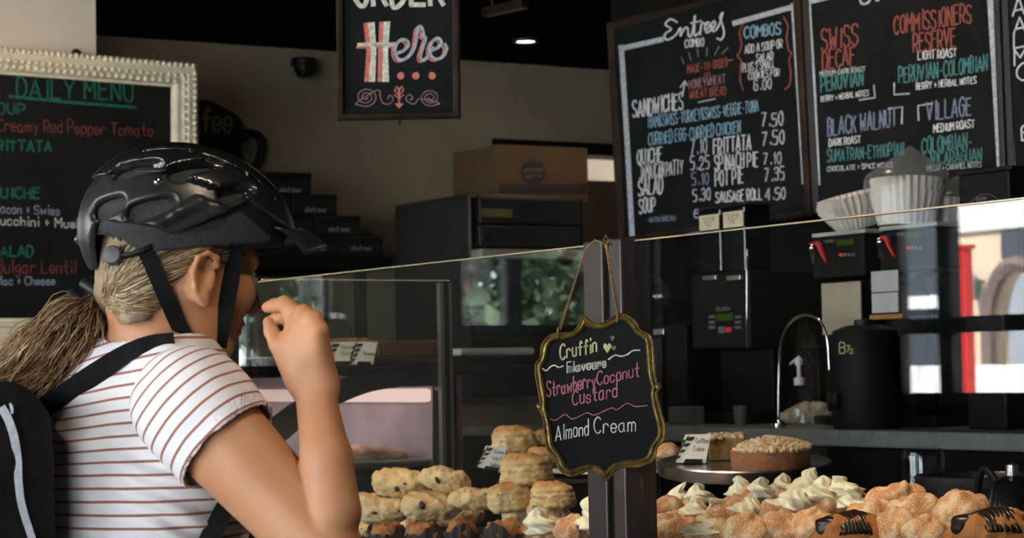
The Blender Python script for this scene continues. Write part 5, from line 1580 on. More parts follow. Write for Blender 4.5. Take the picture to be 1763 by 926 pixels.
for i, (px, py, v, sp, var, tl, lab) in enumerate(SCL):
    c = PV(px, py, v); dpt = np.dot(c - C_O, C_F); s = sp * dpt / FPX / .116
    base = c - ZX * .026 * s
    root = thing('blueberry_scone' if 'pale' not in lab else 'plain_scone', lab, 'scone', base, 'scones stacked behind the glass')
    rz = rs.uniform(-.3, .3) + .0
    local_obj('pastry', 'sco%d' % var, SCO[var], 'scone', root, (0, 0, 0), (tl * .3, -tl, rz), s)
    if 'pale' in lab: continue
    V = SCO[var][0]
    for (ax_, zz2, bs_) in [[(.25, .3, .0068), (.62, .8, .0036)], [(-.25, .45, .0098)], [(-.62, .5, .0062), (.7, .38, .0052), (.62, .75, .0036)], [(-.3, .62, .0095), (.75, .9, .003)], [], [(.3, .6, .005)], [(.1, .3, .007), (-.3, .8, .005)], [(-.5, .4, .004)], []][i]:
        # berries set into the near side
        cand = V[(np.abs(V[:, 0] - ax_ * .05) < .006) & (V[:, 1] < 0) & (np.abs(V[:, 2] - zz2 * .045) < .008)]
        if len(cand) == 0: continue
        q = cand[np.argmin(cand[:, 1])] * s
        Rm = np.array(Euler((tl * .3, -tl, rz)).to_matrix())
        local_obj('berry', 'berry', (lambda mb: (np.concatenate(mb.v), mb.f))(MB().lathe([(0, -.8), (.6, -.6), (1, 0), (.75, .6), (.3, .75), (0, .6)], (0, 0, 0), seg=12)) if ('berry', 'berry') not in _me else None, 'berry', root, Rm @ q, (rs.uniform(0, 3), rs.uniform(0, 3), 0), (bs_ * s, bs_ * .8 * s, bs_ * rs.uniform(.55, .85) * s))

# layered biscuits
def biscuit_mesh(seed):
    pr = [ell((0, 0, .014), (.051, .042, .016), .006), ell((.003, 0, .028), (.048, .040, .014), .005), ell((-.002, 0, .040), (.046, .038, .017), .008), ell((-.006, 0, .048), (.032, .028, .015), .014)]
    def boxy(p):
        q = np.abs(p - np.array([0, 0, .028])) - np.array([.030, .022, .012])
        return np.linalg.norm(np.maximum(q, 0), axis=-1) + np.minimum(q.max(-1), 0) - .013
    pr.append(Prim(boxy, (-.05, -.042, -.003), (.05, .042, .06), .012))
    V, F = surfnet(pr, *bounds(pr), .0035)
    n = vnormals(V, F)
    V = V - n * (.0040 * (np.sin(V[:, 2] * 520 + 3 * vnoise(V * 60 + seed)) > .75))[:, None] * (np.abs(n[:, 2]) < .6)[:, None]
    V = disp(V, F, .009, 50, seed, 3)
    V[:, 2] = np.maximum(V[:, 2], 0)
    return V, F
BIS = [biscuit_mesh(s) for s in (21, 22)]
BIL = [(886, 760, 2.55, 80, 0, 'egg topped brioche with a rust red crown at the top of the stack', True),
 (936, 755, 2.62, 44, 1, 'brioche half hidden behind the chalk sign at the top', False),
 (886, 790, 2.58, 76, 1, 'brioche in shadow under the red crowned one, behind the card', False),
 (935, 790, 2.56, 60, 0, 'orange browned brioche right behind the chalk sign edge', True),
 (906, 811, 2.46, 92, 0, 'big domed flaky biscuit in the middle of the stack', False),
 (880, 859, 2.42, 84, 1, 'flaky biscuit with a browned cap, second row left', False),
 (952, 855, 2.44, 78, 0, 'flaky biscuit with a browned cap, second row right', False),
 (944, 886, 2.46, 76, 1, 'shadowed biscuit at the bottom of the stack on the right', False),
 (898, 892, 2.50, 72, 0, 'shadowed biscuit at the bottom of the stack on the left', False)]
for i, (px, py, v, sp, var, lab, top) in enumerate(BIL):
    c = PV(px, py, v); dpt = np.dot(c - C_O, C_F); s = sp * dpt / FPX / .104
    base = c - ZX * .028 * s
    root = thing('brioche' if 'brioche' in lab else 'flaky_biscuit', lab, 'biscuit', base, 'biscuits stacked left of the post')
    local_obj('pastry', 'bis%d' % var, BIS[var], 'biscuit', root, (0, 0, 0), (0, rs.uniform(-.06, .06), rs.uniform(-.4, .4)), s)
    if top:
        pr = [ell((.004, 0, .055), (.026, .022, .007), .006), ell((-.012, .006, .056), (.014, .012, .006), .006)]
        V, F = surfnet(pr, *bounds(pr), .003); V = disp(V, F, .006, 80, 5)
        local_obj('red_crown', 'crown', (V, F), 'bake_top', root, (0, 0, 0), (0, 0, 0), s)
# risers under the biscuits and scones
t = thing('display_riser', 'stepped black display riser under the stacked scones and biscuits', 'riser', uvz(-4.1, 2.6, CZ))
MB().rbox(-4.70, -3.84, 2.34, 2.78, CZ + .001, .862, .004).build('lower_step', M['black'], t)
MB().rbox(-4.3, -4.03, 2.56, 2.78, .8625, 1.0, .004).build('upper_step', M['black'], t)
# marbled card between biscuits and post
mp = Plane(PV(990, 890, 2.66), unit(-VX - UX * .3 + ZX * .3))
o = slab(None, 'marbled_card', pmat('marbled_print', (0.45, 0.43, 0.44), (0.08, 0.075, 0.08), 40, .6, lo=.42, hi=.58), mp, [(1000, 836), (1030, 836), (1030, 878), (990, 874)], .003)
tag(o, 'grey marbled card leaning between the biscuits and the brown post', 'card')
# muffins in dark papers
def muffin(label, px, py, v, sp, seed):
    c = PV(px, py, v); dpt = np.dot(c - C_O, C_F); r = sp * dpt / FPX / 2
    b = np.array([*c[:2], c[2] - r * .9])
    root = thing('muffin', label, 'muffin', b, 'muffins in dark papers')
    th = np.arange(48) * 2 * PI / 48
    rs_ = np.random.RandomState(seed)
    rings = []
    pk = (np.maximum(0, np.cos(th * 2 + seed)) * .55 + .12 * np.abs(np.cos(th * 5 + seed))) * r + rs_.rand(48) * r * .06
    for f, rr in ((0, .01), (0, .66), (.5, .82), (1.0, 1.0)):
        rad = r * rr * (1 + (.05 * np.cos(th * 12) if f else 0))
        rings.append(np.stack([b[0] + rad * np.cos(th), b[1] + rad * np.sin(th), b[2] + f * (r * .9 + pk)], 1))
    inner = [np.stack([b[0] + (g[:, 0] - b[0]) * .96, b[1] + (g[:, 1] - b[1]) * .96, g[:, 2] + (.002 if k else .004)], 1) for k, g in enumerate(rings[::-1][:-1])]
    MB().loft(rings + inner).build('baking_paper', M['paper_dark'], root)
    pr = [ell((b[0], b[1], b[2] + r * 1.12), (r * .86, r * .86, r * .5), .01)]
    for k in range(9):
        a = rs_.uniform(0, 6.28); q = r * rs_.uniform(.2, .7)
        pr.append(ell((b[0] + q * math.cos(a), b[1] + q * math.sin(a), b[2] + r * 1.5), (r * .22, r * .2, r * .2), .006))
    V, F = surfnet(pr, *bounds(pr), .004); V = disp(V, F, .01, 70, seed, 3)
    mkobj('muffin_top', V, F, M['muffin'], root, True)
muffin('carrot muffin in dark paper, leftmost under the scones', 665, 925, 2.27, 64, 1)
muffin('carrot muffin in dark paper, second from the left under the scones', 733, 924, 2.26, 66, 2)
muffin('carrot muffin in dark paper, beneath the pale plain scone', 795, 922, 2.27, 62, 3)
muffin('carrot muffin in tall peaked dark paper, in front of the biscuits', 866, 925, 2.28, 74, 4)
# card on the biscuits
bp = Plane(PV(850, 800, 2.44), unit(C_O - PV(850, 800, 2.44)))
leaf_card('white leaf printed card with three lines, beside the biscuit stack', [(836, 767), (872, 769), (864, 811), (822, 804)], bp, ['Sunny', 'Side Up', 'Egg Brioche'])

# cake stand with coffee cake
VCK = 2.80
L_, R2_ = PV(1131, 792, VCK), PV(1430, 792, VCK)
cc = (PV(1281, 797, VCK)); rr = 150 * np.dot(cc - C_O, C_F) / FPX
t = thing('cake_stand', 'round silver pedestal cake stand holding the coffee cake', 'cake stand', np.array([*cc[:2], CZ]))
z_ = cc[2]
prof = [(0, z_ - .012 - CZ), (rr * .5, z_ - .012 - CZ), (rr * .94, z_ - .016 - CZ), (rr * .96, z_ - .024 - CZ), (rr * .98, z_ - .022 - CZ), (rr, z_ + .002 - CZ), (rr * .985, z_ + .005 - CZ), (rr * .97, z_ + .001 - CZ), (rr * .95, z_ - .004 - CZ), (0, z_ - .004 - CZ)]
MB().lathe(prof, np.array([*cc[:2], CZ]), seg=72).build('plate', M['steel'], t, True, 35)
MB().lathe([(0, 0), (.05, 0), (.05, .006), (.03, .02), (.018, .06), (.018, z_ - .03 - CZ), (.04, z_ - .014 - CZ), (0, z_ - .013 - CZ)], np.array([*cc[:2], CZ + .0005]), seg=36).build('pedestal', M['steel'], t, True, 35)
pz = z_ - .003
ck = PV(1322, 798, VCK - .01); ck = np.array([*ck[:2], pz])
dpt = np.dot(ck - C_O, C_F); rc = 74 * dpt / FPX; hc = 46 * dpt / FPX
t = thing('coffee_cake', 'cut round coffee cake with crumb topping on the silver stand', 'cake', ck)
rdir = unit(C_R * np.array([1, 1, 0])); bdir = np.cross(ZX, rdir)
def arcpts(a0, a1, r, z, n=40): return [ck + rdir * r * math.cos(a) + bdir * r * math.sin(a) + ZX * z for a in np.linspace(a0, a1, n)]
a0, a1 = math.radians(-155), math.radians(95)
mb = MB()
mb.loft([[ck + ZX * 0.001] + arcpts(a0, a1, rc * .96, 0.001), [ck + ZX * hc * .5] + arcpts(a0, a1, rc, hc * .5), [ck + ZX * hc * .8] + arcpts(a0, a1, rc, hc * .8), [ck + ZX * hc * .84] + arcpts(a0, a1, rc * .97, hc * .84)])
mb.build('cake_body', M['cake'], t, True, 40)
rs = np.random.RandomState(4)
mb = MB()
for k in range(800):
    a = rs.uniform(a0 + .03, a1 - .03); r = rc * math.sqrt(rs.uniform(.0, .96)); s = rs.uniform(.003, .008)
    q = ck + rdir * r * math.cos(a) + bdir * r * math.sin(a) + ZX * (hc * .80 + s * .2 + .018 * (1 - (r / rc) ** 2))
    mb.lathe([(0, -s * .7), (s * .8, -s * .4), (s, s * .1), (s * .6, s * .7), (0, s * .85)], q, axis=unit(rs.normal(0, .5, 3) + ZX), seg=6)
mb.build('crumb_topping', M['streusel'], t, True)['kind'] = 'stuff'
# remaining back half slice (darker cut side behind the card)
ck2 = PV(1248, 794, VCK + .03); ck2 = np.array([*ck2[:2], pz])
t = thing('cake_slice', 'crumbly cut slice of coffee cake behind the Coffee Cake card', 'cake', ck2)
mb = MB()
poly = [ck2 + rdir * x + bdir * y + ZX * .001 for x, y in ((-.035, -.03), (.035, -.035), (.05, .04), (-.03, .05))]
mb.loft([poly, [p + ZX * hc * .85 for p in poly]]); mb.build('slice_body', M['cake_in'], t)
mb = MB()
for k in range(70):
    x, y, s = rs.uniform(-.03, .042), rs.uniform(-.03, .042), rs.uniform(.004, .009)
    mb.lathe([(0, -s * .7), (s * .8, -s * .4), (s, s * .1), (s * .6, s * .7), (0, s * .85)], ck2 + rdir * x + bdir * y + ZX * (hc * .85), axis=unit(rs.normal(0, .5, 3) + ZX), seg=6)
mb.build('crumb_topping', M['streusel'], t, True)['kind'] = 'stuff'
kp_ = Plane(PV(1190, 797, VCK - .08), unit(unit(C_O - PV(1190, 797, VCK)) * np.array([1, 1, 0]) + ZX * .25))
leaf_card('white leaf card reading Coffee Cake on the silver cake stand', [(1180, 748), (1224, 747), (1215, 797), (1163, 796)], kp_, ['Coffee', 'Cake'])
def tilt_about(objs, pivot, axis, ang):
    Rm = Matrix.Rotation(ang, 4, Vector(axis)); pv = Vector(pivot)
    for o in objs:
        if o.type != 'MESH': continue
        w = wloc(o)
        for vv in o.data.vertices: vv.co = pv + Rm @ (vv.co + w - pv) - w
stand_set = [ob for ob in bpy.data.objects if ob.parent is not None and ob.name.split('.')[0] in ('plate', 'cake_body', 'crumb_topping', 'slice_body') and ob.parent['category'] in ('cake stand', 'cake') and ob.parent.name.startswith(('cake_stand', 'coffee_cake', 'cake_slice'))]
tilt_about(stand_set, cc, rdir, math.radians(-4.5) if (Matrix.Rotation(math.radians(1), 4, Vector(rdir)) @ Vector(bdir)).z < 0 else math.radians(4.5))
# second, lower plate behind the sign with a brown tart
VP = 2.86
pc = PV(1062, 806, VP); rp_ = 116 * np.dot(pc - C_O, C_F) / FPX
t = thing('cake_stand', 'white china pedestal plate partly hidden behind the chalk sign', 'cake stand', np.array([*pc[:2], CZ]))
h_ = pc[2] - CZ
MB().lathe([(0, h_ - .01), (rp_ * .7, h_ - .01), (rp_, h_ - .006), (rp_, h_ + .004), (rp_ * .97, h_ + .004), (rp_ * .9, h_), (0, h_)], np.array([*pc[:2], CZ]), seg=64).build('plate', M['porcelain'], t, True, 35)
MB().lathe([(0, 0), (.07, 0), (.07, .008), (.02, .03), (.02, h_ - .03), (.05, h_ - .011), (0, h_ - .0105)], np.array([*pc[:2], CZ + .0005]), seg=32).build('pedestal', M['porcelain'], t, True, 35)
pr = [ell(pc + rdir * .05 + ZX * .018, (.085, .07, .020), .01, axes=[rdir, bdir, ZX]), ell(pc + rdir * .10 - bdir * .0 + ZX * .02, (.04, .04, .022), .02, axes=[rdir, bdir, ZX])]
V, F = surfnet(pr, *bounds(pr), .004); V = disp(V, F, .012, 40, 3, 3); V[:, 2] = np.maximum(V[:, 2], pc[2] + .0008)
tag(mkobj('brown_tart', V, F, M['cruffin_b'], None, True), 'rust brown tart on the white plate behind the chalk sign', 'tart')
q = PV(1146, 775, VCK); q[2] = pz
pr = [ell(q + ZX * .02 + rdir * .004, (.030, .03, .022), .01, axes=[rdir, bdir, ZX])]
V, F = surfnet(pr, *bounds(pr), .0035); V = disp(V, F, .01, 50, 8, 3); V[:, 2] = np.maximum(V[:, 2], pz + .0008)
tag(mkobj('bun', V, F, M['cruffin_a'], None, True), 'small sugared bun on the stand left of the Coffee Cake card', 'bun')

# ================================================================== chalk sign hanging on the post
sg = Plane(P(1035, 690, 3.52), unit(unit(C_O - P(1035, 690, 3.52)) * np.array([1, 1, 0]) * 1.0 - UX * -.12 - VX * .25 + ZX * .04))
def zs(x, y): return (900 + x / 2.893, 520 + y / 2.894)
out = [(310, 68), (345, 98), (395, 103), (440, 78), (490, 55), (530, 65), (572, 100), (588, 135), (630, 155), (650, 190), (655, 260), (665, 380), (685, 420), (672, 460), (690, 540), (712, 620), (705, 690), (672, 725), (665, 762), (640, 800), (580, 825), (500, 825), (460, 842), (430, 885), (402, 885), (370, 850), (330, 840), (260, 870), (210, 862), (172, 820), (163, 780), (125, 742), (110, 690), (100, 580), (80, 540), (86, 500), (75, 440), (60, 350), (65, 300), (85, 280), (90, 220), (115, 178), (160, 152), (240, 146), (272, 120), (290, 80)]
o3 = crom(np.array(out + out[:1], float), 4)[:-1]
cen = np.array([385.0, 468.0])
def inset(pts, d):
    t_ = np.roll(pts, -2, 0) - np.roll(pts, 2, 0)
    t_ /= np.linalg.norm(t_, axis=1)[:, None]
    n_ = np.stack([-t_[:, 1], t_[:, 0]], 1)
    if np.mean(((cen - pts) * n_).sum(1)) < 0: n_ = -n_
    q = pts + n_ * d
    for _ in range(6): q = (np.roll(q, 1, 0) + q * 2 + np.roll(q, -1, 0)) / 4 if d > 14 else q
    return q
def to3(pts, lift): return np.array([sg.at(*zs(*p)) + sg.n * lift for p in pts])
t = thing('chalk_sign', 'small hanging chalk sign with gold scalloped frame listing Cruffin flavours', 'sign', sg.at(*zs(385, 885)))
MB().loft([to3(inset(o3, 20), -.003), to3(inset(o3, 20), .002)]).build('chalk_panel', M['chalkboard'], t)
M['gold'] = pmat('antique_gold', (0.40, 0.29, 0.10), (0.17, 0.12, 0.045), 60, .38, metal=.75, bump=.5, bscale=220)
mb = MB()
rg = [to3(inset(o3, d), l) for d, l in ((0, -.005), (0, .003), (5, .007), (10, .006), (13, .004), (16, .0065), (26, .009), (36, .006), (39, .002), (39, -.004), (0, -.005))]
R_all = np.concatenate(rg); n_ = len(o3)
fs = [(i * n_ + j, i * n_ + (j + 1) % n_, (i + 1) * n_ + (j + 1) % n_, (i + 1) * n_ + j) for i in range(len(rg) - 1) for j in range(n_)]
mb.add(R_all, fs)
mb.build('gold_frame', M['gold'], t, True, 50)
for zx, zy in ((672, 418), (88, 520)):
    q = sg.at(*zs(zx, zy)); MB().lathe([(0, -.004), (.006, -.002), (.007, .002), (.004, .007), (0, .008)], q, axis=sg.n, seg=14).build('gold_bead', M['gold'], t, True)
def zt(col, s_, x0, y0, x1, h, y1, w, **k):
    a_, b_ = zs(x0, y0), zs(x1, y1)
    sg.text(col, s_, a_[0], a_[1], b_[0], h / 2.893, b_[1], w=w, **k)
def zp(col, pts, w): sg.path(col, [zs(*p) for p in pts], w)
sg.mb = {}
import types
_ob = sg.strokes
def _lifted(col, lines, w, lift=.0034, name='chalk_stroke'): _ob(col, lines, w, .0034, name)
sg.strokes = _lifted
_ob('olive', [crom([zs(*p) for p in [(232, 338), (300, 322), (408, 304)]], 6)], 10, .0026)
zt('yellow', 'Cruffin', 188, 285, 368, 72, 248, 3.0)
zt('white', 'Flavours', 222, 354, 416, 50, 324, 1.7)
zt('pink', 'Strawberry', 122, 472, 362, 72, 420, 2.2)
zt('pink', 'Coconut', 372, 415, 580, 66, 368, 2.2)
zt('pink', 'Custard', 250, 515, 470, 72, 468, 2.2)
zt('white', 'Almond', 165, 690, 328, 76, 660, 1.9)
zt('white', 'Cream', 358, 655, 562, 76, 640, 1.9)
zp('pink', [(362, 420), (350, 440)], 2)
zp('cream', [(102, 332), (118, 342), (140, 322), (160, 315), (180, 325), (203, 318)], 2.2)
zp('cream', [(428, 286), (460, 265), (490, 270), (520, 262), (550, 242), (584, 240)], 2.4)
zp('pink', [(135, 580), (165, 588), (212, 560), (250, 582), (320, 552), (360, 562), (440, 528), (470, 536), (520, 505), (560, 520), (620, 515)], 1.6)
for (x, y, s_, col) in ((422, 225, 20, 'yellow'), (448, 178, 11, 'olive'), (455, 228, 11, 'olive')):
    sg.poly(col, [zs(x, y + s_ * 1.5), zs(x - s_, y), zs(x - s_ * .9, y - s_ * .8), zs(x - s_ * .4, y - s_), zs(x, y - s_ * .4), zs(x + s_ * .4, y - s_), zs(x + s_ * .9, y - s_ * .8), zs(x + s_, y)], .0034)
sg.finish(t)
# twine
M['twine'] = pmat('jute_twine', (0.22, 0.15, 0.06), (0.14, 0.09, 0.035), 90, .9)
top = uvz(u_post + .004, V_GLASS - .036, GT - .01)
aL, aR = sg.at(962, 570) + sg.n * .006, sg.at(1064, 543) + sg.n * .006
pL = P(1007, 430, 3.80); pR = P(1042, 420, 3.78)
mb = MB()
mb.tube([aL, (aL + pL) / 2 + C_R * .0006, pL], .0016, 6)
mb.tube([sg.at(966, 568) + sg.n * .007, (aL + pL) / 2 + C_R * .002, pL + C_R * .001], .0014, 6)
mb.tube([aR, (aR + pR) / 2, pR], .0016, 6)
mb.tube([sg.at(1067, 545) + sg.n * .007, (aR + pR) / 2 + C_R * .003, pR + C_R * .002], .0014, 6)
mb.tube([pL, (pL + pR) / 2 + ZX * .012, pR], .0016, 6)
rs = np.random.RandomState(2)
for k in range(3):
    mb.tube([pR + rs.normal(0, .003, 3), pR + ZX * .012 + rs.normal(0, .005, 3), pR + C_R * .01 + rs.normal(0, .004, 3)], .0014, 6)
mb.build('twine', M['twine'], t, True)
for a_ in (aL, aR):
    MB().tube([a_ - ZX * .012 + sg.n * .004, a_ + sg.n * .005, a_ + ZX * .006 + sg.n * .002], .0022, 6).build('twine_knot', M['twine'], t, True)
# ================================================================== the customer
def Q(px, py, D): return P(px, py, D)
H = Q(308, 442, 2.66)
YAW, PIT = math.radians(30), math.radians(12)
HF = np.array([math.cos(YAW) * math.cos(PIT), math.sin(YAW) * math.cos(PIT), -math.sin(PIT)])
HR = unit(np.cross(HF, ZX)); HU = np.cross(HR, HF)
HAX = np.stack([HF, HR, HU])
def hx(f, r, u): return H + HF * f + HR * r + HU * u
def hell(c, r, k=.01, op='u'): return ell(hx(*c), r, k, op, HAX)
def hcone(a, b, ra, rb, k=.01, op='u'): return cone(hx(*a), hx(*b), ra, rb, k, op)

RS, LS = Q(345, 692, 2.50), Q(190, 665, 2.80)
EL, MID, WR = Q(560, 948, 2.43), Q(574, 880, 2.425), Q(541, 668, 2.50)
A0 = Q(335, 705, 2.50)
TF = unit(np.cross(ZX, RS - LS)) * np.array([1, 1, 0]); TF = unit(TF)
if np.dot(TF, HF) < 0: TF = -TF
TR = unit(np.cross(TF, ZX))
LEAN = unit(ZX + TF * .18); TFL = unit(TF - LEAN * np.dot(TF, LEAN))
TAX = np.stack([TFL, TR, LEAN])
TC = Q(250, 830, 2.645)
hip = TC - ZX * .34 - TF * .06
hip[2] = 0.86

def torso(off, k=.04):
    return [ell(TC, (.118 + off, .160 + off, .205 + off), k, axes=TAX),
            ell(Q(205, 765, 2.67), (.095 + off, .135 + off, .135 + off), k, axes=TAX),
            cone(TC - ZX * .10, hip, .115 + off, .125 + off, k),
            ell(hip, (.12 + off, .165 + off, .13 + off), k, axes=np.stack([TF, TR, ZX])),
            cone(Q(292, 652, 2.64), RS, .044 + off, .052 + off, .03), cone(Q(262, 655, 2.68), LS, .044 + off, .052 + off, .03),
            ell(TC + TF * .07 + TR * .07 + ZX * .05, (.06 + off, .065 + off, .07 + off), .03, axes=TAX), ell(TC + TF * .07 - TR * .07 + ZX * .05, (.06 + off, .065 + off, .07 + off), .03, axes=TAX)]
LE, LW = LS + np.array([.03, .04, -.27]), LS + np.array([.14, .04, -.47])

head = [hell((-.004, 0, .022), (.090, .077, .088), .012),
        hell((.020, 0, -.020), (.078, .068, .075), .02),
        hell((.038, 0, -.058), (.052, .052, .055), .02),
        hcone((.066, 0, -.104), (.072, 0, -.098), .020, .018, .02),
        hcone((-.008, .056, -.050), (.060, .018, -.103), .016, .015, .025), hcone((-.008, -.056, -.050), (.060, -.018, -.103), .016, .015, .025),
        hell((.060, .040, -.034), (.030, .024, .026), .02), hell((.060, -.040, -.034), (.030, .024, .026), .02),
        hell((.080, 0, .012), (.016, .050, .012), .014),
        hell((.089, .032, -.010), (.010, .014, .009), .008, 's'), hell((.089, -.032, -.010), (.010, .014, .009), .008, 's'),
        hcone((.094, 0, -.004), (.110, 0, -.040), .006, .0095, .010), hcone((.100, .010, -.043), (.100, -.010, -.043), .0075, .0075, .008),
        hell((.090, 0, -.066), (.011, .022, .0055), .006), hell((.088, 0, -.077), (.010, .019, .0062), .006), hell((.099, 0, -.0715), (.006, .022, .0016), .003, 's'),
        # ear: rim, lobe, bowl
        hell((.004, .077, -.030), (.018, .0085, .030), .006), hell((-.003, -.076, -.026), (.018, .0085, .031), .006),
        hell((.007, .0865, -.025), (.0095, .007, .018), .004, 's'),
        hcone((.016, .080, -.026), (.018, .079, -.038), .0055, .0050, .004), hcone((.014, .079, -.057), (.010, .080, -.050), .007, .008, .006),
        ]
_ear = [(.021, .082, -.012), (.015, .087, -.002), (.002, .090, .000), (-.010, .092, -.009), (-.012, .091, -.026), (-.005, .087, -.044), (.006, .083, -.057)]
head += [cone(hx(*_ear[i]), hx(*_ear[i + 1]), .0036, .0036, .004) for i in range(len(_ear) - 1)]
neck = [cone(hx(-.030, 0, -.055), Q(285, 640, 2.66), .054, .058, .02)]
arm = [cone(A0, EL, .0585, .043, .02), cone(EL, MID, .034, .031, .004), cone(MID, Q(562, 790, 2.44), .0315, .0290, .003), cone(Q(562, 790, 2.44), WR, .0290, .0225, .008),
       cone(Q(556, 668, 2.49), Q(529, 668, 2.51), .019, .019, .01)]
# raised hand: knuckles, then each finger as its own chain
KI, KM, KR, KP = Q(503, 536, 2.525), Q(524, 541, 2.505), Q(540, 550, 2.485), Q(549, 568, 2.47)
hand = []
for kn, r0, r1, wx in ((KI, .016, .0108, 529), (KM, .017, .0120, 538), (KR, .016, .0115, 548), (KP, .016, .0110, 553)):
    hand.append(cone(Q(wx, 655, 2.50), kn, r0, r1, .014))
hand += [cone(Q(512, 640, 2.50), Q(497, 600, 2.512), .018, .017, .016), ell(Q(526, 602, 2.500), (.022, .018, .04), .016)]
hand += chain([KI, Q(490, 523, 2.545), Q(472, 526, 2.565), Q(460, 529, 2.578)], [.0112, .0096, .0082, .0070], .004)
hand += chain([KM, Q(503, 546, 2.555), Q(484, 545, 2.582), Q(467, 552, 2.585)], [.0112, .0094, .0082, .0070], .003)
hand += chain([KR, Q(521, 556, 2.545), Q(506, 557, 2.58), Q(497, 560, 2.588)], [.0108, .0088, .0076, .0068], .003)
hand += chain([KP, Q(532, 576, 2.53), Q(519, 574, 2.56), Q(510, 570, 2.568)], [.0100, .0082, .0072, .0064], .003)
hand += chain([Q(500, 622, 2.508), Q(478, 593, 2.515), Q(467, 570, 2.523), Q(462, 554, 2.532)], [.0160, .0100, .0084, .0068], .005)
larm = [cone(LS, LE, .052, .040, .02), cone(LE, LW, .040, .024, .02)]
lh = []
_d = unit(LW - LE); _s = unit(np.cross(_d, TR)); 
for i in range(4):
    o_ = TR * (.012 * (i - 1.5)); kn = LW + _d * .085 + o_ * 1.6
    lh.append(cone(LW + o_ * .6, kn, .014, .0105, .01))
    lh += chain([kn, kn + _d * .035 + _s * .004, kn + _d * (.058 + .006 * (i in (1, 2))) + _s * .016, kn + _d * .070 + _s * .032], [.0098, .0088, .0078, .0066], .003)
lh += chain([LW + _d * .02 + TR * .018, LW + _d * .05 + TR * .042, LW + _d * .078 + TR * .048 + _s * .01], [.014, .011, .008], .006)
legs = []
for s_ in (1, -1):
    a_ = hip + TR * .085 * s_ - ZX * .03; b_ = np.array([*(hip + TR * .09 * s_ + TF * .02)[:2], .46]); c_ = np.array([*(hip + TR * .09 * s_)[:2], .09])
    legs += [cone(a_, b_, .085, .058, .03), cone(b_, c_, .055, .040, .02), cone(c_ - ZX * .045, c_ - ZX * .05 + TF * .15, .042, .030, .02)]
body = torso(-.006) + head + neck + arm + hand + larm + lh + legs
lo, hi = bounds(body, .02)
fine = .0030
zax = np.concatenate([np.arange(lo[2] - .02, 1.01, .010), np.arange(1.01, hi[2] + fine, fine)])
axs_ = [np.arange(lo[0], hi[0] + fine, fine), np.arange(lo[1], hi[1] + fine, fine), zax]
woman = thing('person', 'person in a red striped white t-shirt, seen from behind, right hand raised to the face', 'person', np.array([*hip[:2], 0]))
M['skin'] = pmat('skin', (0.50, 0.245, 0.13), (0.45, 0.205, 0.10), 9, .5, sss=.18, bump=.06, bscale=260, spec=.35)
V, F = surfnet(body, lo, hi, fine, axes=axs_)
V = relax(V, F, 1, .4)
mkobj('body', V, F, M['skin'], woman, True)
solid = torso(.004) + head + neck + arm
def hit(px, py, prims, d0=2.2, d1=3.1, n=450):
    D = np.linspace(d0, d1, n)
    p = np.array([P(px, py, d) for d in D])
    f = field_at(prims, p)
    k = np.argmax(f < 0)
    if not (f < 0).any(): return None, None
    return p[k], D[k]
# eyes and brow
for s_ in (1, -1):
    c_ = hx(.083, .032 * s_, -.011)
    e_ = MB().lathe([(0, -.0115), (.006, -.0098), (.0100, -.0055), (.0115, 0), (.0100, .0055), (.006, .0098), (0, .0115)], c_, axis=HF, seg=20).build('eyeball', M['porcelain'], woman, True)
    MB().lathe([(0, .0122), (.0048, .0112), (.0050, .0100), (0, .010)], c_, axis=HF, seg=16).build('iris', M['ink'], e_, True)
    l_ = [hx(.094 - .006 * abs(x) * 1.2 + .001, (.032 + .012 * x) * s_, -.005 - .003 * x * x) for x in np.linspace(-1, 1, 7)]
    MB().tube(l_, .0018, 6).build('eyelash', M['ink'], woman, True)
    b_ = [hx(.097 - .010 * (x + 1) * .5, (.022 + .014 * (x + 1)) * s_, .010 + .004 * (1 - x * x)) for x in np.linspace(-1, 1, 7)]
    MB().tube(b_, .0022, 6).build('eyebrow', bpy.data.materials['dark_wood'], woman, True)
# ring on the index knuckle
rc_ = KI * .45 + Q(490, 523, 2.545) * .55
ra_ = unit(Q(490, 523, 2.545) - KI); rb_ = unit(np.cross(ra_, [0, 0, 1])); rc2 = np.cross(ra_, rb_)
# ---------------- t-shirt
def stripes_mat(name, period, width):
    m = pmat(name, (0.80, 0.785, 0.80), (0.76, 0.745, 0.765), 6, .85, bump=.12, bscale=500, spec=.2, sheen=.1)
    nt = m.node_tree; b = nt.nodes['Principled BSDF']
    src = b.inputs['Base Color'].links[0].from_socket
    at = nt.nodes.new('ShaderNodeAttribute'); at.attribute_name = 'stripe'
    mo = nt.nodes.new('ShaderNodeMath'); mo.operation = 'MODULO'; mo.inputs[1].default_value = period
    nt.links.new(at.outputs['Fac'], mo.inputs[0])
    r = nt.nodes.new('ShaderNodeMapRange'); r.inputs['From Min'].default_value = width; r.inputs['From Max'].default_value = width + .0005
    r.inputs['To Min'].default_value = 1; r.inputs['To Max'].default_value = 0
    nt.links.new(mo.outputs[0], r.inputs['Value'])
    mx = nt.nodes.new('ShaderNodeMix'); mx.data_type = 'RGBA'; mx.inputs['B'].default_value = (0.33, 0.135, 0.10, 1)
    nt.links.new(r.outputs['Result'], mx.inputs['Factor']); nt.links.new(src, mx.inputs['A'])
    nt.links.new(mx.outputs['Result'], b.inputs['Base Color'])
    return m
M['stripe'] = stripes_mat('striped_jersey', .0156, .0029)
shirt = torso(.004)
lo, hi = bounds(shirt, .02); lo[2] = max(lo[2], .80)
neckcut = cone(hx(-.02, 0, -.06), Q(283, 632, 2.66), .068, .060, .006, 's')
def hemcut(g, D): return np.maximum(D, .80 + .02 - g[..., 2])
V, F = surfnet(shirt + [neckcut], lo, hi, .0042, post=hemcut)
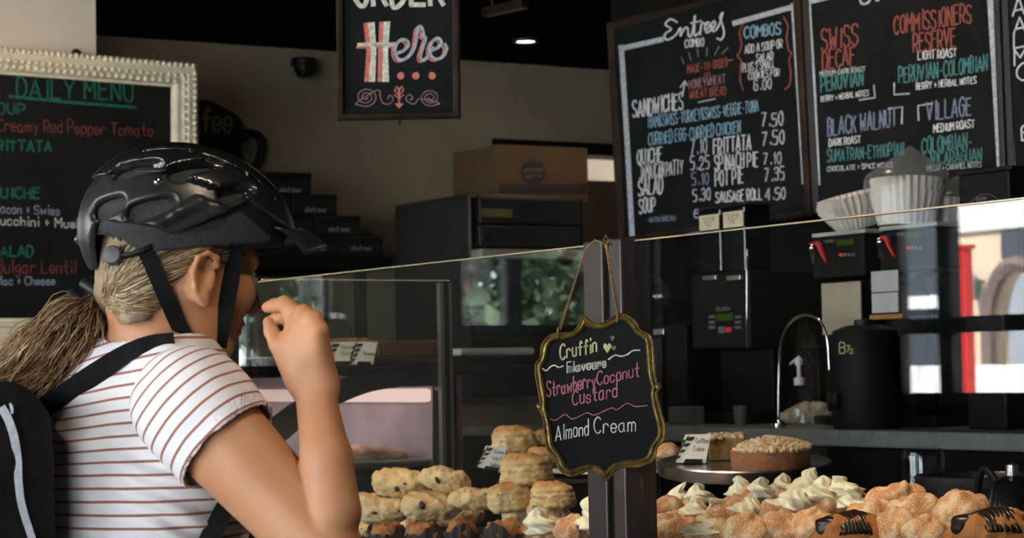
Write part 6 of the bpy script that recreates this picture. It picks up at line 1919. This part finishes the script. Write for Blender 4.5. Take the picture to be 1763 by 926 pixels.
n_ = vnormals(V, F)
wr = vnoise(V * np.array([14, 14, 30]) + 3) * .007 + vnoise(np.stack([V @ unit([.8, .2, .6]) * 45, V @ unit([-.5, .3, .8]) * 9, V[:, 1] * 9], 1)) * .005
# folds gather below the armpit
ap = Q(330, 830, 2.50)
near = np.exp(-(np.linalg.norm(V - ap, axis=1) / .11) ** 2)
wr += near * .006 * np.sin((V @ unit([.35, 0, 1.0])) * 210 + 4 * vnoise(V * 14))
V = V + n_ * wr[:, None]
xr = (V - TC) @ C_R
zrel = V[:, 2] - TC[2]
st = V[:, 2] + 1.0 - np.clip(zrel - .02, 0, 1) * 1.5 * np.clip(-(xr - .03), -0.02, .12) * -1.0 * .9 - .10 * np.clip(-.02 - xr, 0, 1) ** 1.0 * -1.0 * np.clip(zrel + .05, 0, .2) * 5
shirt_o = mkobj('t_shirt', V, F, M['stripe'], woman, True, attr=dict(stripe=st))
RS = A0
adir = unit(EL - RS)
hemd = .062
s0_ = RS - adir * .012
slv = [cone(s0_, RS + adir * .13, .0655, .0695, .01), ell(RS - ZX * .0 + unit(RS - LS) * .004, (.066, .066, .066), .02)]
def slvcut(g, D):
    t_ = (g - RS) @ adir
    ax_ = RS + t_[..., None] * adir
    rad = np.linalg.norm(g - ax_, axis=-1)
    inner = -(np.maximum(rad - .0635, -(t_ - .01)))
    D = np.maximum(D, t_ - hemd - .012 * np.clip((g - RS) @ unit(np.cross(adir, C_F)) / .065, -1, 1) * 0)
    return np.maximum(D, inner)
lo, hi = bounds(slv, .02)
V, F = surfnet(slv, lo, hi, .0032, post=slvcut)
n_ = vnormals(V, F)
V = V + n_ * (vnoise(np.stack([V @ adir * 12, V @ unit(np.cross(adir, C_F)) * 40, V @ C_F * 40], 1)) * .004)[:, None]
mkobj('sleeve', V, F, M['stripe'], shirt_o, True, attr=dict(stripe=(V - RS) @ adir * 1.0 + 1.0 + .0045))
ls_ = [cone(LS, LS * .72 + LE * .28, .060, .060, .01)]
V, F = surfnet(ls_, *bounds(ls_, .02), .006)
mkobj('sleeve', V, F, M['stripe'], shirt_o, True, attr=dict(stripe=(V - LS) @ unit(LE - LS) + 1.0))
# hem seam of the near sleeve and the shoulder seam
def ring(c, d, r, rt, n=40, fl=1.0):
    a_ = unit(np.cross(d, [0, 0, 1])); b_ = np.cross(d, a_)
    return [c + r * (math.cos(t) * a_ + math.sin(t) * b_) for t in np.linspace(0, 2 * PI, n)]
# trousers and shoes
M['denim'] = pmat('dark_denim', (0.03, 0.035, 0.05), (0.02, 0.025, 0.04), 30, .9)
tp = [ell(hip, (.128, .172, .12), .03, axes=np.stack([TF, TR, ZX]))]
for s_ in (1, -1):
    a_ = hip + TR * .085 * s_ - ZX * .03; b_ = np.array([*(hip + TR * .09 * s_ + TF * .02)[:2], .46]); c_ = np.array([*(hip + TR * .09 * s_)[:2], .10])
    tp += [cone(a_, b_, .095, .068, .03), cone(b_, c_, .068, .058, .02)]
V, F = surfnet(tp, *bounds(tp, .02), .011)
mkobj('trousers', V, F, M['denim'], woman, True)
for s_ in (1, -1):
    c_ = np.array([*(hip + TR * .09 * s_)[:2], .045])
    sp_ = [cone(c_ - TF * .02, c_ + TF * .15 - ZX * .008, .046, .036, .02)]
    V, F = surfnet(sp_, *bounds(sp_, .02), .007); V[:, 2] = np.maximum(V[:, 2], .002)
    mkobj('shoe', V, F, M['black'], woman, True)

# ---------------- hair
def hairmat(name, cols, rough=.45):
    m = bpy.data.materials.new(name); m.use_nodes = True
    nt = m.node_tree; b = nt.nodes['Principled BSDF']
    ge = nt.nodes.new('ShaderNodeNewGeometry')
    r = nt.nodes.new('ShaderNodeValToRGB')
    e = r.color_ramp.elements
    e[0].color = cols[0] + (1,); e[1].color = cols[-1] + (1,)
    for i, c in enumerate(cols[1:-1]):
        x = e.new((i + 1) / (len(cols) - 1)); x.color = c + (1,)
    nt.links.new(ge.outputs['Random Per Island'], r.inputs['Fac'])
    nt.links.new(r.outputs['Color'], b.inputs['Base Color'])
    b.inputs['Roughness'].default_value = rough
    b.inputs['Specular IOR Level'].default_value = .4
    return m
M['hair'] = hairmat('blond_brown_hair', [(0.07, 0.04, 0.02), (0.16, 0.10, 0.05), (0.27, 0.18, 0.09), (0.42, 0.31, 0.18), (0.55, 0.43, 0.28)])
M['hair_dark'] = hairmat('brown_hair', [(0.08, 0.042, 0.019), (0.17, 0.088, 0.038), (0.28, 0.155, 0.07), (0.42, 0.26, 0.125), (0.66, 0.50, 0.31)])
M['hair_core'] = pmat('hair_underlayer', (0.15, 0.095, 0.05), (0.28, 0.19, 0.105), 60, .6)
cap = [hell((-.006, 0, .024), (.094, .0815, .091), .01), hell((-.040, 0, -.032), (.050, .061, .060), .03), cone(hx(-.05, .035, -.085), Q(192, 520, 2.69), .022, .016, .02), cone(hx(-.055, .02, -.03), Q(188, 506, 2.70), .036, .020, .03)]
def capcut(g, D):
    q = (g - H) @ HAX.T
    f, r, u = q[..., 0], np.abs(q[..., 1]), q[..., 2]
    line = np.interp(f, [-.14, -.105, -.08, -.045, -.022, -.006, .014, .035, .062, .075, .09], [-.15, -.125, -.108, -.092, -.060, .004,  .012, .006, .004, .02, .035])
    return np.maximum(D, (line - u) * .8)
V, F = surfnet(cap, *bounds(cap, .02), .0034, post=capcut)
hair = mkobj('hair', V, F, M['hair_core'], woman, True)
def strands(mb, paths, r0, r1):
    for p in paths:
        n = len(p)
        mb.tube(p, np.linspace(r0, r1, n), 3)
rs = np.random.RandomState(12)
SP = np.array([(450, 436), (428, 442), (402, 436), (366, 424), (328, 416), (290, 414), (250, 416), (216, 424), (192, 438), (180, 456)], float)
def lerp_pl(P_, a):
    x = a * (len(P_) - 1); i = min(int(x), len(P_) - 2); return P_[i] + (P_[i + 1] - P_[i]) * (x - i)
capd = cap
def surf_path(b, w, lift):
    pts = []
    for q in b:
        p, d = hit(q[0], q[1], capd, 2.45, 2.85, 160)
        if p is None: continue
        pts.append(P(q[0], q[1], d - lift))
    return pts
paths = []
for k in range(900):
    a = rs.rand()
    if k < 700:
        S = lerp_pl(SP, a) + rs.normal(0, 3, 2)
        T_ = np.array([186, 503]) + rs.normal(0, 7, 2) * np.array([.6, 1])
        c1 = S * .55 + T_ * .45 + np.array([0, -14 - 26 * (1 - a) + rs.normal(0, 4)])
        if a < .4: c1 = np.array([305, 444]) + rs.normal(0, 9, 2)
    else:
        S = np.array([328, 455]) + np.array([-14, 75]) * rs.rand() + rs.normal(0, 3, 2)
        T_ = np.array([188, 518]) + rs.normal(0, 8, 2)
        c1 = S * .5 + T_ * .5 + np.array([0, 10 + rs.normal(0, 8)])
    tt = np.linspace(0, 1, 13)[:, None]
    b = (1 - tt) ** 2 * S + 2 * tt * (1 - tt) * c1 + tt ** 2 * T_
    pts = surf_path(b, 0, .0012 + .0035 * rs.rand())
    if len(pts) > 4: paths.append(np.array(pts))
mb = MB(); strands(mb, paths, .0008, .0006)
o = mb.build('combed_strands', M['hair'], hair, True); o['kind'] = 'stuff'
# ponytail
pc_ = [Q(172, 520, 2.70), Q(132, 556, 2.69), Q(86, 606, 2.67), Q(40, 652, 2.65), Q(-10, 672, 2.64)]
pcore = [cone(pc_[i], pc_[i + 1], r_, q_, .02) for i, (r_, q_) in enumerate(((.018, .030), (.030, .034), (.034, .026), (.026, .012)))]
pcore += [cone(Q(180, 525, 2.69), Q(196, 566, 2.68), .022, .020, .02), cone(Q(150, 560, 2.67), Q(108, 650, 2.64), .022, .010, .02)]
V, F = surfnet(pcore, *bounds(pcore, .02), .005); V = disp(V, F, .006, 40, 2)
pony = mkobj('ponytail', V, F, M['hair_core'], woman, True)
paths = []
for k in range(3600):
    g = rs.rand()
    jit = lambda s: rs.normal(0, s)
    T0 = np.array([170 + jit(7), 514 + jit(6), 2.70 + jit(.010)])
    w = rs.rand()
    if g < .80:   # main fall
        M1 = np.array([92 + 86 * w + jit(7), 540 + 22 * w + jit(10), 2.675 + jit(.022)])
        M2 = np.array([30 + 136 * w + jit(10), 596 + 8 * w + jit(12), 2.655 + jit(.022)])
        E = np.array([M2[0] - 40 - 16 * w + jit(14), 646 + 24 * w + jit(14), 2.64 + jit(.02)])
        E2 = np.array([E[0] - 34 + jit(16), E[1] + 16 + jit(12), 2.635 + jit(.02)])
        if w > .75: E2 = np.array([E[0] - 4 + jit(10), E[1] + 32 + jit(12), 2.635])
    elif g < .88:  # flicked ends curling to the left
        M1 = np.array([120 + jit(14), 560 + jit(9), 2.66 + jit(.02)])
        M2 = np.array([112 + jit(14), 618 + jit(10), 2.64 + jit(.015)])
        E = np.array([84 + jit(14), 658 + jit(7), 2.63])
        E2 = np.array([10 + jit(20), 678 + jit(6), 2.625])
    else:          # dark strands against the neck
        T0 = np.array([185 + jit(8), 518 + jit(5), 2.69])
        M1 = np.array([205 + jit(12), 545 + jit(8), 2.675]); M2 = np.array([205 + jit(14), 580 + jit(9), 2.66]); E = np.array([176 + jit(16), 608 + jit(10), 2.65]); E2 = E + np.array([-20 + jit(8), 24 + jit(8), 0])
    c = crom([T0, M1, M2, E, E2], 4)
    n__ = len(c); ph = rs.uniform(0, 6.28); am = rs.uniform(1.0, 4.5); wf = rs.uniform(1.2, 2.6)
    ww_ = np.sin(np.linspace(0, wf * 2 * PI, n__) + ph) * am * np.linspace(0, 1, n__)
    c[:, 0] += ww_; c[:, 1] += ww_ * .5
    paths.append(np.array([P(*q) for q in c]))
mb = MB(); strands(mb, paths, .00075, .0004)
o = mb.build('loose_strands', M['hair_dark'], pony, True); o['kind'] = 'stuff'
mb = MB()
for k in range(5):
    c_ = Q(178 - k * 3, 506 + k * 2.2, 2.70); d_ = unit(Q(150, 535, 2.69) - Q(190, 498, 2.70))
    r_ = ring(c_ + d_ * (.0045 * k), d_, .020 + .004 * math.sin(k * 2), 0, 26)
    mb.tube(r_, .0085, 8)
mb.build('hair_tie', M['black'], pony, True)

# ================================================================== cycling helmet
M['helmet_gloss'] = pmat('helmet_gloss_black', (0.010, 0.010, 0.011), (0.014, 0.014, 0.015), 12, .22, coat=.4)
M['helmet_matte'] = pmat('helmet_matte_black', (0.016, 0.017, 0.019), (0.021, 0.022, 0.024), 12, .34)
M['liner'] = pmat('helmet_foam', (0.018, 0.018, 0.019), (0.026, 0.026, 0.027), 160, .85, bump=.4, bscale=500)
M['webbing'] = pmat('black_webbing', (0.006, 0.0065, 0.0075), (0.009, 0.0095, 0.011), 120, .9, spec=.1, bump=.3, bscale=900)
hel = thing('bicycle_helmet', 'black vented bicycle helmet with visor worn by the person', 'helmet', hx(0, 0, .03))
HC = (.004, 0, .028); HRd = np.array([.136, .108, .110])
fpts = [-.16, -.108, -.082, -.05, -.02, .035, .06, .09, .13, .16]
def fr(g):
    q = (g - H) @ HAX.T
    return q[..., 0], np.abs(q[..., 1]), q[..., 2]
def rear_drop(g):
    q = (g - H) @ HAX.T
    t_ = np.clip((q[..., 1] + .005) / .04, 0, 1)
    return t_ * t_ * (3 - 2 * t_) * np.clip((-.035 - q[..., 0]) / .03, 0, 1)
shell_line = lambda f: np.interp(f, fpts, [-.052, -.046, -.020, .010, .030, .070, .068, .062, .058, .055])
ridge_line = lambda f: np.interp(f, [-.14, -.12, -.06, .03, .08, .14], [.066, .074, .085, .074, .060, .046])
base = [hell(HC, HRd, .001)]
vents = []
def vsurf(px, py):
    p, d = hit(px, py, [hell(HC, HRd + .003, .001)], 2.3, 2.9, 300)
    return p
def mirr(p):
    q = (p - H) @ HAX.T
    return hx(q[0], -q[1], q[2])
for (a, b, r) in (((204, 294), (268, 282), 19), ((304, 298), (370, 284), 18), ((390, 336), (428, 326), 16), ((168, 362), (200, 346), 22), ((230, 366), (292, 346), 19),
                  ((250, 261), (330, 262), 6), ((352, 270), (420, 300), 6), ((430, 306), (470, 344), 5)):
    pa, pb_ = vsurf(*a), vsurf(*b)
    if pa is None or pb_ is None: continue
    rr_ = r / 1440.0
    vents.append(cone(pa, pb_, rr_, rr_ * .8, .003, 's')); vents.append(cone(mirr(pa), mirr(pb_), rr_, rr_ * .8, .003, 's'))
inner_e = ell(hx(*HC), HRd - .0085, .002, 's', HAX)
rimp = []
for q_ in ((176, 404), (205, 399), (240, 397), (270, 386), (300, 368), (342, 348), (372, 358), (402, 372), (436, 378)):
    p_ = vsurf(*q_)
    if p_ is not None: rimp.append(p_)
rim = []
for i_ in range(len(rimp) - 1):
    rim.append(cone(rimp[i_], rimp[i_ + 1], .0085 if i_ < 3 else .005, .0085 if i_ < 2 else .005, .008)); rim.append(cone(mirr(rimp[i_]), mirr(rimp[i_ + 1]), .005, .005, .008))
def lowcut(g, D):
    f, r, u = fr(g)
    sl = shell_line(f)
    sl = sl + rear_drop(g) * (np.maximum(sl, .016) - sl)
    return np.maximum(np.maximum(D, (sl - u) * .85), (u - ridge_line(f) - .001) * .85)
V, F = surfnet(base + rim + vents + [inner_e], *bounds(base, .015), .0028, post=lowcut)
mkobj('lower_shell', V, F, M['helmet_matte'], hel, True)
up = [hell(HC, HRd + np.array([.005, .008, .004]), .001)]
def upcut(g, D):
    f, r, u = fr(g)
    return np.maximum(D, (ridge_line(f) - u) * .85)
V, F = surfnet(up + vents + [inner_e], *bounds(up, .015), .0028, post=upcut)
mkobj('upper_shell', V, F, M['helmet_gloss'], hel, True)
lin = [ell(hx(*HC), HRd - .0095, .002, 'u', HAX)]
liner_line = lambda f: np.interp(f, [-.16, -.105, -.085, -.072, -.055, 0, .06, .10, .14], [-.056, -.052, -.044, -.020, -.010, .008, .024, .036, .042])
def lincut(g, D):
    f, r, u = fr(g)
    ll = liner_line(f)
    ll = ll + rear_drop(g) * (np.maximum(ll, -.020) - ll)
    return np.maximum(D, (ll - u) * .85)
bowl = ell(hx(-.012, 0, .010), (.104, .083, .100), .004, 's', HAX)
V, F = surfnet(lin + vents + [bowl], *bounds(lin, .015), .0032, post=lincut)
mkobj('foam_liner', V, F, M['liner'], hel, True)
# visor
mb = MB(); rows_ = []
for i in range(6):
    f_ = i / 5
    row = []
    for j in range(17):
        a_ = -1 + 2 * j / 16
        r_ = .086 * a_
        fi = .004 + .136 * math.sqrt(max(0, 1 - (r_ / .1085) ** 2)) - .004; ui = .064 - .012 * a_ * a_
        fo = .190 - .055 * a_ * a_; uo = .062 - .030 * a_ * a_ - .004
        row.append(hx(fi + (fo - fi) * f_, r_ * (1 - .12 * f_), ui + (uo - ui) * f_ + .006 * math.sin(f_ * PI)))
    rows_.append(row)
mb.loft(rows_, closed=False)
o = mb.build('visor', M['helmet_matte'], hel, True)
o.modifiers.new('thickness', 'SOLIDIFY').thickness = .003
# adjuster dial and cradle
c_, _ = hit(198, 440, cap + head, 2.4, 2.9, 300)
if c_ is None: c_ = Q(198, 440, 2.66)
c_ = c_ - C_F * .012
MB().lathe([(0, -.010), (.010, -.010), (.012, -.004), (.012, .004), (.010, .008), (0, .009)], c_, axis=unit(HR * .8 - HF * .6), seg=20).build('adjuster_dial', pmat('dial_grey', (0.07, 0.075, 0.08), None, 20, .5), hel, True, 40)
pth = []
for px, py in ((196, 440), (212, 441), (228, 438), (246, 432), (262, 424)):
    p, d = hit(px, py, cap + head, 2.4, 2.9, 300)
    pth.append(P(px, py, (d if d else 2.62) - .008))
MB().tube(pth, .0062, 8, flat=.5).build('cradle_band', M['black'], hel, True)
def band(name, pts, wpx, prims, mat, par, lift=.0035, th=.0022, d0=2.2, d1=3.0):
    P2 = crom(np.array(pts, float), 6)
    W_ = np.interp(np.linspace(0, 1, len(P2)), np.linspace(0, 1, len(wpx)), wpx) if not np.isscalar(wpx) else np.full(len(P2), wpx)
    t_ = np.gradient(P2, axis=0); t_ /= np.linalg.norm(t_, axis=1)[:, None]
    n_ = np.stack([-t_[:, 1], t_[:, 0]], 1)
    dd = []
    for q in P2:
        p, d = hit(q[0], q[1], prims, d0, d1, 320)
        dd.append(np.nan if d is None else d)
    dd = np.array(dd); ok = ~np.isnan(dd)
    dd = np.interp(np.arange(len(dd)), np.arange(len(dd))[ok], dd[ok]) if ok.any() else np.full(len(dd), 2.6)
    kern = np.ones(5) / 5
    dd = np.convolve(np.pad(dd, 2, mode='edge'), kern, 'valid')
    rows = []
    for q, n, w, d in zip(P2, n_, W_, dd):
        e1, e2 = P(*(q + n * w / 2), d - lift), P(*(q - n * w / 2), d - lift)
        f1, f2 = P(*(q + n * w / 2), d - lift + th), P(*(q - n * w / 2), d - lift + th)
        rows.append([e1, e2, f2, f1])
    return MB().loft(rows).build(name, M[mat], par)
allh = head + neck + cap
band('chin_strap', [(250, 432), (268, 470), (288, 515), (304, 552), (322, 592)], [27, 29, 29, 27], allh, 'webbing', hel, lift=.0075, th=.003)
band('chin_strap', [(405, 405), (402, 440), (396, 490), (386, 545), (376, 598)], [32, 31, 29, 28], allh, 'webbing', hel, lift=.0075, th=.003)
p_, d_ = hit(272, 313, up, 2.3, 2.9, 300)
if p_ is not None:
    MB().lathe([(0, -.002), (.004, -.0015), (.005, .001), (.003, .0025), (0, .003)], p_, axis=HR, seg=14).build('rivet', M['chrome'], hel, True)

# ================================================================== backpack
M['pack'] = pmat('black_nylon', (0.008, 0.008, 0.009), (0.012, 0.012, 0.014), 40, .85, spec=.12, bump=.4, bscale=300)
bk = TC - TF * .245 - ZX * .06 + TR * .005
pk = thing('backpack', 'black backpack with pale grey zipper worn by the person', 'backpack', bk - ZX * .22)
BA = np.stack([TF, TR, ZX])
def rbx(c, hx_, r, ax, k=.02):
    c = np.asarray(c); hx_ = np.asarray(hx_)
    def f(p):
        q = np.abs((p - c) @ ax.T) - hx_
        return np.linalg.norm(np.maximum(q, 0), axis=-1) + np.minimum(q.max(-1), 0) - r
    ext = np.abs(ax.T) @ (hx_ + r)
    return Prim(f, c - ext, c + ext, k)
bx = [rbx(bk + ZX * -.02, (.045, .085, .15), .055, BA, .03), rbx(bk - TF * .06 - ZX * .06, (.02, .06, .08), .045, BA, .03)]
V, F = surfnet(bx, *bounds(bx, .02), .006); V = disp(V, F, .008, 20, 6)
mkobj('pack_body', V, F, M['pack'], pk, True)
M['zip'] = pmat('pale_zipper', (0.42, 0.44, 0.47), (0.32, 0.34, 0.37), 120, .5, bump=.5, bscale=600)
band('zipper', [(2, 700), (14, 722), (24, 752), (30, 790), (32, 830), (38, 872), (56, 930)], [15, 15, 14, 13], bx, 'zip', pk, lift=.006, th=.004)
band('zipper_pull', [(17, 694), (20, 702), (21, 712)], [4, 6, 4], bx, 'zip', pk, lift=.012, th=.003)
tors = torso(.008)
band('shoulder_strap', [(70, 712), (116, 678), (166, 642), (214, 610), (258, 590), (300, 582)], [30, 42, 38, 32, 26, 20], tors, 'pack', pk, lift=.012, th=.010)
band('lower_strap', [(418, 838), (392, 868), (372, 905), (352, 945)], [22, 34, 34, 34], tors, 'pack', pk, lift=.010, th=.006)
